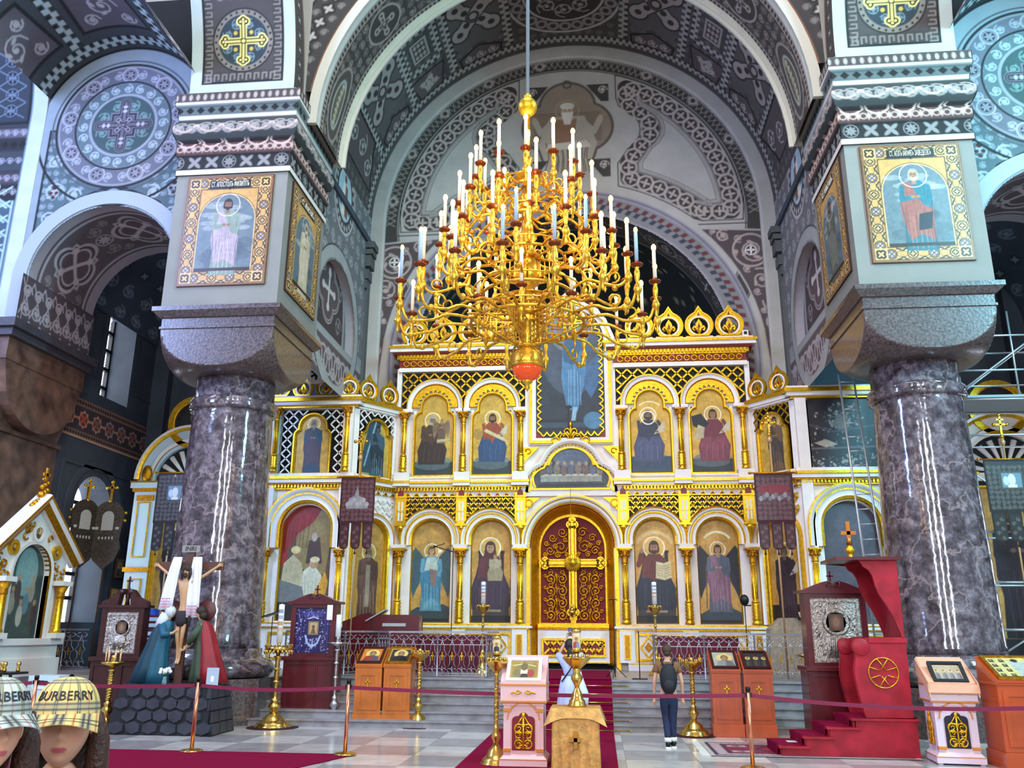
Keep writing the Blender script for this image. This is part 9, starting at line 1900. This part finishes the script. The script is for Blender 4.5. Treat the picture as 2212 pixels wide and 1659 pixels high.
clothes(P1, 'blouse', LB, [[(0, 0, .98, .13, .11), (0, 0, 1.1, .12, .1), (0, 0, 1.25, .155, .115), (0, 0, 1.38, .07)], [2, (.16, -.01, 1.31, .075), (.2, -.13, 1.35, .07), (.215, -.19, 1.37, .075)], [2, (-.16, -.01, 1.31, .075), (-.2, -.13, 1.35, .07), (-.215, -.19, 1.37, .075)]])
skirt(P1, 'skirt', mat('lilac blue cotton', '#BBC2E4', .85, bump=.3, bscale=20), [(.27, .22, .16), (.24, .2, .5), (.2, .17, .8), (.15, .13, 1.02)])
p = MB(); p.tube([(-.1, .13, 1.28), (-.16, .15, 1.0), (-.24, .14, .7), (-.26, .13, .45)], [.05, .07, .1, .05], 10); p.build('white_scarf', mat('white gauze', '#E2E6EA', .9, bump=.4, bscale=20), P1)
p = MB(); p.tube([(-.12, .11, 1.33), (.0, .14, 1.12), (.15, .12, .92)], .012, 6); p.build('bag_strap', BLK, P1); p = MB(); p.tube([(.088+.03*cos(t), -.255+.03*sin(t), 1.6) for t in np.linspace(0, 6, 12)], .009, 5); p.build('watch', BLK, P1)
p = MB(); p.lathe([(.035, -.13), (.03, .08)], c=(.07, 0, .03), n=8, ax='y'); p.lathe([(.035, -.13), (.03, .08)], c=(-.07, 0, .03), n=8, ax='y'); p.build('shoes', BLK, P1)
ph = MB(); ph.box(-.04, .04, -.006, .006, 0, .15); o = ph.build('mobile_phone', mat('dark red phone', '#3A1220', .3)); o.location = (.16, 16.35+.32, 1.72); tag(o, 'dark phone held up in both hands of the woman', 'phone'); p = MB(); p.box(-.032, .032, -.008, -.006, .01, .14); p.build('screen', mat('phone screen', '#3C4460', .2, emit='#4A5478', es=.6), o)
# youth with backpack, walking away
P2 = empty('person', (1.82, 15.2, .0), pi, 'youth seen from behind in a brown tee and navy trousers with a black backpack', 'person')
H = 1.6; J = stand(H, .05); J['toeL'] = (-.07, -.1, .03); J['anL'] = (-.05, .0, .08); J['knR'] = (.045, -.05, .46); J['anR'] = (.045, .12, .1); J['toeR'] = (.05, .03, .03)
human(P2, J, H, False); head_mesh(P2, T((0, -.02, 1.49)), .92); p = MB(); p.sph((0, .012, 1.52), .088, 18, 12, (.95, 1.08, 1.0)); p.sph((0, .04, 1.47), .062, 14, 10); p.build('hair', mat('brown short hair', '#4A3020', .6, bump=.6, bscale=70), P2)
BT = mat('brown jersey', '#7A5636', .85); NV = mat('navy denim', '#1B2140', .8, noise=.2, nscale=12)
clothes(P2, 'tee_shirt', BT, [[(0, 0, .8, .135, .11), (0, 0, 1.02, .125, .1), (0, 0, 1.2, .15, .105), (0, 0, 1.33, .075)], [2, (.168, 0, 1.27, .07), (.2, .01, 1.14, .06)], [2, (-.168, 0, 1.27, .07), (-.2, .01, 1.14, .06)]])
clothes(P2, 'trousers', NV, [[(0, 0, .9, .125, .1), (0, 0, .83, .13, .105), (.075, 0, .7, .09), (.05, -.05, .46, .07), (.045, .08, .2, .058), (.045, .11, .15, .058)], [1, (-.075, 0, .7, .09), (-.055, -.01, .45, .07), (-.05, .01, .2, .058), (-.05, .01, .15, .058)]])
for x, y in ((.045, .115), (-.05, .01)): p = MB(); p.lathe([(.056, .1), (.06, .16)], c=(x, y, 0), n=16); p.build('rolled_cuff', IVW, P2); p = MB(); p.box(x-.042, x+.042, y-.2, y+.07, .0, .025); p.build('shoe_sole', WHITE, P2); p = MB(); p.sph((x, y-.06, .045), .045, 12, 8, (.9, 2.6, 1)); p.sph((x, y+.02, .07), .045, 10, 8); p.build('sneaker', BLK, P2)
bp_ = empty('backpack', (1.82, 15.2, 0), pi, 'black backpack worn on the back of the youth in the brown tee', 'backpack'); p = MB(); p.sph((0, .15, 1.06), .15, 18, 14, (.95, .62, 1.65)); p.build('bag', mat('black nylon', '#17171C', .7, bump=.3, bscale=20), bp_)
p = MB(); p.sph((0, .22, .96), .1, 14, 10, (1, .5, 1)); p.build('pocket', MT['black nylon'], bp_)
for q in (-1, 1): p = MB(); p.tube([(q*.08, .1, 1.28), (q*.1, .02, 1.37), (q*.11, -.1, 1.28), (q*.11, -.11, 1.1), (q*.1, .06, .92)], .016, 6); p.build('strap', MT['black nylon'], bp_)
# two women in checked caps close to the camera
def checkcap(S, M, s, label, bc='#E6D48A'):
    n = empty('checked_cap', (0, 0, 0), 0, label, 'cap'); n.matrix_world = S.matrix_world
    n.location = S.location; n.rotation_euler = S.rotation_euler
    W_, Hc = 2*pi, 1.0; c = Cv(W_, Hc, 64, bc)
    for k in range(9):
        u = k*W_/9
        c.rect(u, u+.2, 0, 1, '#B8A878', .6); c.rect(u+.05, u+.08, 0, 1, '#2B2E3A'); c.rect(u+.12, u+.15, 0, 1, '#2B2E3A'); c.rect(u+.42, u+.46, 0, 1, '#C24A3A', .85)
    for v in (.08, .62): c.rect(0, W_, v, v+.16, '#8A8A80', .6); c.rect(0, W_, v+.02, v+.05, '#2B2E3A', .8); c.rect(0, W_, v+.11, v+.14, '#2B2E3A', .8)
    Mn = np.array(M); R1, R2, R3 = .094*s, .112*s, .112*s
    def dome(a, v, o=0.): ph = v*pi/2*.97; cc = np.cos(ph)**.75; return (R1+o)*np.sin(a)*cc, -(R2+o)*np.cos(a)*cc+.004, .03*s+(R3+o)*np.sin(ph)
    def tr(t): x, y, z = t; return tuple(Mn[i, 0]*x+Mn[i, 1]*y+Mn[i, 2]*z+Mn[i, 3] for i in range(3))
    c.surf('crown', lambda U, V: tr(dome(U-pi+0*V, V+0*U)), mat('checked cotton', rough=.85, vcol='Col', bump=.2, bscale=200), n)
    b = Cv(1.0, .6, 70, bc)
    for x in (.1, .4, .7): b.rect(x, x+.16, 0, .6, '#8A8A80', .6); b.rect(x+.03, x+.06, 0, .6, '#2B2E3A'); b.rect(x+.1, x+.13, 0, .6, '#2B2E3A'); b.rect(x+.23, x+.25, 0, .6, '#C24A3A')
    b.rect(0, 1, .25, .3, '#2B2E3A', .8); b.rect(0, 1, .38, .43, '#2B2E3A', .8)
    def brim(U, V): a = (U-.5)*2.5; e = V/.6; r = e*.078*s*np.cos(a*.62); x = (R1+.002)*np.sin(a)*(1+.05*e); return x, -(R2)*np.cos(a)+.004-r, .03*s-.5*e*.05*s-x*x*3.0*e/s+.004
    o = b.surf('brim', lambda U, V: tr(brim(U, V)), MT['checked cotton'], n); md = o.modifiers.new('s', 'SOLIDIFY'); md.thickness = .003
    t = text('cap_lettering', 'BURBERRY', .042*s, T((0, 0, 0)), mat('navy lettering', '#141A2C', .6), n, .001)
    for vv in t.data.vertices:
        x, y, z = vv.co; q = tr(dome(np.array(x/(.1*s)), np.array(.34+y/(.17*s)), .0025+z)); vv.co = q
    p = MB(); p.M = M; p.sph((0, .004, .03*s+R3), .008*s, 8, 6); p.build('button', MT['checked cotton'], n); return n
def near_woman(label, caplab, pos, rz, tilt, top, s=1., bc='#DCC67C'):
    S = empty('person', (pos[0], pos[1], 0), rz, label, 'person'); zh = pos[2]; H = zh+.11; J = stand(H); J['neck'] = (0, .02, zh-.16); J['head0'] = (0, .01, zh-.08); human(S, J, H)
    M = T((0, 0, zh)) @ Matrix.Rotation(tilt, 4, 'X'); head_mesh(S, M, s)
    p = MB(); p.M = M
    for q in (-1, 1): p.tube([(q*.075, .01, .03), (q*.092, .02, -.04), (q*.095, .03, -.13), (q*.1, .02, -.24)], [.022, .03, .032, .012], 10)
    p.tube([(0, .075, .03), (0, .1, -.06), (0, .09, -.2)], [.08, .085, .05], 14); p.build('hair', mat('auburn hair', '#3A1E16', .45, bump=.6, bscale=70), S)
    clothes(S, 'top', top, [[(0, 0, H*.5, .14, .11), (0, 0, H*.62, .125, .1), (0, 0, H*.75, .15, .11), (0, .01, H*.845, .07)], [2, (H*.107, 0, H*.8, .07), (H*.135, .02, H*.68, .058)], [2, (-H*.107, 0, H*.8, .07), (-H*.135, .02, H*.68, .058)]])
    clothes(S, 'trousers', BLK, [[(0, 0, H*.54, .14, .11), (.08, 0, H*.45, .1), (.065, 0, H*.26, .07), (.06, .02, H*.07, .055)], [0, (-.08, 0, H*.45, .1), (-.065, 0, H*.26, .07), (-.06, .02, H*.07, .055)]])
    for q in (-1, 1): p = MB(); p.sph((q*.062, -.05, .04), .045, 12, 8, (1, 2.8, .9)); p.build('shoe', IVW, S)
    checkcap(S, M, s, caplab, bc)
BTOP = mat('black knit top', '#15151A', .85)
near_woman('woman facing the camera in a yellow checked cap, right one in the lower left corner', 'yellow checked cap with navy lettering on the right woman in the corner', (-.775, 2.44, 1.535), .47, -.06, BTOP, .93)
near_woman('woman in a pale checked cap turned toward the right, cut off by the left edge', 'pale checked cap on the woman cut off by the left edge', (-.735, 2.08, 1.565), .95, -.05, mat('grey knit top', '#5A4E54', .85), .84, '#B9C8C4')
# ================================================================ LIGHT
W = bpy.data.worlds.new('world'); SC.world = W; W.use_nodes = True; bg = W.node_tree.nodes['Background']; bg.inputs[0].default_value = (.86, .9, 1, 1); bg.inputs[1].default_value = .45
def area(name, loc, to, sx, sy, power, col, spread=180):
    l = bpy.data.lights.new(name, 'AREA'); l.shape = 'RECTANGLE'; l.size = sx; l.size_y = sy; l.energy = power; l.color = col; l.spread = radians(spread)
    o = bpy.data.objects.new(name, l); COL.objects.link(o); o.location = loc
    o.rotation_euler = (Vector(to)-Vector(loc)).to_track_quat('-Z', 'Y').to_euler(); return o
area('dome_daylight', (0, 7, 24), (0, 20, 8), 8, 8, 2300, (1, .97, .92))
area('left_window_light', (-16, 6, 14), (-10, 17.5, 12), 2, 8, 2300, (.36, .5, 1))
area('right_window_light', (16, 6, 15), (10, 17.5, 13), 2, 8, 3600, (.3, .8, 1))
area('west_window_left', (-5, -8, 9), (0, 18, 4), 1.2, 7, 700, (.85, .93, 1))
area('west_window_mid', (1.5, -8, 9), (0, 18, 4), 1.2, 7, 700, (1, .97, .92))
area('west_window_right', (7, -8, 9), (0, 18, 4), 1.2, 7, 700, (.85, .93, 1))
vs = SC.view_settings; SC.display_settings.display_device = 'sRGB'; vs.view_transform = 'Standard'; vs.look = 'None'; vs.exposure = .38; vs.gamma = 1; vs.use_curve_mapping = False
